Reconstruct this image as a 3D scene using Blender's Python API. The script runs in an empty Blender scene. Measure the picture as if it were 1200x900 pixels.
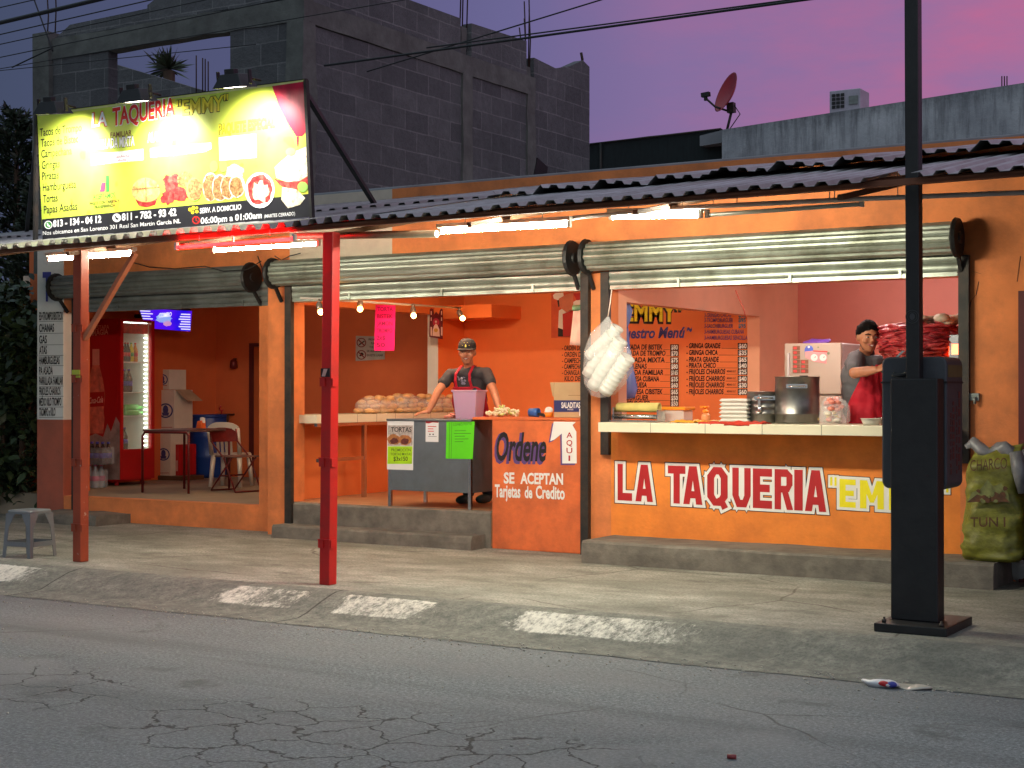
import bpy, bmesh, math, random
from mathutils import Vector, Matrix, noise as mnoise
random.seed(7)
SC = bpy.context.scene
COL = SC.collection

# ------------------------------------------------------------------ camera
CAM_Z = 1.55
YAW = math.atan(1800 / 2950.0)
PITCH = math.atan(8 / 1800.0)
cd = bpy.data.cameras.new("camera")
cam = bpy.data.objects.new("camera", cd)
COL.objects.link(cam)
cd.sensor_width = 36.0
cd.lens = 54.0
cd.clip_start = 0.05
cd.clip_end = 2000
cam.location = (0, 0, CAM_Z)
cam.rotation_euler = (math.pi / 2 + PITCH, 0, YAW)
SC.camera = cam

# ------------------------------------------------------------------ sky and sun
def lin(c):
    return tuple(((v / 12.92) if v <= 0.04045 else ((v + 0.055) / 1.055) ** 2.4) for v in (x / 255.0 for x in c))

W = bpy.data.worlds.new("World")
SC.world = W
W.use_nodes = True
nt = W.node_tree
for n in list(nt.nodes):
    nt.nodes.remove(n)
def wn(t, **k):
    n = nt.nodes.new(t)
    for a, b in k.items():
        setattr(n, a, b)
    return n
tc = wn("ShaderNodeTexCoord")
def dotn(v):
    d = wn("ShaderNodeVectorMath", operation='DOT_PRODUCT')
    nt.links.new(tc.outputs["Generated"], d.inputs[0])
    d.inputs[1].default_value = v
    return d.outputs["Value"]
def ramp(sock, stops):
    r = wn("ShaderNodeValToRGB")
    el = r.color_ramp.elements
    while len(el) < len(stops):
        el.new(0.5)
    for e, (p, c) in zip(el, stops):
        e.position = p
        e.color = (*c, 1)
    nt.links.new(sock, r.inputs[0])
    return r.outputs[0]
def wmath(op, a, b=None, c=None):
    m = wn("ShaderNodeMath", operation=op)
    for i, v in enumerate((a, b, c)):
        if v is None:
            continue
        if isinstance(v, (int, float)):
            m.inputs[i].default_value = v
        else:
            nt.links.new(v, m.inputs[i])
    return m.outputs[0]
def wmix(f, a, b):
    m = wn("ShaderNodeMix", data_type='RGBA')
    for s, v in ((m.inputs[0], f), (m.inputs[6], a), (m.inputs[7], b)):
        if isinstance(v, (int, float)):
            s.default_value = v
        elif isinstance(v, tuple):
            s.default_value = (*v, 1)
        else:
            nt.links.new(v, s)
    return m.outputs[2]
east = dotn((math.cos(YAW), math.sin(YAW), 0))          # across the street front
upz = dotn((0, 0, 1))
behind = dotn((math.sin(YAW), -math.cos(YAW), 0))
base = ramp(wmath('MULTIPLY_ADD', east, 1.0, 0.5),
            [(0.17, lin((62, 72, 100))), (0.36, lin((80, 82, 122))), (0.50, lin((104, 98, 146))),
             (0.60, lin((130, 106, 156))), (0.72, lin((142, 106, 156))), (0.9, lin((150, 110, 160)))])
# pink evening clouds towards the right
mp = wn("ShaderNodeMapping")
mp.inputs["Scale"].default_value = (2.2, 2.2, 7.0)
nt.links.new(tc.outputs["Generated"], mp.inputs[0])
nz = wn("ShaderNodeTexNoise")
nz.inputs["Scale"].default_value = 2.3
nz.inputs["Detail"].default_value = 7
nz.inputs["Roughness"].default_value = 0.62
nt.links.new(mp.outputs[0], nz.inputs[0])
cl = wmath('MULTIPLY', wmath('SUBTRACT', nz.outputs[0], 0.36), 3.4)
clm = wmath('MULTIPLY', cl, wmath('SMOOTH_MIN', wmath('MULTIPLY', wmath('SUBTRACT', east, 0.02), 4.2), 1.0, 0.1))
cln = wn("ShaderNodeClamp")
nt.links.new(clm, cln.inputs[0])
pink = wmix(wmath('MULTIPLY', cln.outputs[0], 0.8), base, lin((192, 100, 142)))
# the sky overhead and towards the afterglow behind the viewer is brighter
glow = wmath('MAXIMUM', wmath('MULTIPLY_ADD', behind, 0.55, 0.0), wmath('MULTIPLY', wmath('SUBTRACT', upz, 0.34), 1.2))
gc = wn("ShaderNodeClamp")
nt.links.new(glow, gc.inputs[0])
skycol = wmix(gc.outputs[0], pink, (0.66, 0.90, 0.98))
bg1 = wn("ShaderNodeBackground")
bg1.inputs[1].default_value = 1.0
nt.links.new(skycol, bg1.inputs[0])
sky = wn("ShaderNodeTexSky", sky_type='NISHITA')
sky.sun_disc = False
sky.sun_elevation = math.radians(1.5)
sky.sun_rotation = math.radians(200)
bg2 = wn("ShaderNodeBackground")
bg2.inputs[1].default_value = 0.01
nt.links.new(sky.outputs[0], bg2.inputs[0])
addb = wn("ShaderNodeAddShader")
nt.links.new(bg1.outputs[0], addb.inputs[0])
nt.links.new(bg2.outputs[0], addb.inputs[1])
wo = wn("ShaderNodeOutputWorld")
nt.links.new(addb.outputs[0], wo.inputs[0])

sl = bpy.data.lights.new("sun", 'SUN')
sl.energy = 0.06
sl.angle = math.radians(25)
sl.color = (1.0, 0.72, 0.74)
so = bpy.data.objects.new("sun", sl)
so.rotation_euler = (math.radians(75), 0, math.radians(20))
COL.objects.link(so)

SC.view_settings.view_transform = 'Standard'
SC.view_settings.look = 'None'
SC.view_settings.exposure = 0.0
SC.view_settings.gamma = 1.0
SC.cycles.use_denoising = True
SC.cycles.max_bounces = 8
SC.cycles.sample_clamp_indirect = 6.0
SC.cycles.caustics_reflective = False
SC.cycles.caustics_refractive = False

# ------------------------------------------------------------------ photo rays -> points on real planes
FW = Vector((-math.sin(YAW) * math.cos(PITCH), math.cos(YAW) * math.cos(PITCH), math.sin(PITCH)))
RT = Vector((math.cos(YAW), math.sin(YAW), 0))
UP = RT.cross(FW)
CC = Vector((0, 0, CAM_Z))
def ray(x, y):
    return FW + RT * ((x - 600) / 1800.0) + UP * ((450 - y) / 1800.0)
def on_y(x, y, Y):
    d = ray(x, y)
    return CC + d * (Y / d.y)
def on_z(x, y, Z):
    d = ray(x, y)
    return CC + d * ((Z - CAM_Z) / d.z)
def on_x(x, y, X):
    d = ray(x, y)
    return CC + d * (X / d.x)
def on_plane(P, N):
    P = Vector(P); N = Vector(N)
    def f(x, y):
        d = ray(x, y)
        return CC + d * ((P - CC).dot(N) / d.dot(N))
    return f
def wall_y(Y):
    return lambda x, y: on_y(x, y, Y)

# ------------------------------------------------------------------ materials
def newmat(name):
    m = bpy.data.materials.new(name)
    m.use_nodes = True
    t = m.node_tree
    b = t.nodes["Principled BSDF"]
    return m, t, b
def nnoise(t, scale, detail=4, rough=0.55, coord='Object', stretch=None):
    c = t.nodes.new("ShaderNodeTexCoord")
    n = t.nodes.new("ShaderNodeTexNoise")
    n.inputs["Scale"].default_value = scale
    n.inputs["Detail"].default_value = detail
    n.inputs["Roughness"].default_value = rough
    if stretch:
        mpn = t.nodes.new("ShaderNodeMapping")
        mpn.inputs["Scale"].default_value = stretch
        t.links.new(c.outputs[coord], mpn.inputs[0])
        t.links.new(mpn.outputs[0], n.inputs[0])
    else:
        t.links.new(c.outputs[coord], n.inputs[0])
    return n.outputs[0]
def nramp(t, sock, stops):
    r = t.nodes.new("ShaderNodeValToRGB")
    el = r.color_ramp.elements
    while len(el) < len(stops):
        el.new(0.5)
    for e, (p, c) in zip(el, stops):
        e.position = p
        e.color = (*c, 1) if not isinstance(c, (int, float)) else (c, c, c, 1)
    t.links.new(sock, r.inputs[0])
    return r.outputs[0]
def nmix(t, f, a, b, blend='MIX'):
    m = t.nodes.new("ShaderNodeMix")
    m.data_type = 'RGBA'
    m.blend_type = blend
    for s, v in ((m.inputs[0], f), (m.inputs[6], a), (m.inputs[7], b)):
        if isinstance(v, (int, float)):
            s.default_value = v
        elif isinstance(v, tuple):
            s.default_value = (*v, 1)
        else:
            t.links.new(v, s)
    return m.outputs[2]
def nmath(t, op, a, b=None):
    m = t.nodes.new("ShaderNodeMath")
    m.operation = op
    for i, v in enumerate((a, b)):
        if v is None:
            continue
        if isinstance(v, (int, float)):
            m.inputs[i].default_value = v
        else:
            t.links.new(v, m.inputs[i])
    return m.outputs[0]
def nbump(t, b, sock, strength, dist=0.01):
    n = t.nodes.new("ShaderNodeBump")
    n.inputs["Strength"].default_value = strength
    n.inputs["Distance"].default_value = dist
    t.links.new(sock, n.inputs["Height"])
    if b.inputs["Normal"].is_linked:
        t.links.new(b.inputs["Normal"].links[0].from_socket, n.inputs["Normal"])
    t.links.new(n.outputs[0], b.inputs["Normal"])

_mats = {}
def mat(name, c, rough=0.7, metal=0.0, var=0.18, scale=6.0, bump=0.0, bscale=60.0, dirt=None, dirt_amt=0.0,
        dscale=2.0, emit=None, estr=0.0, spec=None, alpha=None, trans=0.0, stretch=None, wear=None, wear_at=0.62, wscale=9.0, coat=0.0):
    """c is an sRGB 0-255 triple; var varies it light and dark; dirt / wear are second colours in patches."""
    if name in _mats:
        return _mats[name]
    m, t, b = newmat(name)
    c = lin(c)
    n = nnoise(t, scale, 5, 0.6, stretch=stretch)
    lo = tuple(v * (1 - var) for v in c)
    hi = tuple(min(1, v * (1 + var)) for v in c)
    col = nramp(t, n, [(0.3, lo), (0.7, hi)])
    if dirt:
        d = nnoise(t, dscale, 6, 0.65)
        f = nramp(t, d, [(0.42, 0.0), (0.72, dirt_amt)])
        col = nmix(t, f, col, lin(dirt))
    if wear:
        d = nnoise(t, wscale, 6, 0.7)
        f = nramp(t, d, [(wear_at, 0.0), (wear_at + 0.03, 1.0)])
        col = nmix(t, f, col, lin(wear))
    t.links.new(col, b.inputs["Base Color"])
    b.inputs["Roughness"].default_value = rough
    b.inputs["Metallic"].default_value = metal
    if coat:
        b.inputs["Coat Weight"].default_value = coat
    if spec is not None:
        b.inputs["Specular IOR Level"].default_value = spec
    if trans:
        b.inputs["Transmission Weight"].default_value = trans
    if alpha is not None:
        b.inputs["Alpha"].default_value = alpha
    if emit:
        b.inputs["Emission Color"].default_value = (*lin(emit), 1)
        b.inputs["Emission Strength"].default_value = estr
    if bump:
        nbump(t, b, nnoise(t, bscale, 4, 0.6), bump)
    _mats[name] = m
    return m
def emitter(name, c, s):
    if name in _mats:
        return _mats[name]
    m, t, b = newmat(name)
    b.inputs["Base Color"].default_value = (0.8, 0.8, 0.8, 1)
    b.inputs["Emission Color"].default_value = (*lin(c), 1)
    b.inputs["Emission Strength"].default_value = s
    _mats[name] = m
    return m

# ------------------------------------------------------------------ mesh builder
class MB:
    def __init__(self):
        self.v = []; self.f = []; self.m = []; self.s = []
    def add(self, vs, fs, mi=0, smooth=False):
        o = len(self.v)
        self.v += [Vector(p) for p in vs]
        for f in fs:
            self.f.append([i + o for i in f]); self.m.append(mi); self.s.append(smooth)
    def box(self, x0, x1, y0, y1, z0, z1, mi=0):
        vs = [(x, y, z) for z in (z0, z1) for y in (y0, y1) for x in (x0, x1)]
        self.add(vs, [(0, 2, 3, 1), (4, 5, 7, 6), (0, 1, 5, 4), (2, 6, 7, 3), (0, 4, 6, 2), (1, 3, 7, 5)], mi)
        return self
    def obox(self, c, u, v, w, mi=0):
        c, u, v, w = map(Vector, (c, u, v, w))
        vs = [c + u * a + v * b + w * d for d in (-1, 1) for b in (-1, 1) for a in (-1, 1)]
        self.add(vs, [(0, 2, 3, 1), (4, 5, 7, 6), (0, 1, 5, 4), (2, 6, 7, 3), (0, 4, 6, 2), (1, 3, 7, 5)], mi)
        return self
    def bar(self, p0, p1, a, b=None, mi=0):
        """square bar from p0 to p1, half sizes a, b"""
        p0, p1 = Vector(p0), Vector(p1)
        d = (p1 - p0)
        w = d / 2
        d = d.normalized()
        ref = Vector((0, 0, 1)) if abs(d.z) < 0.9 else Vector((0, 1, 0))
        s = d.cross(ref).normalized(); r = s.cross(d)
        return self.obox((p0 + p1) / 2, s * a, r * (b or a), w, mi)
    def tube(self, pts, r, n=8, mi=0, caps=True, smooth=True):
        pts = [Vector(p) for p in pts]
        rs = r if isinstance(r, (list, tuple)) else [r] * len(pts)
        rings = []
        prev = None
        for i, p in enumerate(pts):
            d = (pts[min(i + 1, len(pts) - 1)] - pts[max(i - 1, 0)])
            d = d.normalized() if d.length > 1e-9 else Vector((0, 0, 1))
            if prev is None:
                ref = Vector((0, 0, 1)) if abs(d.z) < 0.9 else Vector((1, 0, 0))
                s = d.cross(ref).normalized()
            else:
                s = (prev - d * prev.dot(d)).normalized()
            prev = s
            q = d.cross(s)
            rings.append([p + (s * math.cos(2 * math.pi * k / n) + q * math.sin(2 * math.pi * k / n)) * rs[i] for k in range(n)])
        o = len(self.v)
        vs = [x for rg in rings for x in rg]
        fs = []
        for i in range(len(pts) - 1):
            for k in range(n):
                a = i * n + k; b = i * n + (k + 1) % n
                fs.append((a, b, b + n, a + n))
        self.add(vs, fs, mi, smooth)
        if caps:
            self.add([], [], mi)
            self.f.append([o + k for k in range(n)][::-1]); self.m.append(mi); self.s.append(False)
            e = o + (len(pts) - 1) * n
            self.f.append([e + k for k in range(n)]); self.m.append(mi); self.s.append(False)
        return self
    def lathe(self, c, prof, n=20, mi=0, axis=None, smooth=True, sx=1.0, sy=1.0):
        """prof: (radius, height) along axis (default +Z) from c"""
        c = Vector(c)
        ax = Vector(axis).normalized() if axis else Vector((0, 0, 1))
        ref = Vector((1, 0, 0)) if abs(ax.x) < 0.9 else Vector((0, 1, 0))
        s = (ref - ax * ref.dot(ax)).normalized(); q = ax.cross(s)
        vs = []; fs = []
        for (r, h) in prof:
            for k in range(n):
                t = 2 * math.pi * k / n
                vs.append(c + ax * h + s * (r * sx * math.cos(t)) + q * (r * sy * math.sin(t)))
        for i in range(len(prof) - 1):
            for k in range(n):
                a = i * n + k; b = i * n + (k + 1) % n
                fs.append((a, b, b + n, a + n))
        self.add(vs, fs, mi, smooth)
        o = len(self.v) - len(vs)
        if prof[0][0] > 1e-5:
            self.f.append([o + k for k in range(n)][::-1]); self.m.append(mi); self.s.append(False)
        if prof[-1][0] > 1e-5:
            e = o + (len(prof) - 1) * n
            self.f.append([e + k for k in range(n)]); self.m.append(mi); self.s.append(False)
        return self
    def ball(self, c, r, n=12, mi=0, rot=None):
        c = Vector(c)
        if isinstance(r, (int, float)):
            r = (r, r, r)
        vs = []; fs = []
        m = max(6, n // 2 + 1)
        for i in range(m + 1):
            th = math.pi * i / m
            for k in range(n):
                ph = 2 * math.pi * k / n
                p = Vector((r[0] * math.sin(th) * math.cos(ph), r[1] * math.sin(th) * math.sin(ph), r[2] * math.cos(th)))
                if rot:
                    p = rot @ p
                vs.append(c + p)
        for i in range(m):
            for k in range(n):
                a = i * n + k; b = i * n + (k + 1) % n
                fs.append((a, a + n, b + n, b))
        self.add(vs, fs, mi, True)
        return self
    def cone(self, p0, p1, r0, r1, n=12, mi=0):
        return self.tube([p0, p1], [r0, r1], n, mi)
    def quad(self, a, b, c, d, mi=0):
        self.add([a, b, c, d], [(0, 1, 2, 3)], mi); return self
    def poly(self, pts, mi=0):
        self.add(pts, [tuple(range(len(pts)))], mi); return self
    def prism(self, pts, ext, mi=0):
        """extrude a planar polygon by vector ext"""
        pts = [Vector(p) for p in pts]; e = Vector(ext); n = len(pts)
        self.add(pts + [p + e for p in pts], [tuple(range(n))[::-1], tuple(range(n, 2 * n))] +
                 [(i, (i + 1) % n, (i + 1) % n + n, i + n) for i in range(n)], mi)
        return self
    def build(self, name, mats, parent=None, bevel=0.0, local=False, seg=2, wn_=False):
        me = bpy.data.meshes.new(name)
        M = W_of(parent)
        vs = self.v
        if parent is not None and not local:
            Mi = M.inverted()
            vs = [Mi @ p for p in vs]
        me.from_pydata([tuple(p) for p in vs], [], self.f)
        mats = mats if isinstance(mats, (list, tuple)) else [mats]
        for x in mats:
            me.materials.append(x)
        me.polygons.foreach_set("material_index", self.m)
        me.polygons.foreach_set("use_smooth", self.s)
        bm = bmesh.new(); bm.from_mesh(me)
        bmesh.ops.recalc_face_normals(bm, faces=bm.faces)
        bm.to_mesh(me); bm.free()
        me.update()
        o = bpy.data.objects.new(name, me)
        COL.objects.link(o)
        if parent is not None:
            o.parent = parent
        if bevel:
            bv = o.modifiers.new("bevel", 'BEVEL')
            bv.width = bevel; bv.segments = seg; bv.limit_method = 'ANGLE'; bv.angle_limit = math.radians(40)
        return o
def W_of(o):
    M = Matrix.Identity(4)
    while o is not None:
        M = o.matrix_basis @ M
        o = o.parent
    return M
def tag(o, label=None, cat=None, group=None, kind=None):
    if label: o["label"] = label
    if cat: o["category"] = cat
    if group: o["group"] = group
    if kind: o["kind"] = kind
    return o
def thing(name, label, cat, loc=(0, 0, 0), rz=0.0, group=None):
    o = bpy.data.objects.new(name, None)
    COL.objects.link(o)
    o.empty_display_size = 0.2
    o.location = loc
    o.rotation_euler = (0, 0, rz)
    return tag(o, label, cat, group)
def copy_tree(o, parent=None):
    c = o.copy()
    COL.objects.link(c)
    if parent is not None:
        c.parent = parent
    for ch in list(o.children):
        copy_tree(ch, c)
    return c
def noisy(mb, amp, sc=3.0, start=0):
    for i in range(start, len(mb.v)):
        p = mb.v[i]
        mb.v[i] = p + mnoise.noise_vector(p * sc) * amp

# ------------------------------------------------------------------ lettering
_tc = {}
def glyphs(s, bold=0.0, shear=0.0):
    """flat filled lettering as (verts2d, faces, x0, x1, cap height)"""
    key = (s, bold, shear)
    if key in _tc:
        return _tc[key]
    def ev(txt):
        cu = bpy.data.curves.new("lettering", 'FONT')
        cu.body = txt
        cu.fill_mode = 'FRONT'
        cu.resolution_u = 3
        cu.offset = bold
        cu.shear = shear
        ob = bpy.data.objects.new("lettering", cu)
        COL.objects.link(ob)
        dg = bpy.context.evaluated_depsgraph_get()
        me = bpy.data.meshes.new_from_object(ob.evaluated_get(dg))
        vs = [(v.co.x, v.co.y) for v in me.vertices]
        fs = [tuple(p.vertices) for p in me.polygons]
        bpy.data.objects.remove(ob); bpy.data.curves.remove(cu); bpy.data.meshes.remove(me)
        return vs, fs
    vs, fs = ev(s)
    x0 = min(v[0] for v in vs); x1 = max(v[0] for v in vs)
    r = (vs, fs, x0, x1)
    _tc[key] = r
    return r
CAPH = 0.686
def text(mb, s, p0, p1, h, surf, off=0.002, mi=0, bold=0.012, shear=0.0, grow=0.0):
    """lettering whose baseline runs from photo point p0 to p1 with cap height h (photo px), laid on a real surface"""
    vs, fs, x0, x1 = glyphs(s, bold, shear)
    O = surf(*p0); U = surf(*p1) - O; V = surf(p0[0], p0[1] - h) - O
    N = U.cross(V).normalized()
    if N.dot(CC - O) < 0:
        N = -N
    w = x1 - x0
    out = [O + U * ((x - x0) / w) + V * (y / CAPH) + N * off for x, y in vs]
    mb.add(out, fs, mi)
def patch(mb, pts, surf, off=0.002, mi=0):
    P = [surf(*p) for p in pts]
    N = (P[1] - P[0]).cross(P[2] - P[1]).normalized()
    if N.dot(CC - P[0]) < 0:
        N = -N
    mb.add([p + N * off for p in P], [tuple(range(len(P)))], mi)
def disc(mb, c, r, surf, off=0.002, mi=0, n=20, ry=None, jag=0.0):
    pts = []
    for k in range(n):
        t = 2 * math.pi * k / n
        q = 1 + (random.random() - 0.5) * jag
        pts.append((c[0] + r * q * math.cos(t), c[1] + (ry or r) * q * math.sin(t)))
    patch(mb, pts, surf, off, mi)
def ring(mb, c, r, w, surf, off=0.002, mi=0, n=24):
    a = [surf(c[0] + r * math.cos(2 * math.pi * k / n), c[1] + r * math.sin(2 * math.pi * k / n)) for k in range(n)]
    b = [surf(c[0] + (r - w) * math.cos(2 * math.pi * k / n), c[1] + (r - w) * math.sin(2 * math.pi * k / n)) for k in range(n)]
    N = (a[1] - a[0]).cross(b[0] - a[0]).normalized()
    if N.dot(CC - a[0]) < 0:
        N = -N
    mb.add([p + N * off for p in a + b], [(k, (k + 1) % n, (k + 1) % n + n, k + n) for k in range(n)], mi)
# ================================================================== palette
M_or = mat("orange_wall_paint", (228, 132, 72), 0.75, var=0.16, scale=2.5, bump=0.4, bscale=30, dirt=(140, 84, 54), dirt_amt=0.6, dscale=1.9, wear=(196, 170, 140), wear_at=0.755, wscale=6)
M_or_deep = mat("deep_orange_wall_paint", (222, 110, 56), 0.75, var=0.14, scale=3.5, bump=0.5, bscale=26, dirt=(140, 70, 44), dirt_amt=0.6, dscale=2.6)
M_or_low = mat("bright_orange_wall_paint", (240, 138, 52), 0.75, var=0.12, scale=3, bump=0.45, bscale=28, dirt=(176, 92, 40), dirt_amt=0.5, dscale=2.0, wear=(170, 110, 60), wear_at=0.74, wscale=7)
M_or_in = mat("interior_orange_paint", (232, 124, 62), 0.7, var=0.07, scale=2, bump=0.12, bscale=40)
M_peach = mat("peach_wall_paint", (240, 178, 142), 0.7, var=0.07, scale=2, bump=0.15, bscale=40)
M_salmon = mat("salmon_wall_paint", (176, 92, 70), 0.8, var=0.1, scale=3, bump=0.3, bscale=45, dirt=(120, 80, 66), dirt_amt=0.5)
M_white = mat("white_paint", (222, 222, 216), 0.6, var=0.05)
M_cream = mat("cream_paint", (206, 190, 170), 0.75, var=0.1, bump=0.2)
M_conc = mat("step_concrete", (118, 112, 102), 0.9, var=0.22, scale=9, bump=0.6, bscale=38, dirt=(74, 70, 64), dirt_amt=0.7, dscale=3)
M_floor = mat("floor_cement", (150, 138, 118), 0.75, var=0.15, scale=4, bump=0.1, dirt=(110, 98, 82), dirt_amt=0.5, dscale=2)
M_black = mat("black_paint", (26, 26, 27), 0.55, var=0.2)
M_dark = mat("dark_steel", (46, 46, 44), 0.55, 0.3, var=0.3, scale=12, dirt=(80, 58, 42), dirt_amt=0.5, dscale=6)
M_galv = mat("galvanised_steel", (176, 184, 172), 0.42, 0.72, var=0.22, scale=5, stretch=(0.4, 6, 6), bump=0.08, bscale=25, dirt=(80, 80, 58), dirt_amt=0.8, dscale=2)
M_galvdull = mat("dull_galvanised_steel", (136, 142, 138), 0.55, 0.6, var=0.22, scale=5, stretch=(0.4, 6, 6), bump=0.08, bscale=25, dirt=(70, 68, 60), dirt_amt=0.6, dscale=3)
M_steel = mat("stainless_steel", (196, 196, 194), 0.25, 1.0, var=0.06, bump=0.02)
M_tile = mat("cream_tile", (222, 214, 186), 0.35, var=0.05, scale=3)
M_grey = mat("grey_render", (136, 140, 146), 0.9, var=0.14, scale=2.2, bump=0.4, bscale=14, dirt=(84, 86, 90), dirt_amt=0.55, dscale=0.9)
m, t, b = newmat("streaked_grey_render")
n1 = nnoise(t, 1.1, 6, .68); st_ = nnoise(t, 2.2, 6, .7, stretch=(3.0, 3.0, .35)); n3 = nnoise(t, 16, 5, .7)
col = nramp(t, n1, [(.3, lin((138, 144, 152))), (.7, lin((186, 192, 198)))])
col = nmix(t, nramp(t, st_, [(.48, 0.0), (.7, .75)]), col, lin((88, 92, 98)))
gg = t.nodes.new("ShaderNodeNewGeometry"); sp = t.nodes.new("ShaderNodeSeparateXYZ"); t.links.new(gg.outputs["Position"], sp.inputs[0])
col = nmix(t, nmath(t, 'MULTIPLY', nramp(t, nmath(t, 'ADD', nmath(t, 'SUBTRACT', sp.outputs[2], 4.9), nmath(t, 'MULTIPLY', st_, .5)), [(.42, 0.0), (.62, .8)]), nramp(t, n3, [(.3, .4), (.6, 1.0)])), col, lin((92, 96, 102)))
t.links.new(col, b.inputs["Base Color"]); b.inputs["Roughness"].default_value = .9; nbump(t, b, n3, .5, .02)
M_grey2 = m
M_roof = mat("corrugated_zinc", (158, 160, 160), 0.5, 0.55, var=0.2, scale=3, bump=0.05, dirt=(92, 76, 62), dirt_amt=0.7, dscale=1.3)
M_wood = mat("old_timber", (96, 66, 44), 0.8, var=0.3, scale=6, stretch=(0.5, 8, 8), bump=0.2)
M_red = mat("red_plastic", (178, 22, 28), 0.4, var=0.08)
M_shade = mat("shade_brown", (58, 34, 24), 0.6, var=0.2)
M_cut = mat("grout_line", (120, 112, 96), 0.9)
M_tblack = mat("black_lettering_paint", (22, 18, 20), 0.7, var=0.1)
M_twhite = mat("white_lettering_paint", (232, 230, 224), 0.7, var=0.04)
M_tred = mat("red_lettering_paint", (176, 24, 30), 0.65, var=0.08)
M_tyel = mat("yellow_lettering_paint", (240, 226, 20), 0.65, var=0.06)
M_tpur = mat("purple_lettering_paint", (92, 64, 122), 0.7, var=0.1)
M_tblue = mat("blue_lettering_paint", (62, 66, 150), 0.7, var=0.1)

# ================================================================== road, kerb, pavement
def pos_x(t):
    g = t.nodes.new("ShaderNodeNewGeometry")
    s = t.nodes.new("ShaderNodeSeparateXYZ")
    t.links.new(g.outputs["Position"], s.inputs[0])
    return g.outputs["Position"], s.outputs[0], s.outputs[1]
def ellipse_mask(t, P, c, r):
    v = t.nodes.new("ShaderNodeVectorMath"); v.operation = 'SUBTRACT'
    t.links.new(P, v.inputs[0]); v.inputs[1].default_value = (c[0], c[1], 0)
    s = t.nodes.new("ShaderNodeVectorMath"); s.operation = 'MULTIPLY'
    t.links.new(v.outputs[0], s.inputs[0]); s.inputs[1].default_value = (1 / r[0], 1 / r[1], 0)
    l = t.nodes.new("ShaderNodeVectorMath"); l.operation = 'LENGTH'
    t.links.new(s.outputs[0], l.inputs[0])
    return nramp(t, l.outputs["Value"], [(0.75, 1.0), (1.0, 0.0)])
def crack_lines(t, P, scale, width, warp=0.35):
    n = t.nodes.new("ShaderNodeTexNoise"); n.inputs["Scale"].default_value = scale * 1.6; n.inputs["Detail"].default_value = 4
    t.links.new(P, n.inputs[0])
    a = t.nodes.new("ShaderNodeVectorMath"); a.operation = 'MULTIPLY_ADD'
    t.links.new(n.outputs["Color"], a.inputs[0]); a.inputs[1].default_value = (warp, warp, 0); t.links.new(P, a.inputs[2])
    v = t.nodes.new("ShaderNodeTexVoronoi"); v.feature = 'DISTANCE_TO_EDGE'; v.voronoi_dimensions = '2D'
    v.inputs["Scale"].default_value = scale
    t.links.new(a.outputs[0], v.inputs[0])
    return nramp(t, v.outputs["Distance"], [(width * 0.4, 1.0), (width, 0.0)])

m, t, b = newmat("road_asphalt")
P, px_, py_ = pos_x(t)
fine = nnoise(t, 46, 6, 0.9); mid = nnoise(t, 1.1, 6, 0.62, stretch=(0.45, 1, 1)); big = nnoise(t, 0.35, 4, 0.6, stretch=(0.5, 1.2, 1))
col = nramp(t, fine, [(0.34, lin((66, 72, 74))), (0.5, lin((118, 125, 126))), (0.68, lin((186, 193, 191)))])
col = nmix(t, nramp(t, mid, [(0.35, 0.0), (0.75, 0.55)]), col, lin((140, 138, 136)))
col = nmix(t, nramp(t, big, [(0.4, 0.0), (0.7, 0.5)]), col, lin((88, 88, 90)))
oil = nnoise(t, 1.7, 5, 0.62)
col = nmix(t, nramp(t, oil, [(0.60, 0.0), (0.72, 0.6)]), col, lin((66, 68, 68)))
tyre = nnoise(t, 0.9, 5, 0.6, stretch=(0.12, 2.4, 1))
col = nmix(t, nramp(t, tyre, [(0.52, 0.0), (0.68, 0.45)]), col, lin((82, 85, 87)))
pat = nnoise(t, 0.55, 3, 0.4)
col = nmix(t, nramp(t, pat, [(0.60, 0.0), (0.64, 0.3)]), col, lin((150, 150, 148)))
cA = on_z(395, 866, -0.15); cB = on_z(10, 805, -0.15); cC = on_z(640, 885, -0.15)
crk = crack_lines(t, P, 2.9, 0.03)
mk = nmath(t, 'MAXIMUM', nmath(t, 'MAXIMUM', ellipse_mask(t, P, cA, (1.5, 0.85)), ellipse_mask(t, P, cB, (0.9, 0.7))), ellipse_mask(t, P, cC, (0.5, 0.4)))
crk = nmath(t, 'MULTIPLY', crk, mk)
far = crack_lines(t, P, 0.33, 0.0022, 0.7)
crk = nmath(t, 'MAXIMUM', crk, nmath(t, 'MULTIPLY', far, nramp(t, nnoise(t, 0.5, 2), [(0.5, 0.0), (0.6, 0.8)])))
col = nmix(t, nmath(t, 'MULTIPLY', crk, 0.85), col, lin((40, 38, 36)))
t.links.new(col, b.inputs["Base Color"]); b.inputs["Roughness"].default_value = 0.88
nbump(t, b, fine, 0.8, 0.012)
nbump(t, b, nmath(t, 'MULTIPLY', crk, -1.0), 0.6, 0.01)
M_road = m

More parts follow.
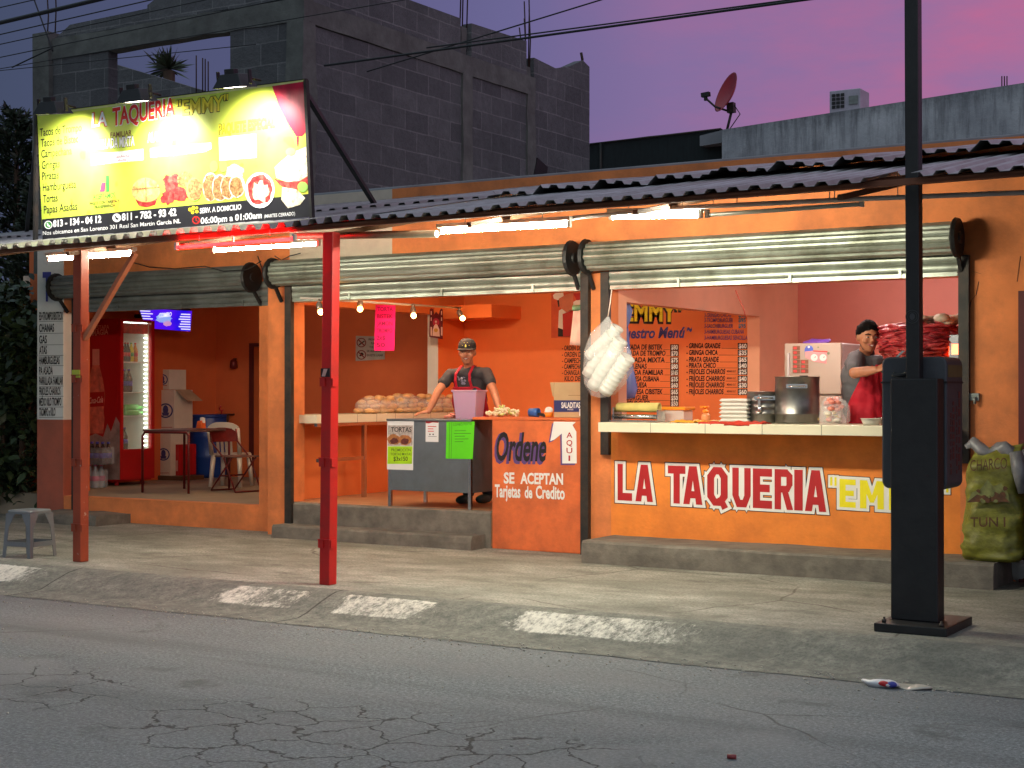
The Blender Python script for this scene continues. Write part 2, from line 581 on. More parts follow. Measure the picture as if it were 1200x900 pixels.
m, t, b = newmat("pavement_cement")
P, px_, py_ = pos_x(t)
n1 = nnoise(t, 2.0, 9, 0.74, stretch=(0.75, 1.25, 1)); n2 = nnoise(t, 0.8, 6, 0.68, stretch=(.7, 1.3, 1)); n3 = nnoise(t, 42, 5, 0.8)
col = nramp(t, n1, [(0.3, lin((84, 84, 79))), (0.46, lin((144, 143, 133))), (0.54, lin((162, 160, 150))), (0.7, lin((186, 184, 173)))])
col = nmix(t, nramp(t, n2, [(0.42, 0.0), (0.62, 0.7)]), col, lin((108, 110, 99)))
col = nmix(t, nramp(t, n3, [(0.38, 0.75), (0.55, 0.0)]), col, lin((84, 85, 76)))
gum = nnoise(t, 5.4, 3, 0.6)
col = nmix(t, nramp(t, gum, [(0.70, 0.0), (0.76, 0.6)]), col, lin((88, 84, 76)))
crk = crack_lines(t, P, 0.5, 0.008, 0.6)
col = nmix(t, nmath(t, 'MULTIPLY', crk, nramp(t, nnoise(t, 0.7, 2), [(0.42, 0.0), (0.55, 0.8)])), col, lin((70, 64, 56)))
t.links.new(col, b.inputs["Base Color"]); b.inputs["Roughness"].default_value = 0.85
nbump(t, b, n1, 0.5, 0.02); nbump(t, b, n3, 0.6, 0.008)
M_pave = m

m, t, b = newmat("kerb_concrete")
P, px_, py_ = pos_x(t)
n1 = nnoise(t, 9, 6, 0.7); n2 = nnoise(t, 1.4, 4, 0.6); n3 = nnoise(t, 16, 5, 0.85, stretch=(1.6, .7, 1.6))
gk = nnoise(t, 40, 5, .85)
col = nramp(t, n1, [(0.3, lin((92, 95, 90))), (0.7, lin((150, 152, 140)))])
col = nmix(t, nramp(t, n2, [(0.45, 0.0), (0.7, 0.6)]), col, lin((92, 95, 90)))
xm = nmath(t, 'DIVIDE', nmath(t, 'ADD', nmath(t, 'ADD', px_, 11.75), nmath(t, 'MULTIPLY', nnoise(t, 2.0, 4, .7), 0.5)), 10.0)     # -12..-2 -> 0..1
wm = nramp(t, xm, [(0.0, 1.0), (0.12, 0.95), (0.18, 0.1), (0.34, 0.1), (0.38, 0.75), (0.44, 0.7), (0.455, 0.05), (0.47, 0.05),
                   (0.485, 0.85), (0.55, 0.85), (0.58, 0.1), (0.62, 0.1), (0.65, 0.85), (0.73, 0.8), (0.80, 0.35), (0.85, 0.0), (1.0, 0.0)])
ym = nramp(t, nmath(t, 'SUBTRACT', py_, 8.6), [(0.47, 0.0), (0.52, 1.0), (0.80, 1.0), (0.83, 0.0)])
n4 = nnoise(t, 3.2, 5, 0.75)
col = nmix(t, nramp(t, gk, [(.38, .6), (.55, 0.0)]), col, lin((74, 76, 72)))
wf = nramp(t, nmath(t, 'ADD', nmath(t, 'MULTIPLY', nmath(t, 'MULTIPLY', wm, ym), 0.36), nmath(t, 'ADD', nmath(t, 'MULTIPLY', n4, 0.42), nmath(t, 'MULTIPLY', n3, 0.5))), [(0.68, 0.0), (0.80, 0.9)])
col = nmix(t, wf, col, lin((226, 224, 212)))
for jx in (-7.34, -10.2):
    j = nmath(t, 'ABSOLUTE', nmath(t, 'SUBTRACT', nmath(t, 'ADD', px_, nmath(t, 'MULTIPLY', n1, 0.02)), jx))
    col = nmix(t, nramp(t, j, [(0.006, 0.85), (0.012, 0.0)]), col, lin((44, 42, 38)))
t.links.new(col, b.inputs["Base Color"]); b.inputs["Roughness"].default_value = 0.85
nbump(t, b, n1, 0.9, 0.025); nbump(t, b, nnoise(t, 34, 5, .8), 0.7, 0.012)
M_kerb = m

mb = MB(); mb.quad((-400, -300, -0.17), (300, -300, -0.17), (300, 900, -0.17), (-400, 900, -0.17))
tag(mb.build("ground", mat("bare_earth", (96, 86, 72), 0.95, var=0.3, scale=0.8)), kind="structure")
mb = MB(); mb.quad((-120, -1.5, -0.15), (60, -1.5, -0.15), (60, 8.8, -0.15), (-120, 8.8, -0.15))
tag(mb.build("road", M_road), kind="structure")
# kerb with a worn sloping face and a gutter strip
prof = [(8.70, -0.146), (8.98, -0.143), (9.06, -0.128), (9.22, -0.07), (9.36, -0.022), (9.44, -0.004), (9.53, 0.001)]
mb = MB(); xs = [-40 + i * 0.12 for i in range(int(60 / 0.12))]
vs = []
for i, x in enumerate(xs):
    for j, (y, z) in enumerate(prof):
        q = mnoise.noise(Vector((x * 1.6, y * 3, 3.1))) * 0.02 + mnoise.noise(Vector((x * 6, y * 6, 1.1))) * 0.008
        vs.append((x, y + (q if 0 < j < 6 else (q * 1.5 if j == 0 else 0)), z + (q * 0.6 + mnoise.noise(Vector((x * 14, y * 14, 5.1))) * .006 if 0 < j < 6 else 0)))
n = len(prof)
mb.add(vs, [(i * n + j, (i + 1) * n + j, (i + 1) * n + j + 1, i * n + j + 1) for i in range(len(xs) - 1) for j in range(n - 1)], 0, True)
tag(mb.build("kerb", M_kerb), kind="structure")
mb = MB()
gx, gy = 160, 16
vs = [(-24 + 30 * i / gx, 9.53 + (17.0 - 9.53) * j / gy, (mnoise.noise(Vector((i * .31, j * .8, 0))) * 0.006 if 0 < j else 0)) for j in range(gy + 1) for i in range(gx + 1)]
mb.add(vs, [(j * (gx + 1) + i, j * (gx + 1) + i + 1, (j + 1) * (gx + 1) + i + 1, (j + 1) * (gx + 1) + i) for j in range(gy) for i in range(gx)], 0, True)
tag(mb.build("pavement", M_pave), kind="structure")

# ================================================================== the taqueria
bld = thing("taqueria_building", "orange one-storey taqueria with three rolled-up shutters and a painted shopfront", "building", (-7, 12.8, 0))
YF = 12.8
# facade wall, one body
mb = MB()
T = 0.15
def wallbox(x0, x1, z0, z1, y=YF, mi=0): mb.box(x0, x1, y, y + T, z0, z1, mi)
mb.box(-14.32, -10.9, 13.05, 13.2, 0.0, 0.28)             # left sill
mb.box(-11.24, -10.9, 13.05, 13.2, 0.28, 2.5)             # left jamb pier
mb.box(-14.32, -10.9, 13.05, 13.2, 2.5, 3.62)             # above left shutter
mb.box(-10.9, -10.6, YF, 13.05, 0.0, 3.62)                # pillar between left and middle
mb.box(-10.6, -9.25, YF, YF + T, 2.5, 3.62, 1)            # above middle shutter, cream patch
mb.box(-9.25, -7.01, YF, YF + T, 2.5, 3.62)
mb.box(-7.01, -6.72, YF, YF + T, 0.0, 3.62)               # pillar middle/right
mb.box(-6.72, -3.46, YF, YF + T, 2.5, 3.62)
mb.box(-3.46, -2.62, YF, YF + T, 0.0, 3.62)               # right pier
mb.box(-2.62, 1.5, YF, YF + T, 2.35, 3.62)
mb.box(-1.6, 1.5, YF, YF + T, 0.0, 2.35)
mb.build("facade_wall", [M_or, M_cream], bld)
mb = MB(); mb.box(-6.72, -3.46, YF, YF + T, 0.0, 1.17)
mb.build("counter_wall", M_or_low, bld)
mb = MB(); mb.box(-8.04, -7.01, YF, 13.35, 0.0, 1.262)
ow = mb.build("order_counter", M_or_deep, bld, bevel=0.008)
mb = MB(); mb.box(-8.27, -7.012, YF - 0.004, 13.36, 1.264, 1.29)
mb.build("counter_top", M_or_deep, ow, bevel=0.005)
mb = MB(); mb.box(-8.10, -8.043, 12.95, 13.35, 0.362, 1.258)
mb.build("shade_board", M_shade, ow)  # dark board whose brown stands in for the interior shade beside the counter
# white corner column at the left with the painted price list
mb = MB(); mb.box(-14.78, -14.325, 13.045, 13.25, 1.2, 3.4, 0)
mb.box(-14.78, -14.325, 13.045, 13.25, 0.0, 1.2, 1)
lc = mb.build("corner_column", [M_white, M_salmon], bld)
# parapet and coping
mb = MB(); mb.box(-10.6, 1.5, 12.97, 13.2, 2.95, 3.52)
mb.build("parapet", M_or, bld)
mb = MB(); mb.box(-10.5, 1.5, 12.9, 13.25, 3.625, 3.66)
mb.build("coping", M_grey, bld, bevel=0.01)
# slabs and inner walls
mb = MB()
mb.box(-15.75, -10.905, 13.2, 17.3, 0.02, 0.278)
mb.box(-15.75, -14.33, 13.2, 13.3, 0.0, 0.02)
mb.build("dining_floor", M_floor, bld)
mb = MB(); mb.box(-10.6, -8.045, YF, 13.05, 0.02, 0.358); mb.box(-10.74, -6.88, 13.06, 16.44, 0.02, 0.359); mb.box(-8.04, -7.02, 13.36, 13.4, 0.1, 0.2)
mb.build("kitchen_floor", mat("floor_tile_warm", (176, 132, 96), 0.5, var=0.12, scale=3), bld)
mb = MB(); mb.box(-6.70, -2.5, 12.96, 17.65, 0.02, 0.36)
mb.build("grill_floor", M_floor, bld)
mb = MB()
mb.box(-15.9, -15.75, 13.9, 17.45, 0.0, 3.5)
mb.box(-15.75, -14.78, 13.78, 13.9, 0.0, 3.5)
mb.box(-15.75, -15.0, 17.3, 17.45, 0.0, 3.5)
mb.box(-15.0, -14.2, 17.3, 17.45, 2.2, 3.5)
mb.box(-14.2, -10.9, 17.3, 17.45, 0.0, 3.5)
mb.build("dining_wall", mat("dining_orange_paint", (206, 104, 56), 0.75, var=0.08, scale=2, bump=0.12, bscale=40), bld)
mb = MB(); mb.box(-15.0, -14.2, 17.45, 17.5, 0.28, 2.2)
dr = mb.build("back_door", mat("black_door", (22, 22, 24), 0.6), bld)
mb = MB(); mb.box(-15.07, -15.0, 17.27, 17.3, 0.28, 2.25); mb.box(-15.0, -14.2, 17.27, 17.3, 2.2, 2.25)
mb.build("frame", mat("dark_red_paint", (84, 24, 20), 0.6), dr)
mb = MB()
mb.box(-10.9, -10.75, 13.06, 15.85, 0.0, 1.17); mb.box(-10.9, -10.75, 13.06, 15.85, 2.5, 2.9)
mb.box(-10.9, -10.75, 15.85, 16.44, 0.0, 2.9); mb.box(-10.9, -10.75, 13.05, 13.06, 0.0, 2.9)
mb.box(-10.9, -10.75, 16.44, 17.3, 0.0, 2.9)
pl_ = mb.build("left_partition", M_or_in, bld)
mb = MB(); mb.box(-10.898, -10.748, 15.835, 15.85, 1.3, 2.5)
mb.build("jamb", M_white, pl_)
mb = MB()
mb.box(-6.87, -6.72, 12.95, 13.12, 0.0, 2.9); mb.box(-6.87, -6.72, 13.12, 16.44, 0.0, 1.15)
mb.box(-6.87, -6.72, 13.12, 16.44, 2.4, 2.9); mb.box(-6.87, -6.72, 16.44, 17.65, 0.0, 2.9)
mb.build("right_partition", M_peach, bld)
mb = MB(); mb.box(-10.75, -6.87, 16.44, 16.6, 0.0, 2.9)
mw = mb.build("menu_wall", M_or_in, bld)
mb = MB(); mb.box(-6.87, -2.4, 17.65, 17.8, 0.0, 2.9); mb.box(-2.5, -2.4, 12.95, 17.65, 0.0, 2.9)
mb.build("grill_wall", mat("rose_orange_paint", (210, 126, 106), 0.7, var=0.06, scale=2, bump=0.12, bscale=40), bld)
mb = MB(); mb.box(-14.78, -2.4, 13.21, 17.8, 2.9, 3.05); mb.box(-15.9, -14.78, 13.8, 17.8, 2.9, 3.05)
mb.build("ceiling", mat("ceiling_paint", (206, 180, 160), 0.8), bld)
mb = MB(); mb.box(-10.74, -9.9, 15.75, 16.44, 2.44, 2.6)
mb.build("shadow_slab", M_or_in, bld)  # slab added to throw a shadow on the menu wall
# steps and plinth
def rough_block(x0, x1, y0, y1, z0, z1, amp=0.012, nx=30):
    mb = MB()
    prof = [(y0, z0), (y0, (z0 + z1) / 2), (y0 + 0.004, z1 - 0.02), (y0 + 0.02, z1), ((y0 + y1) / 2, z1), (y1, z1)]
    vs = []
    for i in range(nx + 1):
        x = x0 + (x1 - x0) * i / nx
        for j, (y, z) in enumerate(prof):
            q = mnoise.noise(Vector((x * 2.3, z * 7, y * 5))) + 0.5 * mnoise.noise(Vector((x * 9, z * 14, y * 9)))
            vs.append((x, y + (q * amp if j < 4 else 0), z + (q * amp * 0.7 if 2 <= j else 0)))
    k = len(prof)
    fs = [(i * k + j, (i + 1) * k + j, (i + 1) * k + j + 1, i * k + j + 1) for i in range(nx) for j in range(k - 1)]
    mb.add(vs, fs)
    for i in (0, nx):
        e = [i * k + j for j in range(k)]
        o = len(mb.v)
        mb.add([mb.v[q] for q in e] + [(vs[i * k][0], y1, z0)], [tuple(range(k + 1))])
    return mb
rough_block(-6.68, -3.03, 12.15, 12.8, 0.0, 0.2).build("plinth", M_conc, bld)
rough_block(-10.62, -8.11, 12.53, 12.8, 0.0, 0.135).build("step", M_conc, bld)
rough_block(-10.595, -8.047, 12.785, 12.86, 0.0, 0.362, 0.008).build("step", M_conc, bld)
rough_block(-14.33, -13.2, 12.5, 13.05, 0.0, 0.115, 0.02).build("step", M_conc, bld)
# tiled serving counter
mb = MB(); x = -6.64
mb.box(-6.645, -3.46, 12.4, 12.797, 1.175, 1.262)
mb.box(-6.645, -3.46, 12.797, 13.1, 1.177, 1.262)
sc_ = mb.build("serving_counter", M_tile, bld, bevel=0.004)
mb = MB()
for k in range(1, 6):
    xx = -6.645 + 0.533 * k
    mb.box(xx - 0.002, xx + 0.002, 12.3985, 12.9, 1.1735, 1.2635)
mb.build("grout", M_cut, sc_)
# back counter along the left partition
mb = MB(); mb.box(-10.95, -10.36, 12.96, 15.84, 1.2, 1.29)
bc = mb.build("side_counter", M_tile, bld, bevel=0.004)
mb = MB()
for k in range(1, 8):
    yy = 12.96 + 0.36 * k
    mb.box(-10.9, -10.3585, yy - 0.002, yy + 0.002, 1.1985, 1.2915)
mb.build("grout", M_cut, bc)
mb = MB()
lg = on_z(438, 583, 0.36)
mb.box(-10.40, -10.36, 12.97, 15.8, 1.165, 1.198)
mb.bar((-10.38, lg.y, 0.36), (-10.38, lg.y, 1.17), 0.022)
mb.bar((-10.38, 13.0, 0.80), (-10.38, lg.y - 0.02, 0.80), 0.018)
mb.build("leg_frame", M_steel, bc)
# next door's frame at the right edge
mb = MB(); mb.box(-2.98, -2.9, 12.76, 12.8, 0.0, 2.36); mb.box(-2.9, -1.6, 12.78, 12.8, 2.3, 2.36)
nd = mb.build("side_door", mat("maroon_door_paint", (88, 22, 24), 0.5), bld)
mb = MB(); mb.box(-2.9, -1.6, 12.785, 12.83, 0.0, 2.3)
mb.build("door_leaf", mat("maroon_door_leaf", (120, 40, 44), 0.5), nd)
mb = MB(); mb.box(-3.4, -3.3, 12.77, 12.8, 1.47, 1.53); mb.tube([(-3.33, 12.76, 1.44), (-3.33, 12.76, 1.5)], 0.012)
mb.build("latch", M_galvdull, bld)
# shutters
def shutter(x0, x1, y, zc, zb, m, xg0, xg1, yg, r=0.125, gz=0.0, galv_ends=True):
    mb = MB()
    prof = []
    n = 48
    vs = []
    for k in range(n):
        a = 2 * math.pi * k / n
        rr = r + (0.009, 0.011, 0.006, -0.006)[k % 4]
        vs.append((math.cos(a) * rr, math.sin(a) * rr))
    o = [(x, y + p[0], zc + p[1]) for x in (x0, x1) for p in vs]
    mb.add(o, [(k, (k + 1) % n, (k + 1) % n + n, k + n) for k in range(n)], 0, False)
    mb.poly([o[k] for k in range(n)]); mb.poly([o[n + k] for k in range(n)])
    s = mb.build("roller_shutter", m, bld)
    mb = MB()
    zt = zc - 0.03
    k = 3
    h = (zt - zb - 0.035) / k
    for i in range(k):                                     # curved slats still hanging out
        z0 = zt - h * (i + 1)
        pr = [(0.0, 0.0), (-0.012, h * .2), (-0.016, h * .5), (-0.012, h * .8), (0.0, h)]
        vv = [(x, yg + a_, z0 + b_) for x in (xg0, xg1) for a_, b_ in pr]
        mb.add(vv, [(j, j + 1, j + 6, j + 5) for j in range(4)], 0, True)
    mb.box(xg0 + 0.01, xg1 - 0.01, yg - 0.018, yg + 0.012, zb, zb + 0.035)
    for fx in (0.22, 0.55, 0.85):
        xx = xg0 + (xg1 - xg0) * fx
        mb.box(xx - 0.012, xx + 0.012, yg - 0.03, yg - 0.019, zb, zb + 0.07)
    mb.build("curtain", m, s)
    for xe in (x0 - 0.03, x1 + 0.03):
        mb = MB()
        mb.lathe((xe - 0.02, y, zc), [(r + 0.035, 0), (r + 0.045, 0.012), (r + 0.035, 0.04)], 18, axis=(1, 0, 0), smooth=False)
        mb.lathe((xe - 0.035, y, zc), [(0.05, 0), (0.05, 0.075)], 10, axis=(1, 0, 0))
        mb.bar((xe, y + 0.02, zc - r), (xe, yg, zc - r - 0.17), 0.015)
        mb.build("end_plate", M_black, s)
    for xg in (xg0, xg1):
        mb = MB()
        w = 0.042
        d = -1 if xg == xg0 else 1
        xa, xb = sorted((xg, xg + d * 0.085))
        mb.box(xa, xb, yg - 0.03, YF if yg < 12.81 else 13.05, gz, zb + 0.17)
        mb.build("guide_rail", M_dark, s)
    return s
s3 = shutter(-6.86, -3.47, 12.64, 2.805, 2.50, M_galv, -6.72, -3.46, 12.775, gz=0.95)
s2 = shutter(-10.66, -7.08, 12.64, 2.80, 2.50, M_galv, -10.54, -7.02, 12.775, gz=0.0)
s1 = shutter(-14.2, -11.22, 12.86, 2.79, 2.49, M_galvdull, -14.05, -10.985, 13.03, gz=0.0)
s1["label"] = "dull grey shutter rolled up over the dining room"
s2["label"] = "shutter rolled up over the order counter"
s3["label"] = "bright shutter rolled up over the serving counter"

# ---- painted lettering on the front
F = wall_y(YF - 0.002)
mb = MB()
def rc(a, b_, c, d): return [(a, b_), (c, b_), (c, d), (a, d)]
def mir(q): return [(1 - u_, v_) for u_, v_ in q][::-1]
OUT = [(.30, 0), (.70, 0), (1, .22), (1, .78), (.70, 1), (.30, 1), (0, .78), (0, .22)]
INN = [(.44, .19), (.56, .19), (.66, .29), (.66, .71), (.56, .81), (.44, .81), (.34, .71), (.34, .29)]
ringq = [[OUT[i], OUT[(i + 1) % 8], INN[(i + 1) % 8], INN[i]] for i in range(8)]
ul = [(0, .3), (.24, 0), (.44, .19), (.35, .3)]
al = [(0, 0), (.33, 0), (.60, 1), (.30, 1)]; ml = [(.03, 1), (.30, 1), (.60, .22), (.42, .22)]; yl = [(0, 1), (.35, 1), (.64, .46), (.34, .40)]
GL = {"L": [rc(0, 0, .36, 1), rc(0, 0, 1, .21)], "A": [al, mir(al), rc(.2, .16, .8, .35)], "T": [rc(0, .79, 1, 1), rc(.32, 0, .68, 1)], "O": ringq,
      "Q": ringq + [[(.5, .2), (.72, .26), (1.02, -.02), (.74, -.10)]], "U": [rc(0, .29, .35, 1), rc(.65, .29, 1, 1), ul, mir(ul), [(.24, 0), (.76, 0), (.56, .19), (.44, .19)]],
      "E": [rc(0, 0, .38, 1), rc(0, .80, 1, 1), rc(0, .41, .88, .60), rc(0, 0, 1, .20)],
      "R": [rc(0, 0, .36, 1), rc(0, .81, .74, 1), [(.70, 1), (1, .86), (1, .60), (.66, .60), (.66, .86)], [(.66, .62), (1, .62), (.80, .44), (.5, .44)], rc(.3, .42, .74, .59), [(.40, .46), (.74, .46), (1.04, 0), (.68, 0)]],
      "I": [rc(0, 0, 1, 1)], "M": [rc(0, 0, .27, 1), rc(.73, 0, 1, 1), ml, mir(ml)], "Y": [yl, mir(yl), rc(.33, 0, .67, .52)]}
def grown(pts, r):
    """push every edge of a convex outline outwards by r"""
    n = len(pts); ar = sum(pts[i][0] * pts[(i + 1) % n][1] - pts[(i + 1) % n][0] * pts[i][1] for i in range(n))
    if ar < 0: pts = pts[::-1]
    L_ = []
    for i in range(n):
        (ax_, ay_), (bx_, by_) = pts[i], pts[(i + 1) % n]
        d = math.hypot(bx_ - ax_, by_ - ay_); nx_, ny_ = (by_ - ay_) / d, -(bx_ - ax_) / d
        L_.append((nx_, ny_, nx_ * ax_ + ny_ * ay_ + r))
    out = []
    for i in range(n):
        a1, b1, c1 = L_[i - 1]; a2, b2, c2 = L_[i]
        det = a1 * b2 - a2 * b1
        if abs(det) < 1e-6: out.append((pts[i][0] + a2 * r, pts[i][1] + b2 * r)); continue
        x_, y_ = (c1 * b2 - c2 * b1) / det, (a1 * c2 - a2 * c1) / det
        dx_, dy_ = x_ - pts[i][0], y_ - pts[i][1]; dl = math.hypot(dx_, dy_)
        if dl > 1.8 * r > 0: x_, y_ = pts[i][0] + dx_ / dl * 1.8 * r, pts[i][1] + dy_ / dl * 1.8 * r
        out.append((x_, y_))
    return out
_k = [0]
def block(ch, x0, x1, yb0, yb1, h0, h1, red, w=3.3):
    """one heavy sign-writer's letter with a white and a black outline, painted on the wall"""
    for off, r, mi in ((0.001, w + .8, 0), (0.003, w, 1), (0.005, 0, red)):
        for q in GL[ch]:
            P_ = [(x0 + (x1 - x0) * u_, (yb0 + (yb1 - yb0) * u_) - (h0 + (h1 - h0) * u_) * v_) for u_, v_ in q]
            if r: P_ = grown(P_, r)
            _k[0] += 1
            patch(mb, P_, F, off + (_k[0] % 40) * .00004, mi)
def base_y(x): return 586 + (x - 723) * (600 - 586) / (968 - 723)
def top_y(x): return 543.5 + (x - 723) * (551.5 - 543.5) / (968 - 723)
for ch, a, e in (("L", 724, 741), ("A", 745, 765.5), ("T", 783, 803.5), ("A", 801, 823.5), ("Q", 829, 853), ("U", 858.5, 880), ("E", 882.5, 905),
                 ("R", 908, 929), ("I", 931, 941), ("A", 943.5, 968.5)):
    block(ch, a, e, base_y(a), base_y(e), base_y(a) - top_y(a), base_y(e) - top_y(e), 2)
for ch, a, e in (("E", 984, 1003), ("M", 1008, 1036), ("M", 1042, 1072), ("Y", 1076, 1099)):
    block(ch, a, e, 594 + (a - 984) * .06, 594 + (e - 984) * .06, 33, 33, 3)
for a in (973, 978, 1103, 1109):
    block("I", a, a + 2.6, 569 + (a - 973) * .06, 569 + (a - 973) * .06, 10, 10, 3, 2.4)
mb.build("shop_lettering", [M_tblack, M_twhite, M_tred, M_tyel], bld)

mb = MB()
text(mb, "Ordene", (579.5, 541), (638, 542), 32, F, 0.001, 1, 0.05, 0.25)
text(mb, "Ordene", (582, 539), (640.5, 540), 32, F, 0.003, 0, 0.02, 0.25)
dx = 7
arrow = [(649, 494), (675, 494.5), (671, 498), (675.5, 506), (676, 543), (659, 543), (658.5, 508), (650, 515), (645, 517), (649, 494)][:-1]
patch(mb, [(x - 2, y + 2) for x, y in arrow], F, 0.001, 1)
patch(mb, arrow, F, 0.0025, 2)
for ch, y in (("A", 513), ("Q", 522), ("U", 531), ("I", 540)):
    text(mb, ch, (664 if ch != "I" else 666.4, y), (671 if ch != "I" else 668.4, y), 6.2, F, 0.004, 3, 0.015)
text(mb, "SE", (590.5, 566), (603, 566.3), 12, F, 0.0025, 2, 0.035)
text(mb, "ACEPTAN", (610, 566.5), (660, 567.5), 12, F, 0.0025, 2, 0.035)
text(mb, "Tarjetas", (580, 582), (610, 583), 14, F, 0.0025, 2, 0.03)
text(mb, "de", (615, 583), (624, 583.5), 13, F, 0.0025, 2, 0.03)
text(mb, "Credito", (628, 583.5), (662, 585), 14, F, 0.0025, 2, 0.03)
mb.build("order_here_lettering", [M_tblack, M_tpur, M_twhite, M_tred], ow)

# price list on the corner column
G = wall_y(13.043)
mb = MB()
for s, y, x1 in (("ES+TROMPO/BISTECK", 375, 74), ("CHANAS", 389, 63.5), ("GAS", 402.5, 55), ("ATAS", 415, 55), ("HAMBURGUESAS", 427, 70), ("PA ASADA", 439, 62),
                 ("PARRILLADA FAMILIAR", 451, 74), ("FRIJOLES CHARROS", 463, 71), ("MEDIO KILO TROMPO", 475.5, 72), ("TROMPO x KILO", 487.5, 65)):
    text(mb, s, (46, y), (x1, y - 0.4), 9.0, G, 0.0015, 0, 0.02)
    patch(mb, [(46, y + 2.0), (74.5, y + 1.6), (74.5, y + 1.2), (46, y + 1.6)], G, 0.001, 0)
text(mb, "T", (50, 352), (60, 352), 32, G, 0.0015, 1, 0.03)
mb.build("price_list", [M_tblack, M_tblue], lc)

# the menu painted on the back wall
Mw = wall_y(16.438)
mb = MB()
text(mb, "\"EMMY\"", (724, 376.5), (799, 377.5), 20, Mw, 0.001, 0, 0.09)
text(mb, "\"EMMY\"", (724, 375.5), (799, 376.5), 20, Mw, 0.003, 4, 0.03)
text(mb, "Nuestro Menú", (722, 396.5), (803, 395.5), 12, Mw, 0.002, 2, 0.03, 0.25)
text(mb, "~", (805, 394), (811, 394), 20, Mw, 0.002, 2, 0.02)
MENU_M = [M_tblack, M_twhite, M_tblue, M_tpur, M_tyel, mat('teal_lettering', (40, 120, 150), .7)]
mb.build('menu_heading', MENU_M, mw); mb = MB()
L = [("PAPA ASADA DE BISTEK", "$80"), ("PAPA ASADA DE TROMPO", "$70"), ("PAPA ASADA MIXTA", "$75"), ("PAPAS LLENAS", "$80"), ("PARRILLADA FAMILIAR", "$165"),
     ("HAMBURGUESA CUBANA", "$35"), ("HAMBURGUESA", "$60"), ("HAMBURGUESA C/BISTEK", "$65"), ("MEGABURGUER", "$50"), ("SALCHIBURGUER", "$50")]
ys = [409.5, 416.7, 424.6, 432, 439.2, 446.8, 454, 461.8, 469, 475.5]
x1s = [776.5, 780, 779, 758, 777.5, 772.5, 758, 776.5, 760, 762]
def price(x0, x1, y, s):
    patch(mb, [(x0, y + 1), (x1, y + 1), (x1, y - 6), (x0, y - 6)], Mw, 0.0015, 0)
    text(mb, s, (x0 + 1.2, y), (x1 - 1, y), 5, Mw, 0.003, 1, 0.03)
for (s, p), y, x1 in zip(L, ys, x1s):
    x0 = {758: 722}.get(x1, 719)
    text(mb, s, (x0, y), (x1, y), 5.6, Mw, 0.002, 0, 0.03, 0.12)
    patch(mb, [(x1 + 1, y + .4), (785, y + .4), (785, y), (x1 + 1, y)], Mw, 0.001, 0)
    price(785.4, 795.4, y, p)
R = [("- GRINGA GRANDE", "$60"), ("- GRINGA CHICA", "$35"), ("- PIRATA GRANDE", "$65"), ("- PIRATA CHICO", "$40"), ("- FRIJOLES CHARROS", "$25"),
     ("- FRIJOLES CHARROS", "$40"), ("- FRIJOLES CHARROS", "$30"), ("- FRIJOLES CHARROS", "$60")]
ys = [408, 415.9, 424, 431, 438.3, 446.4, 453.9, 461.8]
x1s = [844.5, 841, 842.5, 839, 850, 849.5, 849, 848]
for (s, p), y, x1 in zip(R, ys, x1s):
    text(mb, s, (804.5, y), (x1, y), 5.6, Mw, 0.002, 0, 0.03, 0.12)
    patch(mb, [(x1 + 1, y + .4), (864, y + .4), (864, y), (x1 + 1, y)], Mw, 0.001, 0)
    price(864.6, 876, y, p)
    if "FRIJ" in s:
        text(mb, "MEDIANO 1/2 LT.", (852, y - 2.2), (862.5, y - 2.2), 2, Mw, 0.002, 0, 0.02)
mb.build('menu_prices', MENU_M, mw); mb = MB()
for s, y, x1 in (("3-GRINGAS CHICAS", 371.8, 857), ("3-TROMPOBURGUER", 377.6, 859), ("3-SALCHIBURGUER", 384.2, 859), ("3-HAMBURGUESAS CUBANA", 391, 872), ("3-HAMBURGUESAS SENCILLA", 398, 876)):
    text(mb, s, (825.5, y), (x1, y), 4.6, Mw, 0.002, 3, 0.02, 0.1)
    if x1 < 860:
        text(mb, "$95", (865.5, y), (874, y), 4.6, Mw, 0.002, 5, 0.03)
mb.build('combo_list', MENU_M, mw); mb = MB()
for s, y, x1 in (("- ORDEN DE TROMPO", 410.5, 699), ("- ORDEN DE BISTEK", 418, 698), ("- CAMPECHANA", 425.3, 690), ("- CAMPECHANA GRANDE", 432.3, 704), ("- CHANGLA DE TROMPO", 439.3, 702), ("KILO DE TROMPO", 446.4, 702)):
    text(mb, s, (658.7 if s[0] == "-" else 661.5, y), (x1, y), 5.4, Mw, 0.002, 0, 0.025, 0.12)
mb.build("order_list", MENU_M, mw)

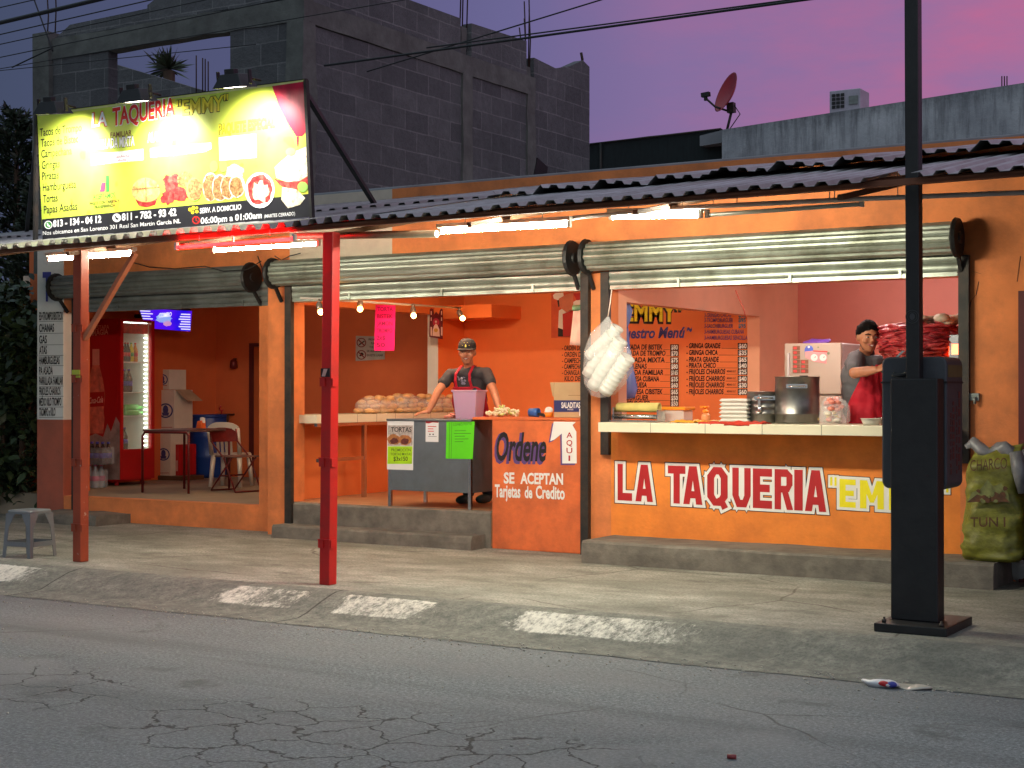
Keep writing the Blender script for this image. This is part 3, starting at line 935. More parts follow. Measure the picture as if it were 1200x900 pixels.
# ================================================================== awning
awn = thing("awning", "long corrugated metal awning over the pavement on two square posts", "awning", (-7.65, 9.75, 0))
def rz(x, y):
    zf = 2.84 + (x + 11.25) * (2.885 - 2.84) / 9.0
    return zf + 0.185 * (y - 9.5)
PITCHC = 0.155
def corr(x0, x1, y0, y1, lift, amp=0.042, wob=0.009, step=None, front_curl=0.0):
    mb = MB()
    xs = []
    k = int(x0 / PITCHC) - 1
    while k * PITCHC < x1:
        b0 = k * PITCHC
        for fx, hh in ((0, 0), (0.36, 0), (0.5, 1), (0.86, 1)):
            xx = b0 + fx * PITCHC
            if x0 <= xx <= x1:
                xs.append((xx, hh))
        k += 1
    rows = [0, 0.06, 0.3, 0.65, 1.0]
    vs = []
    for f in rows:
        y = y0 + (y1 - y0) * f
        for xx, hh in xs:
            w = mnoise.noise(Vector((xx * 1.3, y * 0.6, lift * 9))) * wob * 2
            yy = y + (mnoise.noise(Vector((xx * 0.9, 3.3, lift * 5))) * 0.03 if f == 0 else 0)
            z = rz(xx, yy) + lift + hh * amp + w
            if step:
                q = (xx - x0) / step
                z += (1 - (q - math.floor(q))) * 0.05 * (1 - f) + 0.006 * math.floor(q) % 2
            if f == 0:
                z -= front_curl
            vs.append((xx, yy, z))
    n = len(xs)
    mb.add(vs, [(j * n + i, j * n + i + 1, (j + 1) * n + i + 1, (j + 1) * n + i) for j in range(len(rows) - 1) for i in range(n - 1)])
    return mb
for a_, e_, y0, y1, lift, st in ((-16.0, -7.0, 9.5, 11.35, 0.0, None), (-7.06, -3.10, 9.5, 12.7, 0.006, None), (-2.87, 1.6, 9.5, 12.7, 0.006, None), (-3.16, -2.81, 10.03, 12.7, 0.003, None),
                                 (-15.0, -7.0, 11.15, 12.79, 0.02, None), (-7.06, 1.6, 11.15, 12.79, 0.03, 0.52)):
    o = corr(a_, e_, y0, y1, lift, amp=0.042 if a_ < -8 else 0.027, step=st).build("roof_sheet", M_roof, awn)
    sm = o.modifiers.new("thickness", 'SOLIDIFY'); sm.thickness = 0.003; sm.offset = -1
M_purlin = mat("rusty_steel", (120, 74, 52), 0.7, 0.2, var=0.3, scale=4)
for y, d in ((9.62, 0.04), (10.08, 0.06), (11.2, 0.08), (12.72, 0.07)):
    for x0, x1 in ((-15.5, -7.65), (-7.65, 1.6)):
        mb = MB()
        z0, z1 = rz(x0, y) - 0.008, rz(x1, y) - 0.008
        mb.obox(((x0 + x1) / 2, y, (z0 + z1) / 2 - d / 2), ((x1 - x0) / 2, 0, (z1 - z0) / 2), (0, 0.025, 0), (0, 0, d / 2))
        mb.build("purlin", M_purlin, awn)
for x0, x1 in ((-7.9, -3.2), (-2.8, 1.6)):  # added board that keeps tube light off the front undersides of the sheets
    mb = MB()
    mb.prism([(x0, 9.57, rz(x0, 9.57) - .012), (x1, 9.57, rz(x1, 9.57) - .012), (x1, 9.99, rz(x1, 9.99) - .012), (x0, 9.99, rz(x0, 9.99) - .012)], (0, 0, -.012))
    mb.build("light_stop_board", M_purlin, awn)
mb = MB()
for x in (-14.4, -12.5, -10.6, -9.2, -7.66, -6.3, -4.9, -3.4, -1.9, -0.2):
    mb = MB(); mb.bar((x, 9.7, rz(x, 9.7) - 0.10), (x, 12.78, rz(x, 12.78) - 0.10), 0.02, 0.018); mb.build("rafter", M_wood, awn)
mb = MB()
mb.tube([on_y(345, 277, 10.0), on_y(512, 274, 10.0)], 0.03, 10)
mb.build("conduit", mat("grey_pipe", (150, 140, 120), 0.5, 0.3, dirt=(90, 70, 50), dirt_amt=.6), awn)
mb = MB()
mb.tube([on_y(655, 257, 10.25), on_y(785, 244, 10.25), on_y(1010, 233, 10.25), on_y(1215, 225, 10.25)], 0.017, 8)
for x, y in ((836, 241), (978, 235), (1052, 231)):
    p = on_y(x, y, 10.25); mb.tube([p, (p.x, p.y, rz(p.x, p.y))], 0.004, 5)
mb.build("conduit", mat("white_pipe", (206, 196, 186), 0.5), awn)
m_redpost = mat("red_post_paint", (196, 20, 18), 0.5, var=0.12, scale=5, dirt=(96, 34, 26), dirt_amt=0.6, dscale=5, wear=(150, 130, 118), wear_at=0.73, wscale=14)
m_orpost = mat("worn_orange_post_paint", (150, 64, 34), 0.55, var=0.12, scale=5, dirt=(120, 46, 30), dirt_amt=0.5, dscale=4, wear=(170, 142, 126), wear_at=0.66, wscale=11)
def post(x, y, m, lean, blocks):
    zt = rz(x, y) - 0.085
    mb = MB()
    top = Vector((x + lean, y, zt)); bot = Vector((x, y, 0))
    mb.bar(bot, top, 0.05, 0.05)
    p = mb.build("post", m, awn, bevel=0.006)
    for z in blocks:
        mb = MB()
        c = bot + (top - bot) * (z / zt)
        mb.box(c.x - 0.057, c.x - 0.005, c.y - 0.062, c.y - 0.051, z - 0.035, z + 0.03)
        mb.box(c.x + 0.051, c.x + 0.062, c.y - 0.045, c.y + 0.02, z - 0.035, z + 0.03)
        mb.box(c.x - 0.06, c.x + 0.063, c.y - 0.065, c.y - 0.051, z + 0.03, z + 0.036)
        mb.build("hinge_block", m, p)
    return p, bot, top
pa, _, _ = post(-7.67, 9.74, m_redpost, 0.035, (0.33, 0.98, 1.62))
pb, _, _ = post(-10.62, 9.88, m_orpost, 0.0, (0.31, 0.9, 1.66, 2.12))
mb = MB(); mb.box(-10.675, -10.575, 9.823, 9.829, 1.67, 1.74)
mb.build("sticker", mat("yellow_green_sticker", (180, 190, 60), .5), pb)
mb = MB(); mb.box(-7.70, -7.61, 9.684, 9.6885, 1.66, 1.73)
mb.add([(-7.69, 9.683, 1.665), (-7.655, 9.683, 1.665), (-7.63, 9.683, 1.725), (-7.67, 9.683, 1.725)], [(0, 1, 2, 3)], 1)
mb.build("sticker", [M_tblack, mat("pale_sticker", (190, 160, 150), .5)], pa)
mb = MB(); mb.bar((-10.57, 9.88, 2.02), on_y(158, 297, 9.88), 0.025, 0.02)
mb.build("brace", mat("brace_paint", (176, 110, 76), .6, var=.15), awn)

mb = MB()
for pts in (((150, 306), (175, 313), (205, 315), (240, 312), (262, 318), (290, 316), (306, 306)), ((302, 300), (308, 318)), ((322, 300), (330, 305), (340, 300), (352, 297))):
    mb.tube([on_y(x, y, 12.7) for x, y in pts], 0.006, 5)
mb.build("wiring", M_black, bld)
mb = MB()
for pts in (((1147, 330), (1144, 345), (1138, 352), (1136, 366)), ((1196, 300), (1192, 330)), ((1140, 318), (1150, 321))):
    for a_, e_ in zip(pts[:-1], pts[1:]):
        mb.bar(on_y(*a_, YF - .001), on_y(*e_, YF - .001), .003, .001)
mb.build("crack", mat("crack_dark", (70, 40, 26), .9), bld)  # thin dark lines for the cracks in the facade
mb = MB()
mb.tube([on_y(x, y, 13.0) for x, y in ((862, 340), (866, 350), (871, 360), (874, 372))], 0.005, 5)
tag(mb.build("dangling_string", mat("red_cord", (170, 60, 40), .7)), "thin red cord dangling from the lintel over the painted menu", "cord")
# ================================================================== tube lamps under the awning
M_fix = mat("lamp_fixture_enamel", (200, 196, 186), 0.5, var=0.05)
def tube_lamp(p0, p1, label, m_t, lit=True, group="tube lamps under the awning", fix=True, name="tube_light"):
    p0, p1 = Vector(p0), Vector(p1)
    c = (p0 + p1) / 2
    r = thing(name, label, "lamp", c, 0, group)
    d = (p1 - p0).normalized()
    mb = MB(); mb.tube([p0 + d * 0.02, p1 - d * 0.02], 0.016, 10)
    mb.build("tube", m_t, r)
    mb = MB()
    up = Vector((0, 0, 0.045))
    if fix:
        mb.bar(p0 - d * 0.02 + up, p1 + d * 0.02 + up, 0.03, 0.016)
    for p in (p0, p1):
        mb.bar(p + Vector((0, 0, -0.02)), p + Vector((0, 0, 0.04)), 0.014, 0.014)
    for f in (0.2, 0.8):
        q = p0 + (p1 - p0) * f
        mb.tube([q + up, (q.x, q.y, rz(q.x, q.y) - 0.02)], 0.004, 5)
    mb.build("fixture", M_fix, r)
    return r
YT = 10.2
WARM = (252, 246, 220)
tube_lamp(on_y(57, 304, YT), on_y(156, 297.5, YT), "lit white tube lamp behind the worn orange post", emitter("tube_glow_cool", WARM, 330))
tube_lamp(on_y(207, 290, 9.58), on_y(345, 280, 9.58), "glowing red tube lamp under the awning edge", emitter("tube_glow_red", (255, 0, 0), 150), fix=False)
tube_lamp(on_y(250, 293.5, YT + .1), on_y(373, 285.5, YT + .1), "lit white tube lamp just below the red one", emitter("tube_glow_dim", WARM, 200), fix=False)
tube_lamp(on_y(516, 271.5, YT), on_y(667, 263, YT), "lit white tube lamp over the order counter, longest in view", emitter("tube_glow_warm", WARM, 640))
tube_lamp(on_y(716, 254.5, YT + .1), on_y(821, 252.5, YT + .1), "lit white tube lamp over the striped shutter near the menu", emitter("tube_glow_bright", WARM, 690))
tube_lamp(on_y(829, 252, YT + .1), on_y(1010, 239, YT + .1), "unlit pale tube lamp beside the lit ones", mat("unlit_tube_glass", (206, 214, 196), 0.3, var=0.05), fix=False)

# ================================================================== big illuminated sign on the awning
sgn = thing("advertising_sign", "large yellow-green taqueria sign standing on the awning under three floodlights", "sign", (-9.2, 9.9, 2.95))
SN = Vector((0, 1, 0.0727))
S = on_plane((-9.2, 9.92, 2.95), SN)
m, t, b = newmat("printed_sign_vinyl")
n1 = nnoise(t, 2.2, 3, 0.5); n2 = nnoise(t, 5.5, 2, 0.4)
col = nramp(t, n1, [(0.3, lin((168, 196, 58))), (0.55, lin((196, 208, 74))), (0.75, lin((176, 204, 60)))])
col = nmix(t, nramp(t, n2, [(0.66, 0.0), (0.70, 0.55)]), col, lin((236, 186, 40)))
t.links.new(col, b.inputs["Base Color"]); b.inputs["Roughness"].default_value = 0.45
nbump(t, b, nnoise(t, 3.0, 2, 0.4, stretch=(1, 1, 0.5)), 0.25, 0.02)
M_vinyl = m
TL, TR, BR, BL = (43.5, 133.5), (356.5, 93.5), (364, 254), (50, 281)
mb = MB()
c4 = [S(*q) for q in (TL, TR, BR, BL)]
mb.prism([p + SN * 0.004 for p in c4], SN * 0.02)
mb.build("backing", M_galvdull, sgn)
mb = MB()
NX, NZ = 24, 8
vs = []
for j in range(NZ + 1):
    for i in range(NX + 1):
        u, v = i / NX, j / NZ
        p = (c4[3] * (1 - u) + c4[2] * u) * (1 - v) + (c4[0] * (1 - u) + c4[1] * u) * v
        vs.append(p)
mb.add(vs, [(j * (NX + 1) + i, j * (NX + 1) + i + 1, (j + 1) * (NX + 1) + i + 1, (j + 1) * (NX + 1) + i) for j in range(NZ) for i in range(NX)], 0, True)
# printed border and pale top strip
patch(mb, [(44, 134), (356.5, 93.8), (356.6, 96), (44, 136.2)], S, 0.001, 1)
panel = mb.build("panel", [M_vinyl, mat("sign_edge_strip", (200, 200, 130), 0.5)], sgn)
mb = MB()
patch(mb, [(49.3, 257), (190, 243.5), (290, 234.5), (364, 227), (364.2, 254), (50, 281)], S, 0.0012, 0)
mb.build("contact_band", mat("sign_black_print", (30, 30, 34), 0.5), sgn)
mb = MB()
K, WH, RD, GR, LG, PK, BR_ = 0, 1, 2, 3, 4, 5, 6
sl_mats = [M_tblack, mat("sign_white_print", (235, 235, 230), .5), mat("sign_red_print", (214, 40, 30), .5), mat("sign_green_print", (60, 140, 60), .5),
           mat("sign_yellow_print", (216, 200, 40), .5), mat("sign_pink_print", (150, 60, 90), .5), mat("sign_brown_print", (110, 60, 30), .5)]
for s, p0, p1, h in (("Tacos de Trompo", (46.8, 159.8), (95.8, 153.5), 9), ("Tacos de Bistec", (48, 172.2), (91.9, 166.8), 9), ("Campechana", (48.5, 185), (84.2, 180.8), 9),
                     ("Gringas", (49.2, 198), (70.2, 196), 9), ("Piratas", (49.5, 211), (69, 209), 9), ("Hamburguesa", (50.3, 224), (89.3, 220), 9),
                     ("Tortas", (50.8, 237.5), (67.8, 235.9), 9), ("Papas Asadas", (51.5, 250.3), (90.7, 245.7), 9)):
    text(mb, s, p0, p1, h, S, 0.002, K, 0.012)
    disc(mb, (p0[0] - 3.4, p0[1] - 3.5), 0.9, S, 0.002, K, 8)
LM = sl_mats + [M_tblue]
mb.build('dish_list', LM, sgn); mb = MB()
def outlined(s, p0, p1, h, fill, line, bold, ob, shear=0.0):
    text(mb, s, p0, p1, h, S, 0.002, line, ob, shear)
    text(mb, s, p0, p1, h, S, 0.0035, fill, bold, shear)
outlined("LA", (108, 149), (126, 146.7), 16, WH, RD, 0.02, 0.06)
outlined("TAQUERIA", (132, 147), (205.5, 134.5), 19.5, RD, WH, 0.03, 0.06)
outlined("\"EMMY\"", (207, 136), (268, 128.5), 17, LG, K, 0.02, 0.05)
mb.build('sign_title', LM, sgn); mb = MB()
text(mb, "FAMILIAR", (129.5, 161.5), (154.5, 158.3), 6, S, 0.002, BR_, 0.015)
outlined("PARRILLADA MIXTA", (105.5, 176), (158, 170.5), 11, WH, K, 0.02, 0.06)
outlined("ALAMBRE MIXTO", (173.5, 167), (222, 161.5), 11, WH, K, 0.02, 0.05)
outlined("PAQUETE ESPECIAL", (256.5, 157.5), (322, 149), 11.5, LG, K, 0.02, 0.05)
patch(mb, [(107, 181), (168, 174.5), (168.3, 187.5), (107.5, 193.5)], S, 0.0012, WH)
for s, p0, p1 in (("Incluye:", (108, 184), (122, 182.7)), ("Carne, Bistec, Salchicha, Queso", (108, 188), (167, 182.3)), ("Tortillas, Salsa, Cebolla y Limones", (108.5, 192), (167, 186.6))):
    text(mb, s, p0, p1, 2.8, S, 0.002, PK, 0.01)
patch(mb, [(176, 174), (247.5, 167), (248, 174.5), (240, 178), (176.5, 184.5)], S, 0.0012, WH)
for s, p0, p1 in (("Carne, Bistec, Salchicha, Queso, Cebolla", (177, 178.5), (247, 171.5)), ("Tortillas, Salsa y Limones", (177.5, 183), (240, 177))):
    text(mb, s, p0, p1, 2.8, S, 0.002, PK, 0.01)
patch(mb, [(256.3, 161), (300, 157), (300.6, 184.5), (257.5, 188.5)], S, 0.0012, WH)
for i, s in enumerate(("* 1 Kg de Trompo", "* 1/2 Lt de Frijol", "* 20 Tortillas", "* 10 Tortillas Harina", "* Salsa, Cebolla y Limon")):
    w = (30, 31, 24, 37, 41)[i]
    text(mb, s, (258, 165.8 + i * 5), (258 + w, 165.8 + i * 5 - w * .09), 3.6, S, 0.002, 7, 0.01)
mb.build('offer_lettering', LM, sgn); mb = MB()
text(mb, "ACEPTAMOS", (109, 234), (135, 231.3), 6, S, 0.002, GR, 0.015)
text(mb, "PAGOS CON TARJETA Y", (105.5, 240.3), (140, 236.8), 3.3, S, 0.002, K, 0.015)
text(mb, "TRANSFERENCIA", (110.5, 244.6), (135, 242), 3.3, S, 0.002, K, 0.015)
patch(mb, [(124, 206), (128, 205.5), (128.5, 224.5), (124.5, 225)], S, 0.002, GR)
patch(mb, [(119, 214), (124, 213.5), (123, 224.5), (117, 225)], S, 0.0025, PK)
mb.build('payment_lettering', LM, sgn); mb = MB()
text(mb, "813 - 134 - 04 12", (62.5, 266), (119, 260.5), 7.6, S, 0.003, WH, 0.03)
text(mb, "811 - 782 - 93 42", (143, 258.5), (207, 252.5), 8, S, 0.003, WH, 0.03)
text(mb, "Nos ubicamos en San Lorenzo 301 Real San Martin García NL", (50.5, 275.6), (212, 261.3), 4.6, S, 0.003, WH, 0.005)
text(mb, "SERV. A DOMICILIO", (234.5, 250), (283, 245.2), 5.8, S, 0.003, WH, 0.02)
text(mb, "06:00pm a 01:00am", (235.5, 262.3), (307, 255.5), 7, S, 0.003, WH, 0.02)
text(mb, "(MARTES CERRADO)", (310, 255.5), (346, 252.2), 4, S, 0.003, WH, 0.005)
disc(mb, (57, 263.5), 4.6, S, 0.002, GR); ring(mb, (57, 263.5), 4.8, 1.0, S, 0.003, WH)
patch(mb, [(55, 261.5), (56.4, 261), (57.2, 263.4), (59.4, 264.4), (58.8, 266), (56, 265)], S, 0.0035, WH)
disc(mb, (137, 255.3), 5, S, 0.002, WH)
patch(mb, [(134.8, 252.8), (136.2, 252.3), (137, 254.8), (139.4, 256), (138.8, 257.6), (135.8, 257)], S, 0.0035, K)
ring(mb, (230, 258), 4.6, 1.2, S, 0.003, RD); patch(mb, [(229.6, 255), (230.4, 255), (230.4, 258), (232.4, 259), (232, 259.6), (229.6, 258.4)], S, 0.003, RD)
for q in ((223, 245.5, 2.2), (227, 244, 2.4), (231, 248, 2.0), (226, 249, 2.0), (231, 243.6, 1.6)):
    disc(mb, q[:2], q[2], S, 0.003, LG, 10)
mb.build("contact_lettering", LM, sgn)
# food pictures printed on the sign
def food(name, cols, scale):
    m, t, b = newmat(name)
    v = t.nodes.new("ShaderNodeTexVoronoi"); v.inputs["Scale"].default_value = scale * 2.2
    c = t.nodes.new("ShaderNodeTexCoord"); t.links.new(c.outputs["Object"], v.inputs[0])
    n = len(cols)
    t.links.new(nmix(t, 0.65, nramp(t, v.outputs["Color"], [(0.15 + 0.7 * i / (n - 1), lin(q)) for i, q in enumerate(cols)]),
                     nramp(t, nnoise(t, scale * 1.3, 6, .75), [(0.3 + 0.4 * i / (n - 1), lin(q)) for i, q in enumerate(cols)])), b.inputs["Base Color"])
    b.inputs["Roughness"].default_value = 0.5
    return m
fm = [food("printed_bread", [(120, 84, 40), (196, 166, 96), (222, 200, 140)], 9), food("printed_meat", [(96, 16, 22), (176, 46, 44), (206, 110, 90)], 16),
      food("printed_beans", [(60, 36, 22), (150, 104, 60), (200, 170, 110)], 26), food("printed_tortilla", [(190, 170, 130), (226, 222, 200), (206, 196, 160), (120, 60, 40)], 14),
      food("printed_salad", [(140, 30, 28), (222, 220, 190), (120, 150, 70)], 16), mat("printed_plate", (230, 230, 226), .4), mat("printed_lime", (150, 200, 90), .4, var=.1)]
mb = MB()
patch(mb, [(171 + 17 * math.cos(t) * (1 if math.sin(t) < 0 else .98), 225 + (17 if math.sin(t) < 0 else 12) * math.sin(t)) for t in [2 * math.pi * k / 24 for k in range(24)]], S, 0.002, 0)
patch(mb, [(170.4, 209), (171.6, 209), (172.2, 236), (171, 236)], S, 0.003, 2); patch(mb, [(155, 221.5), (188, 218.5), (188, 220), (155, 223)], S, 0.003, 2)
patch(mb, [(159, 234), (185, 232), (182, 240), (172, 243), (163, 241)], S, 0.0016, 1)
disc(mb, (201, 214), 10, S, 0.002, 1, jag=.5); disc(mb, (208, 227), 15, S, 0.0024, 1, ry=10, jag=.5); disc(mb, (196, 232), 7, S, 0.0028, 1, jag=.6)
disc(mb, (217, 210), 9, S, 0.003, 2, jag=.15); disc(mb, (228, 222), 9.5, S, 0.0034, 6, ry=14); disc(mb, (229, 222), 8.5, S, 0.004, 2, ry=13, jag=.15)
for i, q in enumerate(((247, 219), (258, 220), (268, 219), (278, 218))):
    disc(mb, q, 9.5, S, 0.002 + i * .0006, 3, ry=17 - i); disc(mb, (q[0] - .6, q[1] + .6), 8, S, 0.0023 + i * .0006, 2, ry=15 - i, jag=.2)
disc(mb, (251, 195), 5, S, 0.005, 6, ry=7); disc(mb, (262, 195), 5, S, 0.005, 6, ry=7); disc(mb, (275, 201), 11, S, 0.0015, 3, ry=8, jag=.3)
disc(mb, (305, 223), 17.5, S, 0.006, 5, ry=21); disc(mb, (305, 222), 14.5, S, 0.007, 1, ry=17.5, jag=.15); disc(mb, (305, 225), 9.5, S, 0.008, 4, ry=12, jag=.5)
patch(mb, [(322, 196), (340, 180), (361, 171), (362, 205), (350, 213), (335, 213), (324, 208)], S, 0.002, 3)
patch(mb, [(321, 209), (336, 213), (352, 212), (362, 206), (362.4, 216), (345, 224), (328, 217)], S, 0.003, 1)
patch(mb, [(331, 219), (348, 222), (358, 232), (352, 240), (338, 244), (330, 234)], S, 0.004, 3); disc(mb, (355, 219), 6, S, 0.0045, 6); disc(mb, (341, 178), 6, S, 0.004, 6, ry=5)
mb.build("food_picture", fm, sgn)
mb = MB()
patch(mb, [(319, 101), (356.3, 95.6), (360, 153), (354, 160), (347, 159.5), (338, 146), (327, 125)], S, 0.002, 0)
patch(mb, [(347.5, 160), (350.5, 160), (350, 172), (348.5, 172)], S, 0.002, 0)
mb.build("drink_picture", mat("printed_red_drink", (170, 20, 50), .35, var=.35, scale=3, stretch=(4, 4, 1)), sgn)
mb = MB()
for q in ((42.3, 134, 40.5, 285), (357.8, 94, 365, 256)):
    a, c = S(q[0], q[1]), S(q[2], q[3])
    mb.bar(a + SN * .01, c + SN * .01, 0.014, 0.02)
mb.bar(S(43, 134) + SN * .03, S(357, 93.8) + SN * .03, 0.014, 0.014)
mb.bar(c4[3] + SN * .03 + Vector((0, 0, .03)), c4[2] + SN * .03 + Vector((0, 0, .03)), 0.014, 0.014)
mb.build("frame", M_dark, sgn)
a = S(357.5, 112) + SN * .03
c = Vector((0, 0, 0))
c = on_y(445, 249, 11.9)
mb = MB(); mb.bar(a, c, 0.02, 0.02)
mb.build('brace', M_dark, sgn); mb = MB(); mb.bar(S(42.5, 140) + SN * .03, (on_y(60, 292, 11.9).x - .4, 11.9, rz(-11.5, 11.9) + .03), 0.02, 0.02)
mb.build("brace", M_dark, sgn)

M_flood = emitter("floodlight_glow", (255, 240, 226), 14)
FLOOD_W = 290
def floodlight(px, py, hot, label):
    """lamp head held out in front of the sign on an arm, aimed back at the printed face"""
    top = S(px + 4, py - 2)
    head = on_y(px, py, 9.84 - 0.42)
    r = thing("floodlight", label, "lamp", head, 0, "floodlights above the sign")
    hit = (S(*hot) - head).normalized()
    aim = (hit * 0.25 + Vector((0, 0, -1.0))).normalized()
    side = Vector((1, 0, 0)); q = side.cross(aim).normalized()
    side = aim.cross(q).normalized()
    mb = MB()
    a, bk = 0.155, 0.10
    f = [head + side * sx * a + q * sy * bk + aim * 0.02 for sx, sy in ((-1, -1), (1, -1), (1, 1), (-1, 1))]
    g = [head + side * sx * a * .6 + q * sy * bk * .6 - aim * 0.09 for sx, sy in ((-1, -1), (1, -1), (1, 1), (-1, 1))]
    mb.add(f + g, [(4, 5, 6, 7), (0, 4, 5, 1), (1, 5, 6, 2), (2, 6, 7, 3), (3, 7, 4, 0)], 0)
    mb.bar(head - aim * .08 - q * .03, head - aim * .13 - q * .03, 0.05, 0.03)
    for sx in (-1, 1):
        mb.bar(head + side * sx * (a + .012), head + side * sx * (a + .012) - aim * 0.12, 0.006, 0.02)
    mb.build("housing", M_black, r, bevel=0.006)
    mb = MB()
    f2 = [head + side * sx * a * .93 + q * sy * bk * .9 + aim * 0.012 for sx, sy in ((-1, -1), (1, -1), (1, 1), (-1, 1))]
    mb.quad(*f2)
    gl = mb.build("lamp_glass", M_flood, r)
    ld = bpy.data.lights.new("floodlight_beam", 'SPOT'); ld.energy = FLOOD_W; ld.spot_size = math.radians(108); ld.spot_blend = 1.0; ld.shadow_soft_size = 0.07; ld.color = (1.0, 0.95, 0.88)
    lo = bpy.data.objects.new("beam", ld); COL.objects.link(lo)
    lo.location = head + aim * 0.04; lo.rotation_euler = hit.to_track_quat('-Z', 'Y').to_euler()
    lo.parent = r; lo.matrix_parent_inverse = W_of(r).inverted()
    mb = MB()
    mb.tube([head - aim * 0.12, (head - aim * .1) * .5 + top * .5 + Vector((0, 0, .03)), top + Vector((0.25, 0.0, 0.0))], 0.011, 6)
    mb.build("arm", M_dark, r)
floodlight(62, 131, (92, 190), "black floodlight on an arm at the sign corner by the dark conifers")
floodlight(160, 117, (200, 180), "black floodlight above the red lettering of the sign")
floodlight(275, 100, (308, 165), "black floodlight above the drink picture side of the sign")

# ================================================================== unfinished block building above and behind
def blockmat(name, ax):
    m, t, b = newmat(name)
    c = t.nodes.new("ShaderNodeTexCoord")
    s = t.nodes.new("ShaderNodeSeparateXYZ"); t.links.new(c.outputs["Object"], s.inputs[0])
    k = t.nodes.new("ShaderNodeCombineXYZ"); t.links.new(s.outputs[ax], k.inputs[0]); t.links.new(s.outputs[2], k.inputs[1])
    w = t.nodes.new("ShaderNodeTexNoise"); w.inputs["Scale"].default_value = 2.0; t.links.new(k.outputs[0], w.inputs[0])
    a = t.nodes.new("ShaderNodeVectorMath"); a.operation = 'MULTIPLY_ADD'; t.links.new(w.outputs["Color"], a.inputs[0]); a.inputs[1].default_value = (.03, .03, 0); t.links.new(k.outputs[0], a.inputs[2])
    br = t.nodes.new("ShaderNodeTexBrick")
    br.inputs["Color1"].default_value = (*lin((114, 115, 117)), 1); br.inputs["Color2"].default_value = (*lin((90, 91, 94)), 1)
    br.inputs["Mortar"].default_value = (*lin((134, 134, 135)), 1)
    br.inputs["Scale"].default_value = 1.0; br.inputs["Mortar Size"].default_value = 0.008; br.inputs["Brick Width"].default_value = 0.49; br.inputs["Row Height"].default_value = 0.245
    br.inputs["Bias"].default_value = 0.0
    t.links.new(a.outputs[0], br.inputs[0])
    n = nnoise(t, 1.6, 7, .72); n2 = nnoise(t, 13, 6, .8)
    col = nmix(t, nramp(t, n, [(0.35, 0.0), (0.75, 0.7)]), br.outputs["Color"], lin((68, 70, 72)))
    col = nmix(t, nramp(t, n2, [(0.3, 0.35), (0.6, 0.0)]), col, lin((52, 53, 55)))
    t.links.new(col, b.inputs["Base Color"]); b.inputs["Roughness"].default_value = 0.95
    nbump(t, b, n2, 0.9, 0.03); nbump(t, b, br.outputs["Fac"], -1.0, 0.02)
    return m
M_bx = blockmat("concrete_block_front", 0); M_by = blockmat("concrete_block_side", 1)
M_bconc = mat("rough_cast_concrete", (98, 100, 96), 0.95, var=0.25, scale=5, bump=0.8, bscale=16, dirt=(70, 66, 66), dirt_amt=0.6, dscale=2)
M_rebar = mat("rusty_rebar", (60, 42, 36), 0.8, 0.3)
bb = thing("block_building", "unfinished grey concrete-block storey with open window hole and rusty bars on top", "building", (-12.8, 13.2, 3.0))
mb = MB()
mb.box(-14.68, -13.73, 13.2, 13.35, 3.0, 5.64); mb.box(-11.8, -10.90, 13.2, 13.35, 3.0, 5.64)
mb.box(-13.73, -11.8, 13.2, 13.35, 3.0, 4.55)
mb.prism([(-14.66, 13.21, 5.89), (-13.1, 13.21, 5.89), (-13.1, 13.21, 6.06), (-14.4, 13.21, 6.03)], (0, .13, 0))
mb.prism([(-13.1, 13.21, 5.89), (-10.76, 13.21, 5.89), (-10.76, 13.21, 7.2), (-12.2, 13.21, 7.2), (-12.2, 13.21, 6.5), (-13.1, 13.21, 6.1)], (0, .13, 0))
mb.build("front_wall", M_bx, bb)
mb = MB()
mb.box(-10.9, -10.751, 13.35, 19.8, 3.0, 5.6)
def sidepoly(pts): mb.prism([(-10.9, y, z) for y, z in pts], (0.15, 0, 0))
sidepoly([(13.35, 5.86), (16.36, 5.86), (16.36, 6.3), (15.2, 6.29), (15.2, 6.53), (13.35, 6.55)])
sidepoly([(16.62, 5.86), (18.0, 5.86), (18.0, 6.33), (16.62, 6.29)])
sidepoly([(18.2, 5.6), (19.8, 5.6), (19.8, 6.3), (19.6, 6.36), (19.2, 6.2), (18.8, 6.1), (18.2, 6.14)])
mb.build("side_wall", M_by, bb)
mb = MB(); mb.box(-14.9, -14.75, 13.35, 19.8, 3.0, 5.0); mb.build("side_wall", M_by, bb)
mb = MB()
def rough(mb, s, amp=.012):
    noisy(mb, amp, 4.0, s)
def seg_beam(a, b_, hw, hz, n=14):
    a, b_ = Vector(a), Vector(b_)
    d = (b_ - a) / n; u = d.normalized().cross(Vector((0, 0, 1)))
    rings = []
    for i in range(n + 1):
        p = a + d * i
        q = mnoise.noise_vector(p * 3.1) * .02
        rings.append([p + u * sx * (hw + q.x) + Vector((0, 0, sz * hz + q.z)) for sx, sz in ((-1, -1), (1, -1), (1, 1), (-1, 1))])
    mb.add([x for r in rings for x in r], [(i * 4 + k, i * 4 + (k + 1) % 4, i * 4 + 4 + (k + 1) % 4, i * 4 + 4 + k) for i in range(n) for k in range(4)] + [(3, 2, 1, 0), (n * 4, n * 4 + 1, n * 4 + 2, n * 4 + 3)], 0)
seg_beam((-10.825, 13.3, 5.735), (-10.825, 18.2, 5.73), 0.095, 0.125)
mb.build('concrete_beam', M_bconc, bb); mb = MB()
seg_beam((-14.8, 13.275, 5.765), (-10.72, 13.275, 5.745), 0.09, 0.125)
mb.build("concrete_beam", M_bconc, bb)
mb = MB()
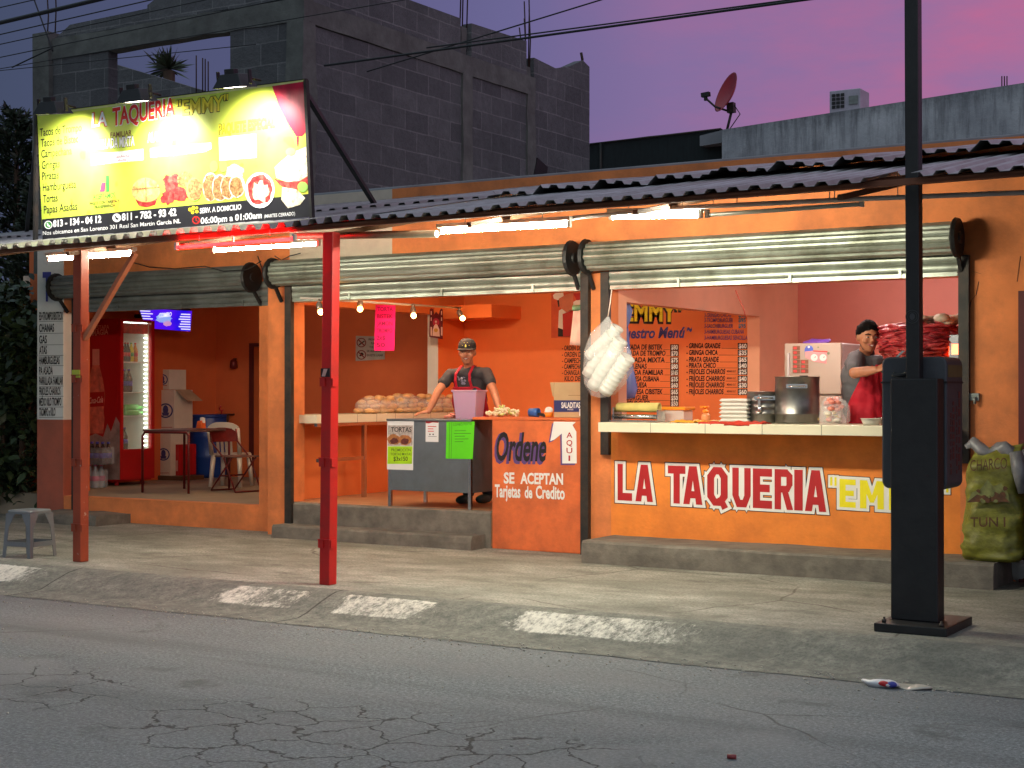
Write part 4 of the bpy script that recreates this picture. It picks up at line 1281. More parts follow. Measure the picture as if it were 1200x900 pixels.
def col_(x, y, z0, z1, h=.09):
    mb = MB()
    n = 10; rings = []
    for i in range(n + 1):
        z = z0 + (z1 - z0) * i / n
        q = mnoise.noise_vector(Vector((x * 3, y * 3, z * 3))) * .025
        rings.append([(x + sx * (h + q.x), y + sy * (h + q.y), z) for sx, sy in ((-1, -1), (1, -1), (1, 1), (-1, 1))])
    mb.add([p for r in rings for p in r], [(i * 4 + k, i * 4 + (k + 1) % 4, i * 4 + 4 + (k + 1) % 4, i * 4 + 4 + k) for i in range(n) for k in range(4)] + [(3, 2, 1, 0), (n * 4, n * 4 + 1, n * 4 + 2, n * 4 + 3)])
    mb.build('concrete_column', M_bconc, bb)
col_(-10.83, 16.49, 3.0, 5.62, .11); col_(-10.83, 18.1, 3.0, 5.62, .11); col_(-10.83, 13.27, 3.0, 5.62, .12); col_(-14.83, 13.28, 3.0, 5.97, .14)
col_(-10.86, 16.49, 5.84, 6.22, .07); col_(-10.86, 18.1, 5.84, 6.0, .07)
for (x, y, z0, z1) in ((-10.8, 16.42, 6.2, 7.2), (-10.83, 16.52, 6.2, 7.4), (-10.8, 16.58, 6.2, 7.3), (-10.8, 18.03, 5.95, 6.65), (-10.83, 18.08, 5.95, 6.9), (-10.8, 18.13, 5.95, 7.6), (-10.8, 18.16, 5.95, 6.8), (-10.8, 17.9, 6.2, 6.5),
                       (-14.83, 13.24, 5.9, 6.5), (-14.76, 13.3, 5.9, 6.7), (-10.83, 19.7, 6.3, 6.5)):
    mb = MB(); mb.tube([(x, y, z0), (x + .01, y + .01, (z0 + z1) / 2), (x - .005, y, z1)], 0.009 if z1 < 6.45 or y < 19 else .02, 6)
    mb.build("rebar", M_rebar, bb)
mb = MB(); mb.prism([on_x(628, 185, -10.74), on_x(640, 196, -10.74), on_x(637, 215, -10.74), on_x(623, 232, -10.74), on_x(620, 222, -10.74)], (0.03, 0, 0))
mb.build("loose_board", M_black, bb)

gw = thing("gable_wall", "dark sloping gable wall seen through the window hole of the block building", "wall", (-18, 21, 3))
mb = MB(); mb.prism([on_y(100, 62, 21), on_y(127, 73, 21), on_y(238, 106, 21), on_y(330, 134, 21), on_y(330, 250, 21), on_y(100, 250, 21)], (0, .2, 0))
mb.build("gable", blockmat("gable_brick", 0), gw)
for px_r, top in ((230, 65), (237.5, 68), (240.5, 69), (244, 72)):
    p = on_y(px_r, 112, 20.95); q = on_y(px_r, top, 20.95)
    mb = MB(); mb.tube([p, q], 0.012, 6); mb.build("rebar", M_rebar, gw)

# ================================================================== grey rear house, shade cloth, roof things
rh = thing("rear_house", "grey rendered house with streaked parapet behind the orange roof", "house", (-7, 20, 0))
A = on_y(846, 152, 20.0); B = on_y(1200, 97, 19.1)
d = (B - A).normalized(); B2 = A + d * 9.5
mb = MB()
mb.prism([(A.x, A.y, 2.0), (B2.x, B2.y, 2.0), (B2.x, B2.y, A.z + (B.z - A.z) * 9.5 / (B - A).length), (A.x, A.y, A.z)], (0.05, .2, 0))
mb.build("parapet_wall", M_grey2, rh)
mb = MB()
q = on_y(820, 151, 20.25)
mb.prism([(q.x, q.y, A.z - .16), (A.x + .02, A.y + .1, A.z - .16), (A.x + .02, A.y + .1, A.z + .02), (q.x, q.y, A.z - .01)], (0.3, 2, 0))
mb.build("roof_slab", M_grey, rh)
for x in (1174, 1177, 1180):
    p = on_y(x, 103.5, 19.25) - Vector((0, 0, .05)); mb = MB(); mb.tube([p, p + Vector((0, 0, .2))], 0.008, 5); mb.build("rebar", M_rebar, rh)
sh = thing("shade_screen", "dark green shade cloth screen stretched between the block wall and grey house", "screen", (-9.5, 20.4, 2))
mb = MB(); mb.prism([on_y(680, 170, 20.4), on_y(760, 159.5, 20.4), on_y(846, 151, 20.4), on_y(846, 240, 20.4), on_y(680, 240, 20.4)], (0, .03, 0))
mb.build("cloth", mat("shade_cloth", (26, 36, 38), 0.9, var=0.25, scale=4, stretch=(6, 1, 1)), sh)
mb = MB(); mb.tube([on_y(682, 170, 20.37), on_y(845, 151, 20.37)], .015, 6); mb.tube([on_y(704, 168, 20.37), on_y(704, 240, 20.37)], .02, 6)
mb.build("rail", M_dark, sh)
# air conditioner
ac = thing("air_conditioner", "white air-conditioning unit on the roof of the grey house", "air conditioner", on_y(990, 122, 21.0))
p = on_y(972, 124, 21.0); q = on_y(990, 105, 21.0); e = on_y(1008, 124, 21.0)
mb = MB(); mb.box(p.x, e.x, 21.0, 21.4, p.z - .3, q.z); mb.build("casing", mat("ac_white", (170, 166, 176), .5), ac, bevel=.01)
mb = MB()
for i in range(3):
    for j in range(4):
        x = p.x + .04 + i * .065; z = q.z - .05 - j * .055
        mb.box(x, x + .05, 20.985, 20.998, z - .04, z)
mb.build("grille", M_black, ac)
mb = MB(); mb.box(e.x - .16, e.x - .03, 20.985, 20.998, q.z - .22, q.z - .1); mb.build("vent", M_galvdull, ac)
# satellite dish
base = on_y(851, 148, 20.1)
ds = thing("satellite_dish", "red satellite dish with its receiver arm on the grey parapet", "satellite dish", base)
cc = on_y(855, 110, 20.1)
ax = (RT * -0.88 + Vector((0, 0, .35)) - FW * 0.25).normalized()
mb = MB()
mb.lathe(cc - ax * .02, [(0.001, 0.0), (0.10, 0.006), (0.20, 0.03), (0.29, 0.075), (0.30, 0.085), (0.285, .08), (0.19, 0.04), (0.001, 0.012)], 28, axis=ax)
mb.build("dish", mat("red_dish", (170, 40, 52), .45, var=.1), ds)
lnb = on_y(827, 113, 20.0)
mb = MB(); k = cc - Vector((0, 0, .25))
mb.tube([k, on_y(838, 125, 20.0), on_y(829, 117, 20.0), lnb], 0.016, 6); mb.build("arm", M_dark, ds)
mb = MB(); mb.bar(lnb + Vector((-.06, 0, .02)), lnb + Vector((.06, 0, .03)), .035, .03); mb.bar(lnb, lnb - Vector((0, 0, .06)), .02, .02); mb.build("receiver", M_black, ds)
mb = MB(); mb.bar(k + Vector((.02, 0, .12)), k + Vector((.03, 0, -.02)), .05, .05); mb.tube([k + Vector((.03, 0, 0)), base - Vector((0, 0, .1))], .02, 8)
mb.tube([k + Vector((.06, 0, .1)), k + Vector((.16, 0, -.05)), base + Vector((.05, 0, -.05))], .008, 5)
mb.build("mount", M_dark, ds)

# ================================================================== cables overhead
M_cable = mat("cable_rubber", (22, 22, 26), 0.6)
def cable(pts, Y, r, label, sag=0.0):
    a, c = on_y(*pts[0], Y), on_y(*pts[1], Y)
    n = 16
    P_ = [a + (c - a) * (i / n) + Vector((0, 0, -sag * 4 * (i / n) * (1 - i / n))) for i in range(n + 1)]
    mb = MB(); mb.tube(P_, r, 6)
    return tag(mb.build("overhead_cable", M_cable), label, "cable", "cables above the street")
cable(((-120, 55), (300, -44)), 11.0, 0.022, "thick dark cable crossing the sky above the left block column")
cable(((-120, 36), (260, -50)), 11.6, 0.006, "thin cable above the thick one in the sky corner")
cable(((-120, 68), (420, -56)), 12.2, 0.007, "thin cable just under the thick one over the block column")
cable(((-120, 78), (470, -50)), 12.4, 0.006, "thin cable second under the thick one")
cable(((-120, 92), (520, -40)), 12.6, 0.006, "thin cable third under the thick one")
cable(((-120, 101), (520, -8)), 12.6, 0.005, "thin cable crossing in front of the concrete lintel")
cable(((-120, 95), (300, 52)), 12.9, 0.005, "thin cable crossing the window hole low down")
cable(((14, 79), (62, 56)), 13.0, 0.009, "short dark cable running up to the block column")
cable(((38, -6), (62, 60)), 12.9, 0.009, "steep dark cable dropping to the top of the block column")
cable(((380, 77), (1000, -8)), 11.5, 0.011, "thick cable crossing the purple sky to the pole")
cable(((500, 56), (1000, -10)), 11.7, 0.007, "thin cable just above the thick one in purple sky")
cable(((430, 84), (720, -5)), 12.2, 0.007, "thin steep cable crossing the block parapet")

# ================================================================== plants
def leafmat(name, c1, c2):
    m, t, b = newmat(name)
    oi = t.nodes.new("ShaderNodeNewGeometry")
    n = nnoise(t, 2.2, 3)
    r = nmath(t, 'ADD', nmath(t, 'MULTIPLY', oi.outputs["Random Per Island"], 0.6), nmath(t, 'MULTIPLY', n, 0.4))
    t.links.new(nramp(t, r, [(0.2, lin(c1)), (0.8, lin(c2))]), b.inputs["Base Color"])
    b.inputs["Roughness"].default_value = 0.55
    return m
M_leafdark = leafmat("conifer_needles", (22, 34, 24), (48, 62, 40))
M_leaf = leafmat("broad_leaves", (20, 34, 18), (50, 68, 36))
M_palm = leafmat("palm_leaves", (30, 40, 30), (64, 76, 52))
M_bark = mat("bark", (74, 58, 44), 0.95, var=0.3, scale=8, stretch=(1, 1, .3), bump=.6, bscale=20)
def blade(mb, p, d, l, w, droop=0.0):
    d = d.normalized()
    s = d.cross(Vector((random.uniform(-1, 1), random.uniform(-1, 1), random.uniform(-.3, 1)))).normalized() * w
    m_ = p + d * l * .55 - Vector((0, 0, droop * .3)); e = p + d * l - Vector((0, 0, droop))
    mb.add([p - s * .3, p + s * .3, m_ + s, e, m_ - s], [(0, 1, 2, 3, 4)])
def leaf(mb, p, size):
    a = random.uniform(0, 6.28); el = random.uniform(-.9, .4)
    d = Vector((math.cos(a) * math.cos(el), math.sin(a) * math.cos(el), math.sin(el)))
    s = d.cross(Vector((random.uniform(-1, 1), random.uniform(-1, 1), 1))).normalized()
    l = size * random.uniform(.7, 1.3); w = l * .3
    mb.add([p, p + d * l * .35 + s * w, p + d * l * .7 + s * w * .8, p + d * l - Vector((0, 0, l * .15)), p + d * l * .7 - s * w * .8, p + d * l * .35 - s * w], [(0, 1, 2, 3, 4, 5)])
def conifer(x, y, h, r, label, seed):
    random.seed(seed)
    t = thing("conifer_tree", label, "tree", (x, y, -.1), 0, "dark conifers beside the building")
    mb = MB(); mb.tube([(x, y, -.17), (x + .05, y, h * .5), (x, y, h * .97)], [.16, .1, .02], 8); mb.build("trunk", M_bark, t)
    mb = MB()
    nb = int(420 * h / 5)
    for k in range(nb):
        f = (k + random.random()) / nb
        z = .6 + (h - .6) * f
        rr = r * (1 - f) ** .75 * random.uniform(.75, 1.15) + .12
        a = random.uniform(0, 6.28)
        tip = Vector((math.cos(a) * rr, math.sin(a) * rr, random.uniform(.1, .5) * (rr + .25)))
        o = Vector((x, y, z))
        mb.tube([o, o + tip * .6, o + tip], [.015, .01, .004], 4, caps=False)
        for i in range(26):
            g = random.uniform(.2, 1.0)
            p = o + tip * g
            blade(mb, p, tip.normalized() * .6 + Vector((random.uniform(-.6, .6), random.uniform(-.6, .6), random.uniform(.0, .9))), random.uniform(.09, .2), random.uniform(.012, .024), .05)
    mb.build("crown", M_leafdark, t)
conifer(-18.6, 16.0, 5.7, 1.5, "tallest dark conifer left of the sign", 3)
conifer(-17.1, 15.2, 4.5, .75, "slim dark conifer between the tall one and the sign", 5)
conifer(-19.6, 15.0, 5.0, 1.1, "dark conifer cut off by the picture edge", 8)
random.seed(11)
def shrub(x, y, h, r, label, n, size, trunk=True):
    t = thing("leafy_shrub", label, "shrub", (x, y, 0), 0, "leafy shrubs at the left corner")
    mb = MB()
    for k in range(7):
        a = random.uniform(0, 6.28); q = random.uniform(.1, .5) * r
        pts = [(x + math.cos(a) * .08, y + math.sin(a) * .08, -.17)]
        for i in range(1, 5):
            pts.append((x + math.cos(a) * q * i / 3 + random.uniform(-.08, .08), y + math.sin(a) * q * i / 3 + random.uniform(-.08, .08), h * i / 5))
        mb.tube(pts, [.035, .03, .022, .015, .008], 6)
    mb.build("stem", M_bark, t)
    mb = MB()
    cl = [(Vector((x + random.gauss(0, r * .45), y + random.gauss(0, r * .4), random.uniform(.35, h))), random.uniform(.15, .34)) for _ in range(26)]
    for k in range(n):
        c, q = random.choice(cl)
        p = c + Vector((random.gauss(0, q * .6), random.gauss(0, q * .6), random.gauss(0, q * .6)))
        if p.x > -14.86 or (p.x > -16.0 and p.y > 13.7): continue
        leaf(mb, p, size)
    mb.build("foliage", M_leaf, t)
shrub(-15.75, 13.25, 2.75, .62, "tall leafy shrub beside the price-list column", 2600, .13)
shrub(-16.6, 13.5, 2.6, .7, "broad leafy shrub cut off by the picture edge", 2600, .15)
shrub(-15.25, 13.3, 2.5, .3, "narrow leafy shrub squeezed against the price-list column", 1500, .14)
# yucca-like palm seen through the window hole
pc = on_y(198, 66, 23)
pt = thing("palm_tree", "spiky palm top seen through the window hole", "palm", (pc.x, pc.y, 0))
mb = MB(); mb.tube([(pc.x, pc.y, -.17), (pc.x + .1, pc.y, 3), (pc.x, pc.y, pc.z - .3)], [.16, .13, .12], 8); mb.build("trunk", M_bark, pt)
mb = MB()
c0 = Vector((pc.x, pc.y, pc.z - .25))
for k in range(70):
    a = random.uniform(0, 6.28); el = random.uniform(-.5, 1.35)
    blade(mb, c0, Vector((math.cos(a) * math.cos(el), math.sin(a) * math.cos(el), math.sin(el))), random.uniform(.35, .62), .03, .1 * random.random())
c1 = on_y(184, 62, 23)
for k in range(24):
    a = random.uniform(0, 6.28); el = random.uniform(.2, 1.4)
    blade(mb, Vector((c1.x, c1.y, c1.z - .25)), Vector((math.cos(a) * math.cos(el), math.sin(a) * math.cos(el), math.sin(el))), random.uniform(.25, .5), .03, .05)
mb.build("crown", M_palm, pt)
# stones at the shrub foot
M_stone = mat("grey_stone", (128, 122, 112), .9, var=.25, scale=6, bump=.6, bscale=14)
for x, y, r, lb in ((28, 586, .17, "largest pale stone at the foot of the shrubs"), (8, 589, .13, "rounded stone at the picture edge under the shrubs"), (14, 580, .11, "small stone behind the other two under the shrubs"),):
    p = on_z(x, y, 0)
    mb = MB(); mb.ball((p.x, p.y, r * .5), (r, r * .8, r * .7), 14); noisy(mb, r * .35, 4.5)
    tag(mb.build("stone", M_stone), lb, "stone", "stones under the shrubs")
# ================================================================== street furniture
M_pole = mat("black_pole_paint", (16, 16, 18), 0.5, var=0.4, scale=6, bump=.12, bscale=30, wear=(58, 56, 56), wear_at=.70, wscale=16, dirt=(40, 38, 36), dirt_amt=.5, dscale=3)
M_cab = mat("grey_cabinet_plastic", (62, 65, 70), 0.5, var=0.2, scale=5, bump=0.1, wear=(96, 100, 106), wear_at=.68, wscale=18, dirt=(44, 46, 50), dirt_amt=.5, dscale=3)
pp = thing("street_post", "black square street post with thin pole on top and grey plastic cabinet behind", "post", (-2.95, 9.95, 0))
mb = MB(); mb.box(-3.17, -2.70, 9.67, 10.28, 0.0, 0.055); mb.build("base_plate", M_pole, pp, bevel=.006)
for x in (-3.12, -2.75):
    mb = MB(); mb.lathe((x, 9.73, .055), [(.016, 0), (.016, .02), (.008, .02), (.008, .035)], 8); mb.build("bolt", M_dark, pp)
mb = MB(); mb.box(-3.125, -2.815, 9.88, 10.03, 0.055, 1.63); mb.build("column", M_pole, pp, bevel=.008)
mb = MB(); mb.bar((-2.985, 9.95, 1.6), (-3.0, 9.95, 6.2), 0.045, 0.045); po = mb.build("pole", M_pole, pp, bevel=.006)
mb = MB()
Sf = wall_y(9.899)
ring(mb, (1069, 371), 8, .7, Sf, .001, 0); disc(mb, (1069, 371), 3.2, Sf, .001, 0, 14, 4); ring(mb, (1069, 371), 5.6, .5, Sf, .001, 0)
mb.build("round_sticker", mat("faded_sticker_ink", (58, 58, 62), .6), po)
# cabinet: rounded box behind the column
def rbox(mb, x0, x1, y0, y1, z0, z1, r, mi=0, n=6):
    pts = []
    for cx, cz, a0 in ((x1 - r, z1 - r, 0), (x0 + r, z1 - r, 90), (x0 + r, z0 + r, 180), (x1 - r, z0 + r, 270)):
        for k in range(n + 1):
            a = math.radians(a0 + 90 * k / n)
            pts.append((cx + r * math.cos(a), y0, cz + r * math.sin(a)))
    mb.prism(pts, (0, y1 - y0, 0), mi)
mb = MB(); rbox(mb, -3.235, -2.80, 10.04, 10.42, 0.90, 1.775, .05); cb = mb.build("cabinet", M_cab, pp, bevel=.012)
mb = MB(); mb.box(-3.239, -2.795, 10.03, 10.424, 1.60, 1.612); mb.tube([(-3.14, 10.02, 1.665), (-3.15, 10.0, 1.655), (-3.06, 10.0, 1.655), (-3.07, 10.02, 1.665)], .012, 6)
mb.build("lid_seam", M_black, cb)
mb = MB()
for y_, z0_, z1_, w_ in ((10.13, 1.0, 1.42, .03), (10.19, 1.1, 1.5, .05), (10.27, 1.0, 1.46, .028), (10.33, 1.02, 1.56, .05)):
    k_ = 9
    for i_ in range(k_):
        za = z0_ + (z1_ - z0_) * i_ / k_
        mb.box(-2.7995, -2.797, y_ - w_ / 2 * random.uniform(.5, 1), y_ + w_ / 2 * random.uniform(.5, 1), za, za + (z1_ - z0_) / k_ * random.uniform(.5, .9))
mb.box(-2.7995, -2.7965, 10.06, 10.4, 1.64, 1.72, 1)
mb.build("side_print", [mat("faded_red_print", (92, 40, 36), .6), mat("faded_yellow_print", (96, 84, 50), .6)], cb)

# grey plastic stool
M_stool = mat("grey_stool_plastic", (112, 116, 118), 0.4, var=0.05)
st = thing("plastic_stool", "grey plastic stool on the pavement by the worn orange post", "stool", (-11.35, 9.93, 0), math.radians(5))
mb = MB()
h = .44
def sq(z, a, r, n=4):
    pts = []
    for cx, cy, a0 in ((1, 1, 0), (-1, 1, 90), (-1, -1, 180), (1, -1, 270)):
        for k in range(n + 1):
            t = math.radians(a0 + 90 * k / n)
            pts.append(Vector((cx * (a - r) + r * math.cos(t), cy * (a - r) + r * math.sin(t), z)))
    return pts
rings = [sq(h - .035, .150, .05), sq(h - .012, .152, .05), sq(h, .143, .05)]
n = len(rings[0])
mb.add([p for r in rings for p in r], [(i * n + k, i * n + (k + 1) % n, i * n + n + (k + 1) % n, i * n + n + k) for i in range(2) for k in range(n)] + [tuple(range(2 * n, 3 * n)), tuple(range(n))[::-1]])
mb.build("seat", M_stool, st, local=True)
for sx in (-1, 1):
    for sy in (-1, 1):
        mb = MB()
        P0 = [(sx * .148, sy * .148, h - .03), (sx * .155, sy * .155, .28), (sx * .165, sy * .165, .12), (sx * .172, sy * .172, 0)]
        # angle-shaped leg, wide at the top where it curves into its neighbour
        w = (.11, .045, .042, .036)
        vs = []
        for (x, y, z), q in zip(P0, w):
            vs += [(x, y, z), (x - sx * q, y, z), (x - sx * q, y - sy * .006, z), (x - sx * .006, y - sy * .006, z), (x - sx * .006, y - sy * q, z), (x, y - sy * q, z)]
        mb.add(vs, [(i * 6 + k, i * 6 + (k + 1) % 6, i * 6 + 6 + (k + 1) % 6, i * 6 + 6 + k) for i in range(3) for k in range(6)] + [(0, 1, 2, 3, 4, 5), (18, 19, 20, 21, 22, 23)])
        mb.build("leg", M_stool, st, local=True)
mb = MB()
for s in (-1, 1):
    mb.box(-.125, .125, s * .1655 - .004, s * .1655 + .004, .105, .15); mb.box(s * .1655 - .004, s * .1655 + .004, -.125, .125, .105, .15)
mb.build("stretcher", M_stool, st, local=True)

# ---- sacks at the right end
def sack(cx, cy, z0, w, d, h, m, name, label, cat, seed, lean=0.0):
    t = thing(name, label, cat, (cx, cy, z0), 0)
    mb = MB(); n = 56
    pr0 = [(0.0, .90), (.03, 1.03), (.12, 1.06), (.3, 1.0), (.5, .97), (.7, .93), (.85, .90), (.93, .86), (.97, .84), (1.0, .86)]
    pr = []
    for (f0, q0), (f1, q1) in zip(pr0[:-1], pr0[1:]):
        for k in range(4): pr.append((f0 + (f1 - f0) * k / 4, q0 + (q1 - q0) * k / 4))
    pr.append(pr0[-1])
    vs = []
    for f, q in pr:
        fl = 1.0 if f < .85 else max(.12, 1 - (f - .85) / .15 * .9)
        for k in range(n):
            a = 2 * math.pi * k / n
            ca, sa = math.cos(a), math.sin(a)
            sx = math.copysign(abs(ca) ** .6, ca); sy = math.copysign(abs(sa) ** .6, sa)
            p = Vector((cx + sx * w * q + lean * f, cy + sy * d * q * fl, z0 + h * f + (.03 * ca * (f > .9))))
            wr = mnoise.noise(Vector((p.x * 7 + seed, p.y * 7, p.z * 11))) * .034 + mnoise.noise(Vector((p.x * 15 + seed, p.y * 15, p.z * 26))) * .016
            p += Vector((sx, sy, 0)) * wr
            vs.append(p)
    mb.add(vs, [(i * n + k, i * n + (k + 1) % n, i * n + n + (k + 1) % n, i * n + n + k) for i in range(len(pr) - 1) for k in range(n)], 0, True)
    mb.poly([vs[k] for k in range(n)]); 
    o = mb.build("bag", m, t)
    return t, o
M_sack = mat("yellow_green_woven_sack", (118, 118, 38), .5, var=.4, scale=9, stretch=(1, 1, 2.6), bump=.9, bscale=15, dirt=(84, 84, 36), dirt_amt=.8, dscale=5)
sk, so_ = sack(-3.10, 12.46, .205, .235, .17, .90, M_sack, "charcoal_sack", "tall yellow-green printed charcoal sack standing on the plinth end", "sack", 2.0, .03)
mb = MB(); pts = []
for i in range(9):
    f = i / 8
    pts.append(Vector((-3.32 + .5 * f, 12.44 + .03 * math.sin(i * 2.1), 1.10 + .035 * math.sin(i * 1.7) - .05 * f)))
mb.tube(pts, [.02, .045, .05, .05, .045, .055, .05, .045, .02], 8); noisy(mb, .02, 14)
mb.tube([(-2.9, 12.33, 1.07), (-2.87, 12.31, .93), (-2.85, 12.32, .75)], [.05, .06, .03], 8)
mb.build("folded_top", mat("grey_plastic_sack_top", (120, 120, 124), .4, var=.3, scale=9, bump=.4, bscale=20), so_)
Sk = wall_y(12.265)
mb = MB()
text(mb, "CHARCO", (1138, 552), (1181, 549), 13, Sk, .024, 0, .0)
text(mb, "TUN I", (1138, 617), (1179, 617), 11, Sk, .024, 0, .01)
patch(mb, [(1134, 588), (1140, 577), (1150, 573), (1158, 562), (1165, 570), (1174, 566), (1182, 578), (1184, 588)], Sk, .022, 1)
patch(mb, [(1134, 588.5), (1146, 579), (1156, 583), (1167, 576), (1178, 582), (1184, 588.5), (1170, 587)], Sk, .024, 0)
for k in range(14):
    disc(mb, (random.uniform(1140, 1180), random.uniform(572, 587)), random.uniform(1.5, 3.5), Sk, .025 + k * .0003, k % 2, 7, jag=.8)
mb.build("print", [mat("maroon_sack_print", (84, 50, 24), .6, var=.6, scale=14), mat("grey_green_sack_print", (104, 108, 60), .6, var=.6, scale=16)], so_)
sack(-2.50, 12.35, 0.0, .26, .2, 1.05, mat("maroon_woven_sack", (70, 22, 24), .6, var=.3, scale=7, bump=.4, bscale=22), "maroon_sack", "dark maroon full sack at the right picture edge", "sack", 5.0)
p = on_z(1190, 683, 0)
t = MB(); t.ball((p.x + .02, p.y + .12, .12), (.15, .11, .12), 18); t.cone((p.x + .04, p.y + .12, .2), (p.x + .1, p.y + .1, .34), .07, .03, 8); noisy(t, .05, 9)
tag(t.build("plastic_bag", mat("white_plastic_bag", (200, 204, 206), .35, var=.1, bump=.4, bscale=16)), "white tied plastic bag on the pavement at the right edge", "plastic bag")
# ---- litter on the road
p = on_z(1032, 805, -.15)
lt = thing("crumpled_wrapper", "crumpled white wrapper with red and blue print lying on the asphalt", "litter", p)
mb = MB(); mb.ball((p.x, p.y, -.13), (.11, .05, .022), 18); noisy(mb, .025, 13); mb.build("wrapper", mat("wrapper_white", (206, 206, 208), .35, var=.08), lt)
mb = MB(); mb.ball((p.x + .03, p.y - .035, -.125), (.04, .018, .016), 10, 0); mb.ball((p.x + .075, p.y - .03, -.125), (.03, .022, .018), 10, 1); noisy(mb, .01, 16); mb.build("print", [M_red, mat("wrapper_blue", (60, 62, 150), .4)], lt)
mb = MB(); mb.ball((p.x + .16, p.y + .05, -.142), (.12, .06, .012), 16); noisy(mb, .02, 13); mb.build("loose_foil", mat("wrapper_clear", (176, 170, 156), .3, var=.1), lt)
p = on_z(857, 890, -.15)
mb = MB(); mb.tube([p + Vector((-.02, 0, .012)), p + Vector((.02, .01, .012))], .011, 8); tag(mb.build("red_scrap", mat("dull_red_scrap", (130, 50, 50), .5)), "tiny red scrap on the asphalt near the bottom edge", "litter")

# ================================================================== dining room on the left
ZF = .28
X1 = -15.1
c0 = on_x(141, 565, X1); c1 = on_x(181, 562, X1); ztop = on_x(141, 373, X1).z
xl = on_y(97, 460, c0.y).x
Y0, Y1 = c0.y, c1.y
zb = .34
ck = thing("drinks_cooler", "tall red drinks cooler with lit glass door and a bottle picture on its side", "cooler", ((xl + X1) / 2, (Y0 + Y1) / 2, ZF))
M_coolred = mat("cooler_red", (170, 18, 26), .35, var=.06)
M_coolwhite = mat("cooler_liner", (214, 226, 218), .4, var=.02)
D = .04
wz0 = on_x(160, 527, X1).z; wz1 = on_x(160, 377, X1).z
mb = MB()
mb.box(xl, X1 - .06, Y0, Y0 + D, zb, ztop); mb.box(xl, X1 - .06, Y1 - D, Y1, zb, ztop); mb.box(xl, xl + D, Y0 + D, Y1 - D, zb, ztop)
mb.box(xl + D, X1 - .06, Y0 + D, Y1 - D, ztop - D, ztop); mb.box(xl + D, X1 - .06, Y0 + D, Y1 - D, zb, wz0 - .01)
for y in (Y0 + .08, Y1 - .08):
    mb.tube([(X1 - .15, y, ZF), (X1 - .15, y, zb)], .03, 8)
mb.build("body", M_coolred, ck)
mb = MB(); mb.box(xl + D + .001, xl + D + .01, Y0 + D, Y1 - D, wz0, ztop - D); mb.box(xl + D + .01, X1 - .07, Y0 + D + .001, Y0 + D + .01, wz0, ztop - D); mb.box(xl + D + .01, X1 - .07, Y1 - D - .01, Y1 - D - .001, wz0, ztop - D); mb.box(xl + D + .01, X1 - .07, Y0 + D + .01, Y1 - D - .01, wz0 - .008, wz0)
mb.build("liner", M_coolwhite, ck)
mb = MB(); f = .055
mb.box(X1 - .055, X1, Y0, Y0 + f, zb + .02, ztop - .01); mb.box(X1 - .055, X1, Y1 - f, Y1, zb + .02, ztop - .01); mb.box(X1 - .055, X1, Y0 + f, Y1 - f, wz1, ztop - .01); mb.box(X1 - .055, X1, Y0 + f, Y1 - f, zb + .02, wz0 + .01)
dr = mb.build("door", M_coolred, ck)
m, t, b = newmat("cooler_glass"); b.inputs["Base Color"].default_value = (.9, 1, .95, 1); b.inputs["Alpha"].default_value = .1; b.inputs["Roughness"].default_value = .05; M_glass = m
mb = MB(); mb.box(X1 - .03, X1 - .025, Y0 + f, Y1 - f, wz0 + .01, wz1); mb.build("pane", M_glass, dr)
mb = MB()
nled = 26
for i in range(nled):
    z = wz0 + .04 + (wz1 - wz0 - .2) * i / (nled - 1)
    mb.box(X1 - .095, X1 - .085, Y1 - f - .05, Y1 - f - .008, z, z + .018)
mb.build("led_strip", emitter("led_glow", (255, 246, 226), 10), ck)
mb = MB(); mb.box(X1 - .12, X1 - .08, Y0 + f + .01, Y1 - f - .01, wz1 - .015, wz1 - .003); mb.build("top_lamp", emitter("cooler_lamp_glow", (225, 255, 240), 6), ck)
mb = MB(); mb.box(X1 - .078, X1 - .07, Y0 + f, Y1 - f, wz1 - .16, wz1 - .02); mb.build("header", mat("cooler_header", (196, 40, 30), .4, var=.6, scale=14), ck)
shz = [on_x(160, y, X1 - .1).z for y in (424, 459.5, 487, 522.5)]
for z in shz[:3]:
    mb = MB(); mb.box(xl + D + .01, X1 - .08, Y0 + D + .012, Y1 - D - .012, z - .014, z); mb.build("shelf", mat("shelf_wire_white", (220, 224, 220), .4), ck)
Sd = wall_y(Y0)
mb = MB()
text(mb, "DESTAPA", (108, 387), (128, 385.5), 5, Sd, .002, 0, .01); text(mb, "LA MAGIA", (100, 394), (127, 391.5), 6, Sd, .002, 0, .025)
patch(mb, [(109, 410), (116, 410), (116.6, 428), (121, 446), (123.4, 464), (121.6, 480), (122.6, 492), (121, 508), (105, 508), (103.6, 492), (104.4, 480), (102, 464), (104, 446), (108.4, 428)], Sd, .002, 1)
patch(mb, [(108.4, 409), (116.6, 409), (116.8, 428), (108.4, 428)], Sd, .003, 2)
patch(mb, [(103, 460), (122.6, 459), (122, 476), (103.8, 477)], Sd, .003, 3)
text(mb, "Coca-Cola", (104.6, 473), (121, 471.5), 7, Sd, .004, 0, .01, .35)
patch(mb, [(98, 530), (103, 512), (112, 508), (121, 512), (126, 496), (130, 506), (136, 488), (140.4, 496), (140.4, 562), (98, 562)], Sd, .0014, 4)
mb.build("bottle_picture", [mat("picture_pale", (240, 196, 180), .4), mat("picture_glass", (206, 110, 92), .35, var=.4, scale=9), mat("picture_cap", (226, 150, 132), .4), M_coolred, mat("picture_ice", (150, 136, 132), .45, var=.35, scale=9)], dr.parent)

